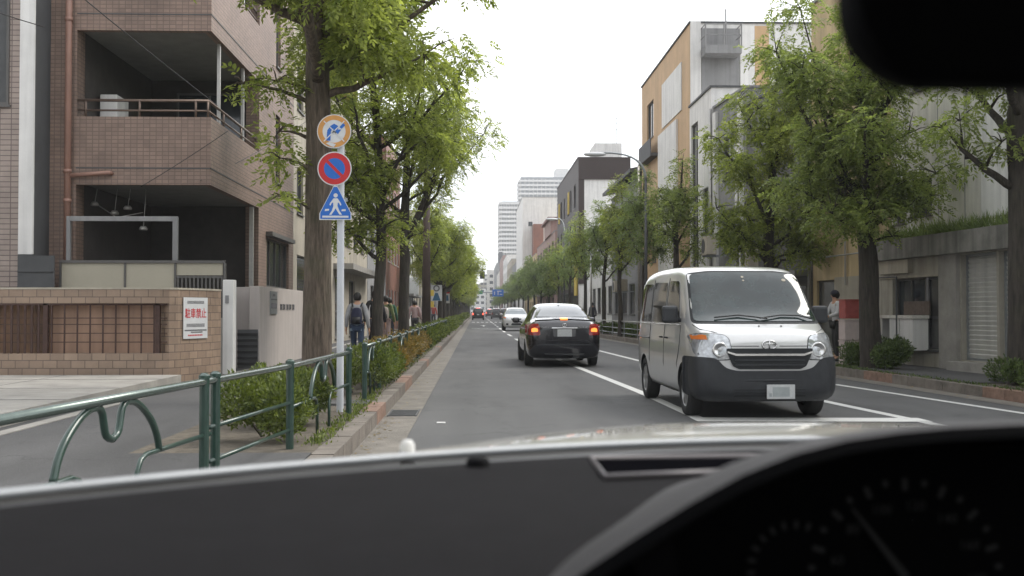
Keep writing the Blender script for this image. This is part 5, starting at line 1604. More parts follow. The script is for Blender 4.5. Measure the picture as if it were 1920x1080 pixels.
def panel(bvh, poly, side, name, mat, parent, off=.004, step=.06, skirt=.012, curve=True):
    """2-D outline projected on the body: side 'f' -Y face (x,z), 'b' +Y face (x,z), 'l' -X face (y,z), 'r' +X (y,z), 't' top (x,y)"""
    pb = []
    k = len(poly)
    for i in range(k):
        a = Vector(poly[i]); b = Vector(poly[(i + 1) % k]); n = max(1, int((b - a).length / step))
        for j in range(n): pb.append(a.lerp(b, j / n))
    nb = len(pb)
    xs = [p.x for p in pb]; ys_ = [p.y for p in pb]
    def inside(p):
        c = False; j = nb - 1
        for i in range(nb):
            if (pb[i].y > p.y) != (pb[j].y > p.y) and p.x < (pb[j].x - pb[i].x) * (p.y - pb[i].y) / (pb[j].y - pb[i].y) + pb[i].x: c = not c
            j = i
        return c
    pts = list(pb)
    x = min(xs) + step / 2
    while x < max(xs):
        y = min(ys_) + step / 2
        while y < max(ys_):
            p = Vector((x, y))
            if inside(p) and min((p - q).length for q in pb) > step * .35: pts.append(p)
            y += step
        x += step
    vo, eo, fo, _, _, _ = geometry.delaunay_2d_cdt(pts, [(i, (i + 1) % nb) for i in range(nb)], [list(range(nb))], 1, 1e-5)
    out3 = []; nr = []
    cfg = {'f': (lambda p: (V(p[0], -20, p[1]), V(0, 1, 0))), 'b': (lambda p: (V(p[0], 20, p[1]), V(0, -1, 0))), 'l': (lambda p: (V(-20, p[0], p[1]), V(1, 0, 0))),
           'r': (lambda p: (V(20, p[0], p[1]), V(-1, 0, 0))), 't': (lambda p: (V(p[0], p[1], 20), V(0, 0, -1)))}[side]
    last = None; dep = []
    for p in vo:
        o_, d_ = cfg(p)
        h, nn, _, _ = bvh.ray_cast(o_, d_)
        dep.append((h, nn, o_, d_))
    goods = [(h - o_).length for h, nn, o_, d_ in dep if h is not None]
    fallback = max(goods) if goods else 20
    for h, nn, o_, d_ in dep:
        if h is None: h = o_ + d_ * fallback; nn = -d_
        if nn.dot(d_) > 0: nn = -nn
        nr.append(nn); out3.append(h + nn * off)
    base = len(out3)
    mb = MB()
    allv = out3 + [out3[i] - nr[i] * skirt for i in range(base)]
    fs = []
    dd = cfg((0, 0))[1]
    for f in fo:
        a, b, c = [out3[i] for i in f[:3]]
        n_ = (b - a).cross(c - a)
        fs.append(tuple(f) if n_.dot(dd) < 0 else tuple(reversed(f)))
    cnt = {}
    for f in fs:
        for i in range(len(f)):
            e = (f[i], f[(i + 1) % len(f)]); cnt[tuple(sorted(e))] = cnt.get(tuple(sorted(e)), []) + [e]
    for e, l in cnt.items():
        if len(l) == 1:
            a, b = l[0]; fs.append((b, a, a + base, b + base))
    mb.add(allv, fs)
    o = mb.build(name, mat, parent, local=True)
    for i, p in enumerate(o.data.polygons): p.use_smooth = True
    o.data.set_sharp_from_angle(angle=rad(40))
    return o

def rp(poly, r=.04, n=3):
    """rounded polygon"""
    out_ = []; k = len(poly)
    for i in range(k):
        a, b, c = Vector(poly[i - 1]), Vector(poly[i]), Vector(poly[(i + 1) % k])
        ra = min(r, (a - b).length * .45); rc = min(r, (c - b).length * .45)
        p0 = b + (a - b).normalized() * ra; p2 = b + (c - b).normalized() * rc
        for q in range(n + 1):
            s = q / n; out_.append(tuple(p0 * (1 - s) ** 2 + b * 2 * s * (1 - s) + p2 * s * s))
    return out_

def wheel(parent, x, y, r, sd, rimmat=None, spokes=5, w=.19):
    C = V(x, y, r)
    ax = V(sd, 0, 0)
    t = MB()
    t.lathe([(r * .62, -w * .5), (r * .93, -w * .5), (r, -w * .36), (r, w * .3), (r * .95, w * .46), (r * .80, w * .52), (r * .66, w * .46), (r * .62, w * .30)], C, V(0, 1, 0), UZ, ax, 28)
    o = t.build("wheel", CP["tyre"], parent, smooth=True, local=True)
    m = MB()
    m.lathe([(r * .63, w * .42), (r * .60, w * .30), (r * .30, w * .22), (r * .18, w * .34), (0, w * .36)], C, V(0, 1, 0), UZ, ax, 28)
    for i in range(spokes):
        a = 2 * PI * i / spokes
        u = V(0, math.cos(a), math.sin(a)); v_ = V(0, -math.sin(a), math.cos(a))
        m.prism([(r * .1, -r * .07), (r * .6, -r * .10), (r * .6, r * .10), (r * .1, r * .07)], C + ax * (w * .30), u, v_, *((0, .018) if u.cross(v_).dot(ax) > 0 else (-.018, 0)))
    m.build("rim", rimmat or CP["rim"], o, smooth=True, auto=True, local=True)
    return o

def mirror_x(poly): return [(-x, y) for x, y in reversed(poly)]

def van():
    t = thing("van", "silver minivan with black bumper facing the camera in the oncoming lane", "van", (3.40, 12.32, 0), rad(1.5))
    ST = [(-.02, .30, .62, .92, .70, .64, .60), (.04, .24, .72, 1.02, .79, .74, .68), (.14, .22, .88, 1.06, .835, .80, .73), (.40, .21, .98, 1.13, .845, .815, .76), (.62, .21, 1.03, 1.24, .848, .82, .775),
          (.84, .21, 1.06, 1.48, .848, .82, .765), (1.06, .21, 1.07, 1.71, .848, .82, .745), (1.22, .21, 1.08, 1.815, .848, .82, .735), (1.6, .21, 1.08, 1.86, .848, .82, .74), (2.5, .21, 1.08, 1.885, .848, .82, .745), (3.4, .22, 1.08, 1.87, .848, .82, .745),
          (3.9, .25, 1.08, 1.82, .835, .81, .73), (4.04, .32, 1.08, 1.72, .80, .77, .70)]
    wy = (.74, 3.35)
    body, bv = car_surface(ST, "body", CP["silver"], t, .835, wy, .355)
    # black bumper, wrapping to the arches
    W = .9
    panel(bv, rp([(-.80, .245), (.80, .245), (.88, .30), (.88, .745), (.62, .735), (.52, .62), (.38, .585), (-.38, .585), (-.52, .62), (-.62, .735), (-.88, .745), (-.88, .30)], .05), 'f', "bumper", CP["plastic"], t, .020, .05, .03)
    for s, sd in (('l', -1), ('r', 1)):
        panel(bv, rp([(.0, .245), (.40, .235), (.385, .42), (.40, .60), (.34, .735), (.0, .735)], .03), s, "bumper_side", CP["plastic"], t, .021, .04, .03)
        panel(bv, [(1.12, .23), (2.98, .23), (2.98, .28), (1.12, .28)], s, "sill", CP["plastic"], t, .008, .08, .01)
    lip = MB(); lip.tube([(-.72, .03, .48), (-.5, -.035, .475), (0, -.055, .475), (.5, -.035, .475), (.72, .03, .48)], .012, 6); lip.build("bumper_ridge", CP["plastic"], t, local=True, smooth=True)
    for z in (.36, .33, .30):
        panel(bv, [(-.42, z), (.42, z), (.42, z + .016), (-.42, z + .016)], 'f', "air_slot", CP["inside"], t, .024, .08, .01)
    # grille
    G = rp([(-.51, .845), (-.50, .80), (-.43, .64), (-.36, .605), (.36, .605), (.43, .64), (.50, .80), (.51, .845)], .02)
    gr = panel(bv, G, 'f', "grille", CP["inside"], t, .024, .05, .02)
    def strip_(name, mat, pts_, z, h, off=.038):
        return panel(bv, [(pts_[0], z), (pts_[1], z), (pts_[1], z + h), (pts_[0], z + h)], 'f', name, mat, gr, off, .05, .012)
    panel(bv, rp([(-.50, .795), (-.40, .760), (.40, .760), (.50, .795), (.50, .815), (.40, .785), (-.40, .785), (-.50, .815)], .005), 'f', "chrome_bar", CP["chrome"], gr, .042, .04, .02)
    for z in (.70, .645): strip_("bar", CP["plastic"], (-.41, .41), z, .018, .036)
    em = MB()
    ey = bv.ray_cast(V(0, -20, .885), V(0, 1, 0))[0].y
    E0 = V(0, ey - .012, .885)
    poly_o = [(.085 * math.cos(2 * PI * i / 28), .05 * math.sin(2 * PI * i / 28)) for i in range(28)]
    em.tube([E0 + UX * a + UZ * b for a, b in poly_o] + [E0 + UX * poly_o[0][0] + UZ * poly_o[0][1]], .009, 6)
    em.tube([E0 + V(-.075, 0, 0), E0 + V(-.03, -.004, .012), E0 + V(.03, -.004, .012), E0 + V(.075, 0, 0)], .007, 5)
    em.tube([E0 + V(0, 0, .045), E0 + V(0, 0, -.045)], .009, 5)
    em.build("emblem", CP["chrome"], t, local=True, smooth=True)
    # headlights
    for sd in (-1, 1):
        hp = [(.465, .72), (.78, .71), (.825, .78), (.825, 1.0), (.72, 1.012), (.52, .995), (.47, .955), (.445, .80)]
        hp = [(x * sd, z) for x, z in hp]
        if sd < 0: hp = hp[::-1]
        cxx = sum(a for a, b in hp) / len(hp); czz = sum(b for a, b in hp) / len(hp)
        panel(bv, rp([(max(-.815, min(.815, cxx + (a - cxx) * 1.045)), czz + (b - czz) * 1.07) for a, b in hp], .03), 'f', "headlight_gap", CP["inside"], t, .005, .04, .01)
        h = panel(bv, rp(hp, .03), 'f', "headlight", CP["lamp"], t, .012, .04, .02)
        am = [(.70, .94), (.815, .94), (.815, .99), (.74, .995), (.705, .985)]; am = [(x * sd, z) for x, z in am]
        panel(bv, am if sd > 0 else am[::-1], 'f', "indicator", CP["amber"] if sd < 0 else CP["lamp"], h, .018, .04, .01)
        hy = bv.ray_cast(V(.575 * sd, -20, .83), V(0, 1, 0))[0].y
        q = MB(); C = V(.58 * sd, hy - .004, .83)
        q.lathe([(.088, .02), (.090, -.010), (.083, -.014), (.06, -.006), (.03, -.002), (.0, .0)], C, UX, UZ, V(0, 1, 0), 26)
        q.build("reflector", CP["chrome"], h, local=True, smooth=True)
        q = MB(); q.lathe([(.026, -.004), (.020, -.012), (0, -.015)], C, UX, UZ, V(0, 1, 0), 14); q.build("bulb_cap", CP["plate"], h, local=True, smooth=True)
    # plate
    pm = MB(); pm.box(-.045, .285, -.085, -.066, .262, .428); pl = pm.build("licence_plate", CP["plate"], t, local=True, bevel=.004)
    pm = MB(); pm.box(.02, .22, -.0875, -.0852, .29, .40); pm.box(-.02, .01, -.0875, -.0852, .29, .33); pm.build("smudge", CP["smudge"], pl, local=True)
    # windscreen
    ws = rp([(-.755, 1.150), (.755, 1.150), (.675, 1.735), (.40, 1.765), (-.40, 1.765), (-.675, 1.735)], .05)
    panel(bv, rp([(-.785, 1.125), (.785, 1.125), (.70, 1.757), (.42, 1.79), (-.42, 1.79), (-.70, 1.757)], .05), 'f', "windscreen_seal", CP["inside"], t, .003, .05, .01)
    sc_ = panel(bv, ws, 'f', "windscreen", M("van_windscreen", (.016, .026, .026), .03, .5, 3, spec=.6, obj=True), t, .010, .05, .012)
    tg = MB()
    for x, z, s_ in ((-.02, 1.70, .018), (-.02, 1.655, .014), (.50, 1.66, .026)):
        h, nn, _, _ = bv.ray_cast(V(x, -20, z), V(0, 1, 0))
        a = nn.cross(UX).normalized(); tg.lathe([(0, .0), (s_, .0), (s_, -.003)], h + nn * .014, UX, a, nn, 12)
    tg.build("sticker", MT["cream"], sc_, local=True)
    wp = MB()
    def on(x, z, o_=.03):
        h, nn, _, _ = bv.ray_cast(V(x, -20, z), V(0, 1, 0)); return h + nn * o_
    wp.tube([on(.10, 1.15, .04), on(-.02, 1.18), on(-.22, 1.205), on(-.52, 1.175)], .009, 5); wp.tube([on(.66, 1.15, .04), on(.52, 1.20), on(.30, 1.205), on(.02, 1.165)], .009, 5)
    wp.build("wiper", MT["black"], t, local=True, smooth=True)
    sm = MB()
    sm.tube([on(x, z, .004) for x, z in ((-.50, .985), (-.62, 1.03), (-.74, 1.06), (-.78, 1.115))], .0045, 4)
    sm.tube([on(x, z, .004) for x, z in ((.50, .985), (.62, 1.03), (.74, 1.06), (.78, 1.115))], .0045, 4)
    sm.tube([on(x, .872, .004) for x in (-.46, -.3, -.12)], .0045, 4); sm.tube([on(x, .872, .004) for x in (.12, .3, .46)], .0045, 4)
    sm.build("bonnet_seam", MT["black"], t, local=True)
    nz_ = MB()
    for x in (-.05, .22): nz_.lathe([(.012, 0), (.008, .01), (0, .012)], on(x, 1.095, .002), UX, V(0, 1, 0), UZ, 8)
    nz_.build("washer_nozzle", MT["black"], t, local=True)
    # side windows, doors, handles, rails
    for s, sd in (('l', -1), ('r', 1)):
        for a, b, c, d in ((1.04, 1.33, 1.86, 1.86), (1.98, 2.0, 2.86, 2.86), (2.98, 2.98, 3.84, 3.80)):
            panel(bv, rp([(a, 1.13), (d, 1.13), (c, 1.68), (b, 1.66)], .05), s, "side_window", CP["glass"], t, .006, .06, .01)
        ln = MB()
        for y in (1.92, 2.92):
            ln = MB()
            pts_ = [bv.ray_cast(V(20 * sd, y, z), V(-sd, 0, 0))[0] + V(sd * .002, 0, 0) for z in (.30, .6, .9, 1.05, 1.3, 1.6, 1.72)]; ln.tube(pts_, .005, 4); ln.build("door_seam", MT["black"], t, local=True); ln = MB()
        pts_ = [bv.ray_cast(V(20 * sd, .98 + q[0], q[1]), V(-sd, 0, 0))[0] + V(sd * .002, 0, 0) for q in ((.0, 1.1), (-.03, .9), (.02, .75), (.12, .62), (.14, .30))]; ln.tube(pts_, .005, 4); ln.build("door_seam", MT["black"], t, local=True); ln = MB()
        pts_ = [bv.ray_cast(V(20 * sd, y, .90), V(-sd, 0, 0))[0] + V(sd * .003, 0, 0) for y in (2.95, 3.4, 3.9)]; ln.tube(pts_, .012, 4)
        ln.build("door_rail", MT["black"], t, local=True)
        tr = MB(); tr.tube([bv.ray_cast(V(20 * sd, y, 1.105), V(-sd, 0, 0))[0] + V(sd * .004, 0, 0) for y in (1.0, 1.5, 2.0, 2.5, 3.0, 3.5, 3.85)], .008, 5); tr.build("window_trim", CP["chrome"], t, local=True, smooth=True)
        hd = MB()
        for y in (1.72, 2.05):
            h = bv.ray_cast(V(20 * sd, y, .93), V(-sd, 0, 0))[0]; hd.tube([h + V(sd * .01, -.05, 0), h + V(sd * .035, 0, .003), h + V(sd * .01, .06, 0)], .013, 6)
        hd.build("door_handle", MT["black"], t, local=True, smooth=True)
        mm = MB(); X = sd * .955
        mm.box(X - .10, X + .10, .93, 1.03, 1.13, 1.345); mo = mm.build("side_mirror", CP["plastic"], t, local=True, bevel=.035)
        mm = MB(); mm.tube([(sd * .80, 1.02, 1.16), (sd * .90, .99, 1.18)], .028, 6); mm.build("mirror_arm", CP["plastic"], mo, local=True)
        wheel(t, sd * .742, wy[0], .305, sd, None, 7, .18); wheel(t, sd * .742, wy[1], .305, sd, None, 7, .18)
    return t
van()

def sedan():
    # rear at local y=0, heading +Y
    t = thing("sedan", "black sedan with lit amber tail lamps straddling the lane line, seen from behind", "car", (2.00, 24.15, 0), rad(.8))
    ST = [(-.01, .40, .80, .93, .68, .60, .52), (.03, .25, .90, 1.0, .76, .70, .60), (.12, .20, .96, 1.07, .82, .74, .64), (.30, .18, 1.0, 1.095, .845, .76, .66), (.62, .18, 1.0, 1.085, .848, .78, .69),
          (.74, .22, 1.0, 1.12, .848, .775, .66), (1.05, .22, .99, 1.30, .848, .765, .60), (1.38, .22, .98, 1.42, .848, .76, .575), (1.9, .21, .97, 1.465, .848, .76, .575), (2.45, .21, .96, 1.455, .848, .76, .575),
          (2.85, .21, .95, 1.36, .848, .76, .60), (3.25, .21, .94, 1.13, .848, .77, .66), (3.45, .21, .92, 1.02, .845, .78, .70), (4.1, .22, .84, .93, .82, .74, .66), (4.45, .25, .74, .80, .76, .68, .60), (4.58, .32, .62, .68, .66, .60, .52)]
    wy = (.98, 3.66)
    body, bv = car_surface(ST, "body", CP["black"], t, .848, wy, .335)
    def on(x, z, o_=.01, s='f'):
        h, nn, _, _ = bv.ray_cast(V(x, -20, z), V(0, 1, 0)); return h + nn * o_
    panel(bv, rp([(-.62, 1.14), (.62, 1.14), (.50, 1.385), (.25, 1.405), (-.25, 1.405), (-.50, 1.385)], .05), 'f', "rear_window", CP["glass_rear"], t, .006, .05, .01)
    for s, sd in (('l', -1), ('r', 1)):
        for poly in ([(.98, 1.04), (1.62, 1.03), (1.62, 1.37), (1.30, 1.35)], [(1.72, 1.03), (2.42, 1.02), (2.40, 1.38), (1.72, 1.385)], [(2.50, 1.02), (3.08, 1.02), (2.72, 1.30), (2.50, 1.37)]):
            panel(bv, rp(poly, .04), s, "side_window", CP["glass"], t, .005, .06, .01)
        for y in (1.67, 2.46):
            ln = MB(); ln.tube([bv.ray_cast(V(20 * sd, y, z), V(-sd, 0, 0))[0] + V(sd * .001, 0, 0) for z in (.3, .6, .9, 1.0)], .004, 4)
            ln.build("door_seam", MT["dgrey"], t, local=True)
        hd = MB()
        for y in (1.5, 2.3):
            h = bv.ray_cast(V(20 * sd, y, .86), V(-sd, 0, 0))[0]; hd.tube([h + V(sd * .01, -.08, 0), h + V(sd * .03, 0, 0), h + V(sd * .01, .08, 0)], .012, 6)
        hd.build("door_handle", CP["chrome"], t, local=True, smooth=True)
        mm = MB(); X = sd * .96; mm.box(X - .09, X + .09, 2.72, 2.86, .98, 1.12); mo = mm.build("side_mirror", CP["black"], t, local=True, bevel=.045)
        mm = MB(); mm.tube([(sd * .80, 2.82, .99), (sd * .9, 2.79, 1.02)], .022, 6); mm.build("mirror_arm", CP["plastic"], mo, local=True)
        lp = [(.55, .735), (.60, .725), (.86, .74), (.86, .97), (.60, .99), (.565, .93)]; lp = [(x * sd, z) for x, z in lp]
        if sd < 0: lp = lp[::-1]
        L = panel(bv, rp(lp, .025), 'f', "tail_lamp", CP["redlens"], t, .008, .04, .012)
        panel(bv, rp([(a, b) for a, b in ((.09, .75), (.27, .77), (.23, .93), (.09, .96))], .02), s, "tail_lamp_side", CP["redlens"], L, .008, .04, .012)
        gp = [(.60, .81), (.74, .80), (.74, .875), (.68, .895), (.605, .875)]; gp = [(x * sd, z) for x, z in gp]
        if sd < 0: gp = gp[::-1]
        panel(bv, rp(gp, .02), 'f', "brake_lamp", CP["brake"], L, .014, .03, .006)
        wheel(t, sd * .755, wy[0], .31, sd, None, 9); wheel(t, sd * .755, wy[1], .31, sd, None, 9)
        bp = [(.30, .735), (.55, .74), (.555, .76), (.30, .755)]
    panel(bv, rp([(-.085, 1.075), (.085, 1.075), (.085, 1.10), (-.085, 1.10)], .008), 'f', "high_brake_lamp", CP["brake"], t, .03, .03, .03)
    panel(bv, rp([(-.66, 1.055), (-.2, 1.078), (.2, 1.078), (.66, 1.055), (.62, 1.10), (.2, 1.118), (-.2, 1.118), (-.62, 1.10)], .01), 'f', "spoiler", CP["black"], t, .022, .04, .03)
    panel(bv, rp([(-.30, .885), (.30, .885), (.285, .905), (-.285, .905)], .008), 'f', "chrome_garnish", CP["chrome"], t, .022, .04, .02)
    ps = panel(bv, rp([(-.25, .70), (.25, .70), (.265, .87), (-.265, .87)], .02), 'f', "plate_recess", CP["gunmetal"], t, .004, .05, .01)
    p0 = on(0, .785, .018)
    pm = MB(); pm.box(-.165, .165, p0.y - .012, p0.y, .70, .865); pm.build("licence_plate", CP["plate"], t, local=True, bevel=.004)
    em = MB(); E0 = on(0, .955, .012); po = [(.05 * math.cos(2 * PI * i / 20), .034 * math.sin(2 * PI * i / 20)) for i in range(21)]
    em.tube([E0 + UX * a + UZ * b for a, b in po], .006, 5); em.tube([E0 + V(-.045, 0, .008), E0 + V(0, -.003, .014), E0 + V(.045, 0, .008)], .005, 5); em.tube([E0 + V(0, 0, .03), E0 + V(0, 0, -.03)], .006, 5)
    em.build("emblem", CP["chrome"], t, local=True, smooth=True)
    bl = MB()
    for x0, n in ((-.52, 6), (.33, 7)):
        for i in range(n):
            x = x0 + i * .028; q = on(x, .915, .006); bl.box(x, x + .005, q.y - .004, q.y + .004, .902, .925); 
            if i % 2: bl.box(x + .005, x + .018, q.y - .004, q.y + .004, .902, .907)
            if i % 3 == 0: bl.box(x + .005, x + .018, q.y - .004, q.y + .004, .92, .925)
    bl.build("badge_letters", CP["chrome"], t, local=True)
    panel(bv, rp([(-.62, .50), (.62, .50), (.64, .53), (-.64, .53)], .008), 'f', "bumper_crease", CP["plastic"], t, .006, .05, .01)
    panel(bv, rp([(-.42, .29), (.42, .29), (.46, .315), (-.46, .315)], .008), 'f', "diffuser_trim", CP["gunmetal"], t, .012, .05, .01)
    panel(bv, rp([(-.56, .60), (.56, .60), (.57, .613), (-.57, .613)], .005), 'f', "boot_seam", MT["black"], t, .003, .05, .004)
    an = MB(); an.tube([(0, 1.55, 1.47), (0, 1.46, 1.56)], [.012, .004], 6); an.lathe([(.03, 0), (.02, .02), (0, .022)], V(0, 1.55, 1.475), UX, V(0, 1, 0), UZ, 10); an.build("antenna", MT["black"], t, local=True)
    return t
sedan()

def compact(kind, label, loc, rotz, paint, rear=False, H_=1.5, group=None, lights=None, L=3.9, W2=.84):
    """small hatchback / tall wagon; front at local y=0 facing -Y (or its rear, if rear)"""
    t = thing("car", label, "car", loc, rotz, group)
    s = H_ / 1.5
    if kind == 'hatch':
        ST = [(-.01, .30, .58, .70, .66, .60, .5), (.05, .24, .70, .80, .76, .70, .6), (.2, .22, .82, .92, .82, .76, .66), (.55, .21, .92, 1.02, .84, .78, .70), (.80, .21, .96, 1.10, .84, .78, .69),
              (1.1, .21, .98, 1.33 * s, .84, .78, .63), (1.4, .21, .99, 1.46 * s, .84, .77, .60), (2.1, .21, .99, 1.50 * s, .84, .77, .60), (3.0, .22, .99, 1.46 * s, .84, .77, .60), (3.55, .24, .98, 1.34 * s, .82, .76, .58), (3.85, .32, .94, 1.05, .76, .72, .56)]
    else:
        ST = [(-.01, .34, .85, 1.02 * s, .70, .66, .6), (.04, .26, .92, 1.30 * s, .80, .74, .62), (.14, .24, .96, 1.44 * s, .83, .76, .62), (.5, .22, .98, 1.49 * s, .84, .77, .64), (1.6, .22, .98, 1.51 * s, .84, .77, .64), (2.3, .22, .98, 1.44 * s, .84, .77, .64),
              (2.7, .22, .98, 1.2 * s, .84, .78, .68), (2.95, .22, .96, 1.06, .84, .78, .7), (3.5, .24, .86, .96, .80, .74, .66), (3.7, .32, .72, .78, .7, .64, .56)]
    wy = (.72, 3.15) if kind == 'hatch' else (.62, 3.0)
    body, bv = car_surface(ST, "body", paint, t, .84, wy, .325, 1)
    if kind == 'hatch':
        panel(bv, rp([(-.68, 1.06), (.68, 1.06), (.55, 1.40 * s), (-.55, 1.40 * s)], .06), 'f', "windscreen", M("pale_windscreen", (.16, .19, .21), .05, .2, 2, spec=.9, obj=True), t, .005, .09, .008)
        panel(bv, rp([(-.30, .70), (.30, .70), (.34, .80), (-.34, .80)], .03), 'f', "grille", CP["inside"], t, .006, .07, .008)
        panel(bv, rp([(-.34, .36), (.34, .36), (.28, .50), (-.28, .50)], .03), 'f', "air_intake", CP["inside"], t, .006, .07, .008)
        for sd in (-1, 1):
            p_ = [(.46, .74), (.78, .78), (.80, .92), (.55, .86)]; p_ = [(x * sd, z) for x, z in p_]
            h = panel(bv, rp(p_ if sd > 0 else p_[::-1], .03), 'f', "headlight", CP["lamp"], t, .006, .06, .008)
            p_ = [(.64, .80), (.79, .82), (.79, .91), (.66, .88)]; p_ = [(x * sd, z) for x, z in p_]
            panel(bv, p_ if sd > 0 else p_[::-1], 'f', "indicator", CP["amber"], h, .012, .06, .006)
            p_ = [(.50, .36), (.66, .38), (.64, .50), (.50, .49)]; p_ = [(x * sd, z) for x, z in p_]
            panel(bv, p_ if sd > 0 else p_[::-1], 'f', "fog_lamp", CP["inside"], t, .006, .06, .006)
    else:
        panel(bv, rp([(-.60, 1.02), (.60, 1.02), (.54, 1.38 * s), (-.54, 1.38 * s)], .05), 'f', "rear_window", CP["glass"], t, .005, .09, .008)
        pm = MB(); q = bv.ray_cast(V(0, -20, .75), V(0, 1, 0))[0].y; pm.box(-.165, .165, q - .02, q - .004, .68, .84); pm.build("licence_plate", CP["plate"], t, local=True)
        for sd in (-1, 1):
            p_ = [(.60, .72), (.80, .72), (.80, 1.02), (.64, 1.02)]; p_ = [(x * sd, z) for x, z in p_]
            h = panel(bv, rp(p_ if sd > 0 else p_[::-1], .03), 'f', "tail_lamp", lights or CP["redlens"], t, .008, .06, .01)
        panel(bv, [(-.3, 1.41 * s), (.3, 1.41 * s), (.3, 1.44 * s), (-.3, 1.44 * s)], 'f', "high_brake_lamp", lights or CP["redlens"], t, .01, .08, .01)
    for s_, sd in (('l', -1), ('r', 1)):
        a = 1.15 if kind == 'hatch' else .35
        for y0, y1 in ((a, a + .85), (a + .93, a + 1.85)): panel(bv, rp([(y0, 1.06), (y1, 1.06), (y1 - .05, 1.36 * s), (y0 + .12, 1.34 * s)], .05), s_, "side_window", CP["glass"], t, .005, .1, .008)
        mm = MB(); X = sd * .93; ym = 1.0 if kind == 'hatch' else 2.4; mm.box(X - .08, X + .08, ym, ym + .14, .99, 1.13); mm.build("side_mirror", paint, t, local=True, bevel=.04)
        for y in wy: wheel(t, sd * .75, y, .30, sd)
    return t
compact('hatch', "white compact car coming towards the camera behind the black sedan", (2.55, 68, 0), 0, CP["white"], H_=1.5)
compact('tall', "small black tall wagon braking in the kerb lane by the zebra crossing", (.25, 149, 0), 0, CP["black"], rear=True, H_=1.75, lights=CP["brake_dim"])
compact('tall', "silver grey tall wagon driving away in the next lane, right of the black wagon", (3.2, 168, 0), 0, CP["gunmetal"], rear=True, H_=1.7, lights=CP["redlens"])
compact('tall', "dark small wagon partly hidden behind the white compact car", (4.3, 158, 0), 0, CP["black"], rear=True, H_=1.65, lights=CP["redlens"])
compact('tall', "distant maroon tall wagon far ahead beyond the silver grey one", (2.9, 232, 0), 0, M("maroon_paint", (.09, .025, .03), .3, coat=1, obj=True), rear=True, H_=1.7, lights=CP["brake_dim"])
compact('tall', "tiny white van farthest down the right lane", (3.4, 270, 0), 0, CP["white"], rear=True, H_=1.9, lights=CP["redlens"])

# ================================================================== PEOPLE
SK = M("skin", (.46, .26, .17), .55, .06, 12, obj=True)
HAIR = M("hair", (.012, .010, .009), .55, .2, 40, obj=True)
def cloth(n_, c): return M("cloth_" + n_, c, .9, .12, 14, obj=True, bump=.2, bscale=60)

def skin(name, nodes, edges, root, mat, parent, sub=2):
    keys = list(nodes)
    bm = bmesh.new()
    lay = bm.verts.layers.skin.verify()
    vv = {}
    for k_ in keys:
        p, r = nodes[k_]
        v = bm.verts.new(p); rr = r if isinstance(r, tuple) else (r, r)
        v[lay].radius = rr; v[lay].use_root = (k_ == root); vv[k_] = v
    for a, b in edges: bm.edges.new((vv[a], vv[b]))
    me = bpy.data.meshes.new(name); bm.to_mesh(me); bm.free()
    me.materials.append(mat)
    o = bpy.data.objects.new(name, me); COL.objects.link(o); o.parent = parent
    m = o.modifiers.new("skin", 'SKIN'); m.use_smooth_shade = True
    m = o.modifiers.new("sub", 'SUBSURF'); m.levels = sub; m.render_levels = sub
    bake(o)
    for p in o.data.polygons: p.use_smooth = True
    if not o.data.materials: o.data.materials.append(mat)
    return o

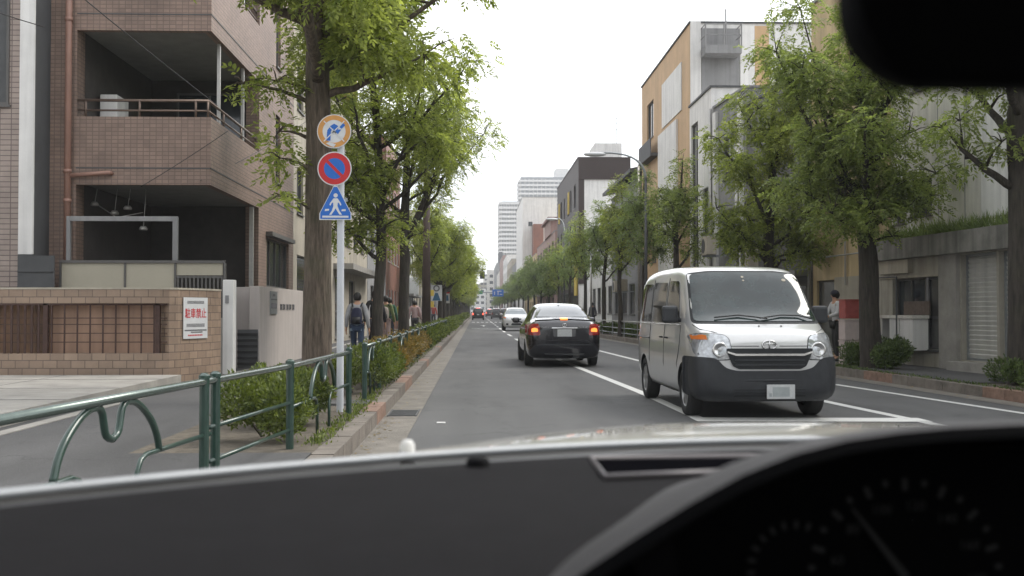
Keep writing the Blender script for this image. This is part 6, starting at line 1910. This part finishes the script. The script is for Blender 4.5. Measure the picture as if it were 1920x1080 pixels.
def person(label, loc, rotz, h, top, bottom, hair=True, step=.22, pack=None, shoes=None, hem=None, arms=None, group=None, hat=None, hands=True, apron=None):
    t = thing("person", label, "person", loc, rotz, group)
    k = h / 1.7
    def P(x, y, z): return V(x * k, y * k, z * k)
    s = step
    J = dict(hip=(0, 0, .93), waist=(0, .005, 1.06), chest=(0, .02, 1.25), neckb=(0, .015, 1.42), neck=(0, .03, 1.50), head=(0, .045, 1.585), crown=(0, .04, 1.655),
             shL=(-.165, .01, 1.40), shR=(.165, .01, 1.40), elL=(-.235, -.03, 1.13), elR=(.235, -.05, 1.13), wrL=(-.255, .04, .90), wrR=(.265, .02, .88),
             hL=(-.085, 0, .90), hR=(.085, 0, .90), kL=(-.095, s * .55 + .03, .50), kR=(.095, -s * .35 + .03, .50), aL=(-.10, s * .6, .09), aR=(.10, -s * .95, .13), tL=(-.105, s * .6 + .14, .035), tR=(.105, -s * .95 + .13, .045))
    if arms: J.update(arms)
    p = {a: P(*b) for a, b in J.items()}
    R = dict(hip=(.12, .09), waist=(.105, .08), chest=(.135, .095), neckb=(.07, .06), neck=.048, head=(.072, .088), crown=(.055, .065), shL=.052, shR=.052, elL=.038, elR=.038, wrL=.026, wrR=.026,
             hL=.078, hR=.078, kL=.052, kR=.052, aL=.036, aR=.036, tL=.03, tR=.03)
    def rr(x, f=1.0, a=0): return tuple((q * f + a) * k for q in x) if isinstance(x, tuple) else (x * f + a) * k
    E = [("hip", "waist"), ("waist", "chest"), ("chest", "neckb"), ("neckb", "neck"), ("neck", "head"), ("head", "crown"), ("neckb", "shL"), ("neckb", "shR"), ("shL", "elL"), ("elL", "wrL"), ("shR", "elR"), ("elR", "wrR"),
         ("hip", "hL"), ("hip", "hR"), ("hL", "kL"), ("kL", "aL"), ("hR", "kR"), ("kR", "aR"), ("aL", "tL"), ("aR", "tR")]
    nodes = {a: (p[a], rr(R[a])) for a in p}
    nodes["nose"] = (p["head"] + P(0, .10, -.005), .010 * k); E.append(("head", "nose"))
    if hands:
        for sd, w, e in (("L", "wrL", "elL"), ("R", "wrR", "elR")):
            d = (p[w] - p[e]).normalized(); sg = -1 if sd == "L" else 1
            side = V(0, 1, 0) - d * d.y; side.normalize()
            pal = p[w] + d * .065 * k
            nodes["pal" + sd] = (pal, (.020 * k, .034 * k)); E.append((w, "pal" + sd))
            for i in range(4):
                off = side * (-.03 + .02 * i) * k
                ln = (.060, .072, .068, .052)[i] * k
                a = pal + d * .04 * k + off; b = a + d * ln * .6 + V(-sg * .006 * k, 0, 0); c = b + d * ln * .4 + V(-sg * .018 * k, 0, 0)
                nodes["f%d%s" % (i, sd)] = (a, .0095 * k); nodes["g%d%s" % (i, sd)] = (b, .0085 * k); nodes["i%d%s" % (i, sd)] = (c, .007 * k)
                E += [("pal" + sd, "f%d%s" % (i, sd)), ("f%d%s" % (i, sd), "g%d%s" % (i, sd)), ("g%d%s" % (i, sd), "i%d%s" % (i, sd))]
            a = p[w] + d * .03 * k + side * .035 * k; b = a + d * .04 * k + side * .018 * k
            nodes["th" + sd] = (a, .011 * k); nodes["ti" + sd] = (b, .009 * k); E += [(w, "th" + sd), ("th" + sd, "ti" + sd)]
    skin("body", nodes, E, "hip", SK, t)
    tn = {a: (p[a], rr(R[a], 1.0, .016)) for a in ("hip", "waist", "chest", "neckb", "shL", "shR", "elL", "elR", "wrL", "wrR")}
    tn["hip"] = (p["hip"] + P(0, 0, -.02), (.150 * k, .115 * k)); tn["neckb"] = (p["neckb"] - P(0, 0, .015), (.075 * k, .07 * k))
    skin("shirt", tn, [e for e in E if e[0] in tn and e[1] in tn], "hip", top, t)
    bn = {a: (p[a], rr(R[a], 1.0, .016)) for a in ("hip", "hL", "hR", "kL", "kR", "aL", "aR")}
    bn["aL"] = (p["aL"] + P(0, 0, .01), .052 * k); bn["aR"] = (p["aR"] + P(0, 0, .01), .052 * k)
    skin("trousers", bn, [e for e in E if e[0] in bn and e[1] in bn], "hip", bottom, t)
    for sd in "LR":
        a, b = p["a" + sd], p["t" + sd]
        skin("shoe", {"a": (a + P(0, -.035, -.055), .04 * k), "m": ((a + b) * .5 + P(0, 0, -.03), .043 * k), "b": (b + P(0, .03, -.005), .036 * k)}, [("a", "m"), ("m", "b")], "a", shoes or MT["dgrey"], t)
    if hem:
        mb = MB(); ring = [(.17, .115, .83), (.168, .113, .90), (.155, .105, 1.0)]
        vs = []; n = 20
        for a, b, z in ring:
            for i in range(n): w = 2 * PI * i / n; vs.append(P(a * math.cos(w), b * math.sin(w) * 1.05, z + .012 * math.sin(w * 3)))
        mb.add(vs, [(i + j * n, (i + 1) % n + j * n, (i + 1) % n + (j + 1) * n, i + (j + 1) * n) for j in range(2) for i in range(n)])
        mb.build("shirt_hem", hem, t, smooth=True, local=True)
    # hair: lumpy cap over the back of the skull
    def dome(name, mat, r, zc, cut, yoff=0, parent=t, lump=.05):
        mb = MB(); vs = []; n, m_ = 18, 9
        for j in range(m_ + 1):
            ph = PI * .5 - (PI * cut) * j / m_
            for i in range(n):
                w = 2 * PI * i / n
                f = 1 + lump * math.sin(w * 5 + j) * math.cos(ph)
                drop = 1.0 if math.sin(w) < .3 else (.62 if ph < 0 else 1)
                vs.append(P(r[0] * math.cos(w) * math.cos(ph) * f, yoff + r[1] * math.sin(w) * math.cos(ph) * f, zc + r[2] * math.sin(ph) * (drop if ph < 0 else 1)))
        mb.add(vs, [(i + j * n, (i + 1) % n + j * n, (i + 1) % n + (j + 1) * n, i + (j + 1) * n) for j in range(m_) for i in range(n)])
        return mb.build(name, mat, parent, smooth=True, local=True)
    if hair: dome("hair", HAIR, (.092, .108, .115), 1.60, .74, .028)
    if hat: dome("cap", hat, (.10, .115, .10), 1.63, .52, .04, lump=.01)
    e = MB()
    for x in (-.03, .03): e.lathe([(.009, 0), (.006, .006), (0, .008)], P(x, .124, 1.60), UX, UZ, V(0, 1, 0), 8)
    e.build("eye", HAIR, t, local=True)
    if apron:
        mb = MB(); mb.box(-.14 * k, .14 * k, .12 * k, .14 * k, .6 * k, 1.25 * k); mb.build("apron", apron, t, local=True, bevel=.03)
    if pack:
        b = thing("backpack", label.split(",")[0] if False else "", "", (0, 0, 0)); bpy.data.objects.remove(b)
        nd = {"a": (P(0, -.15, .98), (.125 * k, .07 * k)), "b": (P(0, -.165, 1.10), (.14 * k, .085 * k)), "c": (P(0, -.16, 1.25), (.13 * k, .08 * k)), "d": (P(0, -.145, 1.37), (.10 * k, .06 * k))}
        skin("backpack", nd, [("a", "b"), ("b", "c"), ("c", "d")], "b", pack, t)
        st = MB()
        for sg in (-1, 1):
            st.tube([P(sg * .09, -.10, 1.38), P(sg * .12, -.02, 1.47), P(sg * .125, .09, 1.42), P(sg * .13, .13, 1.28), P(sg * .15, .08, 1.10), P(sg * .13, -.08, 1.02)], .02 * k, 6, flat=.4)
        st.box(-.09 * k, .09 * k, -.262 * k, -.245 * k, 1.0 * k, 1.14 * k)
        st.build("strap", MT["black"], t, local=True, smooth=True)
    return t
GP = "pedestrians on the left pavement"
person("person in light grey sleeves and jeans with a navy backpack, walking away", (-2.42, 21.8, Z0), 0, 1.50, cloth("light_grey", (.33, .33, .34)), cloth("denim", (.035, .055, .10)), pack=cloth("navy_nylon", (.022, .024, .05)), hem=cloth("pale_blue", (.20, .26, .33)), shoes=cloth("shoe_grey", (.12, .12, .14)))
person("person in a black jacket half hidden behind the leaning forked tree", (-2.48, 26.2, Z0), .1, 1.62, cloth("black", (.02, .02, .022)), cloth("black_trousers", (.025, .025, .03)), group=GP)
person("person in a yellow green top with a pale bag beside the leaning tree", (-2.58, 30.5, Z0), -.1, 1.56, cloth("lime", (.15, .19, .08)), cloth("pale_pink", (.40, .30, .28)), pack=cloth("pale_bag", (.42, .36, .32)), group=GP)
person("person in a deep green top left of the tree with two upright stems", (-2.75, 34, Z0), 0, 1.55, cloth("deep_green", (.035, .11, .07)), cloth("dark_jeans", (.03, .035, .05)), group=GP)
person("person in a pink shirt walking between the split tree and utility pole", (-2.35, 41.0, Z0), 0, 1.52, cloth("pink", (.40, .29, .28)), cloth("charcoal", (.05, .05, .055)), group=GP, hands=False)
for i, (x, y, c, lab) in enumerate(((-2.9, 50, (.5, .25, .25), "person in a salmon jacket just beyond the utility pole"), (-3.2, 55, (.06, .06, .07), "person in dark clothes beyond the utility pole, left of the far trees"),
        (-2.9, 60, (.55, .5, .5), "person in a pale top far down the left pavement"), (-3.3, 47.5, (.45, .40, .08), "person in a mustard top just beyond the brown utility pole"), (-3.0, 75, (.4, .08, .07), "tiny person in red far down the left pavement"))):
    person(lab, (x, y, Z0), (0, PI)[i % 2], 1.6, cloth("far%d" % i, c), cloth("fart%d" % i, (.06, .06, .08)), group=GP, hands=False)
GR2 = "people on the right pavement"
person("person in a dark cap and white shirt standing behind red and white crates", (8.15, 23.9, Z0), PI * .55, 1.58, cloth("white_shirt", (.5, .5, .5)), cloth("black_skirt", (.03, .03, .03)), hat=cloth("dark_cap", (.03, .03, .04)), step=.05, group=GR2,
       arms=dict(elL=(-.22, .10, 1.14), wrL=(-.16, .30, 1.08), elR=(.22, .12, 1.14), wrR=(.14, .31, 1.05)))
person("person in dark clothes waiting by the pale post on the right pavement", (6.55, 60, Z0), .5, 1.6, cloth("dark_coat", (.035, .035, .045)), cloth("dark_coat2", (.03, .03, .04)), group=GR2, hands=False)

def crate(label, x, y, z, w, d, h, mat, cloth_=None):
    t = thing("crate", label, "crate", (x, y, z), 0, "crates beside the stout right trunk")
    b = MB(); b.box(x - w / 2, x + w / 2, y - d / 2, y + d / 2, z, z + h)
    b.build("crate_body", mat, t, bevel=.015)
    m = MB()
    for q in (.45,): m.box(x - w / 2 - .008, x + w / 2 + .008, y - d / 2 - .008, y - d / 2 - .001, z + h * q, z + h * (q + .12))
    m.box(x - w / 2 - .01, x + w / 2 + .01, y - d / 2 - .01, y + d / 2 + .01, z + h, z + h + .025)
    m.build("rim", mat, t)
WC = M("crate_white", (.50, .42, .40), .6, .1, 6); RC = M("crate_red", (.34, .07, .06), .6, .15, 9)
crate("pale crate at the bottom of the stack beside the stout right trunk", 8.0, 22.4, Z0, .5, .4, .48, WC)
crate("pale crate in the middle of the stack beside the stout right trunk", 8.0, 22.4, Z0 + .52, .5, .4, .40, WC)
crate("red crate on top of the stack beside the stout right trunk", 8.0, 22.4, Z0 + .97, .48, .4, .38, RC)

# ================================================================== THE CAR THE CAMERA SITS IN
def own_car():
    t = thing("car_interior", "dark grey dashboard, bonnet and mirror of the car the view is taken from", "car interior", (0.35, .5, 0))
    DG = M("dash_plastic", (.0095, .009, .0100), .85, .15, 30, bump=.3, bscale=420, spec=.08)
    DG2 = M("instrument_hood_plastic", (.030, .028, .030), .65, .1, 30, bump=.2, bscale=420, spec=.3)
    BK = M("binnacle_black", (.007, .007, .008), .8, .1, 20, spec=.08)
    HOOD = M("bonnet_paint", (.60, .58, .52), .30, .05, 2, metal=.0, coat=1.0)
    CH = M("cowl_trim", (.34, .35, .36), .35, .1, 8, metal=.5)
    # windscreen foot line: x, y, z
    def foot(x):
        u = (x - .42)
        return 1.10 - .53 * u * u
    N = 60
    xs = [-.85 + i * (2.1 / N) for i in range(N + 1)]
    ZF = 1.132
    cx = .345
    # profile of the instrument hood lip (x, z), symmetric about cx
    LIP = [(-.06, 1.045), (-.02, 1.08), (.02, 1.112), (.058, 1.142), (.086, 1.160), (.114, 1.177), (.142, 1.192), (.170, 1.203), (.198, 1.210), (.226, 1.214), (.254, 1.2165), (.290, 1.218), (.345, 1.219)]
    LIP += [(2 * cx - x, z) for x, z in LIP[-2::-1]]
    # dashboard top, open where the dials sit
    prof = [(0.0, .0), (-.03, .0), (-.10, -.003), (-.25, -.006), (-.34, -.010), (-.37, -.012), (-.42, -.016), (-.55, -.035), (-.64, -.075), (-.68, -.14), (-.68, -.3)]
    rows = []
    for dy, dz in prof:
        r = []
        for x in xs:
            y = foot(x) - .012 + dy; z = ZF + .007 + dz
            if (y < .70 and .13 < x < .56) or (y < .75 and .16 < x < .54): z = .80
            r.append(V(x, y, z))
        rows.append(r)
    d = MB(); k = N + 1
    d.add([p for r in rows for p in r], [(j * k + i, (j + 1) * k + i, (j + 1) * k + i + 1, j * k + i + 1) for j in range(len(rows) - 1) for i in range(N)])
    dash = d.build("dashboard", DG, t, smooth=True, auto=True)
    l = MB(); l.sheet([V(x, foot(x) - .013, ZF + .0065) for x in xs], [V(x, foot(x) + .045, ZF + .0025) for x in xs])
    l.sheet([V(x, foot(x) + .045, ZF + .002) for x in xs], [V(x, foot(x) + .05, ZF - .05) for x in xs]); l.build("glass_seal", MT["black"], t)
    l = MB(); l.tube([V(x, foot(x) + .052, ZF + .008) for x in xs], .0045, 8); l.build("cowl_trim", CH, t, smooth=True)
    # bonnet
    rows = []
    for s in [i / 14 for i in range(15)]:
        r = []
        for x in xs:
            u = (x - .46)
            y = foot(x) + .058 + s * (.95 - .25 * u * u)
            z = ZF + .005 - .030 * s + .020 * s * (1 - s) - .10 * s ** 2.5 - .27 * max(0, abs(u) - .1) ** 2 * s
            r.append(V(x, y, z))
        rows.append(r)
    b = MB(); b.add([p for r in rows for p in r], [(j * k + i, j * k + i + 1, (j + 1) * k + i + 1, (j + 1) * k + i) for j in range(14) for i in range(N)])
    b.build("bonnet", HOOD, t, smooth=True)
    nz_ = MB(); nx = -.075; ny = foot(nx) + .20; nz_.lathe([(.008, -.02), (.008, .002), (.005, .007), (0, .008)], V(nx, ny, ZF), UX, V(0, 1, 0), UZ, 12); nz_.build("washer_nozzle", MT["white"], t, smooth=True)
    kn = MB(); kn.lathe([(.011, -.004), (.0105, .006), (.008, .0085), (0, .009)], V(.0015, .975, ZF + .006), UX, V(0, 1, 0), UZ, 20); kn.build("sensor_knob", BK, t, smooth=True)
    # defroster vent
    zv = ZF + .0055
    v = MB(); v.add([V(.112, 1.01, zv + .002), V(.29, 1.02, zv + .002), V(.235, .945, zv), V(.114, .915, zv)], [(0, 3, 2, 1)]); v.build("defroster_vent", M("vent_black", (.004, .004, .005), .95, .1, 20, spec=0.0), t)
    v = MB(); v.tube([V(.29, 1.023, zv + .002), V(.109, 1.013, zv + .002), V(.111, .912, zv), V(.235, .942, zv)], .0035, 8); v.build("vent_rim", M("vent_rim", (.09, .08, .085), .4, .1, 9), t, smooth=True)
    # instrument hood: arched lip round the dial well, falling back into the dashboard
    def arow(y, dz, out, floor=None):
        r = []
        for x, z in LIP:
            sgn = -1 if x < cx else 1
            q = min(1, abs(x - cx) / .25)
            zz = z + dz
            if floor is not None: zz = max(zz, floor)
            r.append(V(x + sgn * out * q, y, zz))
        return r
    A = [arow(1.04, -.11, 0), arow(.95, -.078, 0), arow(.88, -.064, 0), arow(.80, -.049, 0), arow(.74, -.035, 0), arow(.68, -.018, .0), arow(.62, -.003, .0), arow(.59, .0012, .0), arow(.565, .001, .0), arow(.562, -.005, -.004), arow(.58, -.010, -.008), arow(.66, -.022, -.012), arow(.742, -.034, -.016)]
    n = len(A[0])
    def strip_rows(R): 
        h = MB(); h.add([p for a in R for p in a], [(j * n + i, (j + 1) * n + i, (j + 1) * n + i + 1, j * n + i + 1) for j in range(len(R) - 1) for i in range(n - 1)]); return h
    strip_rows(A[:9 + 1 - 1]).build("instrument_hood", DG2, t, smooth=True, subsurf=1)
    h = strip_rows(A[8:])
    last = A[-1]
    h.add([V(p.x, .743, p.z) for p in last] + [V(cx, .743, .85)], [(i, i + 1, n) for i in range(n - 1)])
    h.build("dial_well", BK, t, smooth=False)
    # the rest of the cabin: roof lining, doors and rear end shade the dashboard
    c = MB()
    c.box(-.72, 1.42, -2.2, .40, 1.52, 1.56); c.box(-.80, -.74, -2.2, .55, .4, 1.10); c.box(1.44, 1.50, -2.2, .55, .4, 1.10); c.box(-.80, 1.50, -2.3, -2.2, .4, 1.56)
    c.box(-.74, 1.44, -2.2, .3, .3, .4)
    c.build("cabin_shell", M("cabin_lining", (.16, .155, .15), .9, .05, 9), t)
    for sx in (-.76, 1.46):
        c = MB(); c.tube([V(sx, .60, 1.10), V(sx + (.05 if sx < 0 else -.05), .40, 1.53)], .035, 8); c.build("windscreen_pillar", BK, t, smooth=True)
    # dials
    INK = M("dial_ink", (.04, .04, .04), .6, .05, 9)
    dl = MB()
    C = V(.30, .740, 1.094)
    for i in range(21):
        a = rad(210 - i * 12); r0 = .060 if i % 2 == 0 else .064
        u = V(math.cos(a), 0, math.sin(a)); w = V(-math.sin(a), 0, math.cos(a))
        dl.add([C + u * r0 - w * .002, C + u * .069 - w * .002, C + u * .069 + w * .002, C + u * r0 + w * .002], [(0, 1, 2, 3)])
    C2 = V(.222, .740, 1.100)
    for i in range(9):
        a = rad(200 - i * 16); u = V(math.cos(a), 0, math.sin(a)); w = V(-math.sin(a), 0, math.cos(a))
        dl.add([C2 + u * .028 - w * .0015, C2 + u * .034 - w * .0015, C2 + u * .034 + w * .0015, C2 + u * .028 + w * .0015], [(0, 1, 2, 3)])
    a = rad(128); u = V(math.cos(a), 0, math.sin(a)); w = V(-math.sin(a), 0, math.cos(a))
    dl.add([C - w * .003 + V(0, -.002, 0), C + u * .062 - w * .001 + V(0, -.002, 0), C + u * .062 + w * .001 + V(0, -.002, 0), C + w * .003 + V(0, -.002, 0)], [(0, 1, 2, 3)])
    gauge = dl.build("dial_marks", INK, t)
    for i, s in enumerate(("20", "40", "60", "80", "100", "120", "140", "160", "180")):
        a = rad(222 - i * 28)
        text_mesh(s, .010, INK, "dial_number", gauge, C + V(math.cos(a) * .050, -.001, math.sin(a) * .050), UX, UZ, .0005)
    # mirror
    m = MB()
    def rr_(x0, x1, z0, z1, r, n=8):
        out_ = []
        for cx_, cz_, a in ((x1 - r, z0 + r, -90), (x1 - r, z1 - r, 0), (x0 + r, z1 - r, 90), (x0 + r, z0 + r, 180)):
            for i in range(n + 1): out_.append((cx_ + r * math.cos(rad(a + 90 * i / n)), cz_ + r * math.sin(rad(a + 90 * i / n))))
        return out_
    m.prism(rr_(.141, .395, 1.366, 1.452, .032), V(0, .42, 0), UX, UZ, 0, .03)
    m.build("rear_view_mirror", BK, t, bevel=.009)
    m = MB(); m.tube([(.27, .43, 1.43), (.27, .52, 1.50)], .012, 8); m.build("mirror_stem", BK, t, smooth=True)
own_car()

# ================================================================== HAZE
USE_HAZE = True
if USE_HAZE:
    hz = MB(); hz.box(-400, 400, -40, 1000, -1.0, 120)
    hm = bpy.data.materials.new("haze"); hm.use_nodes = True
    n_ = hm.node_tree.nodes; n_.clear()
    o_ = n_.new("ShaderNodeOutputMaterial"); pv = n_.new("ShaderNodeVolumePrincipled")
    pv.inputs["Color"].default_value = (.9, .93, .97, 1); pv.inputs["Density"].default_value = .0006
    hm.node_tree.links.new(pv.outputs[0], o_.inputs["Volume"])
    structure_h = tag(hz.build("haze", hm), kind="stuff")
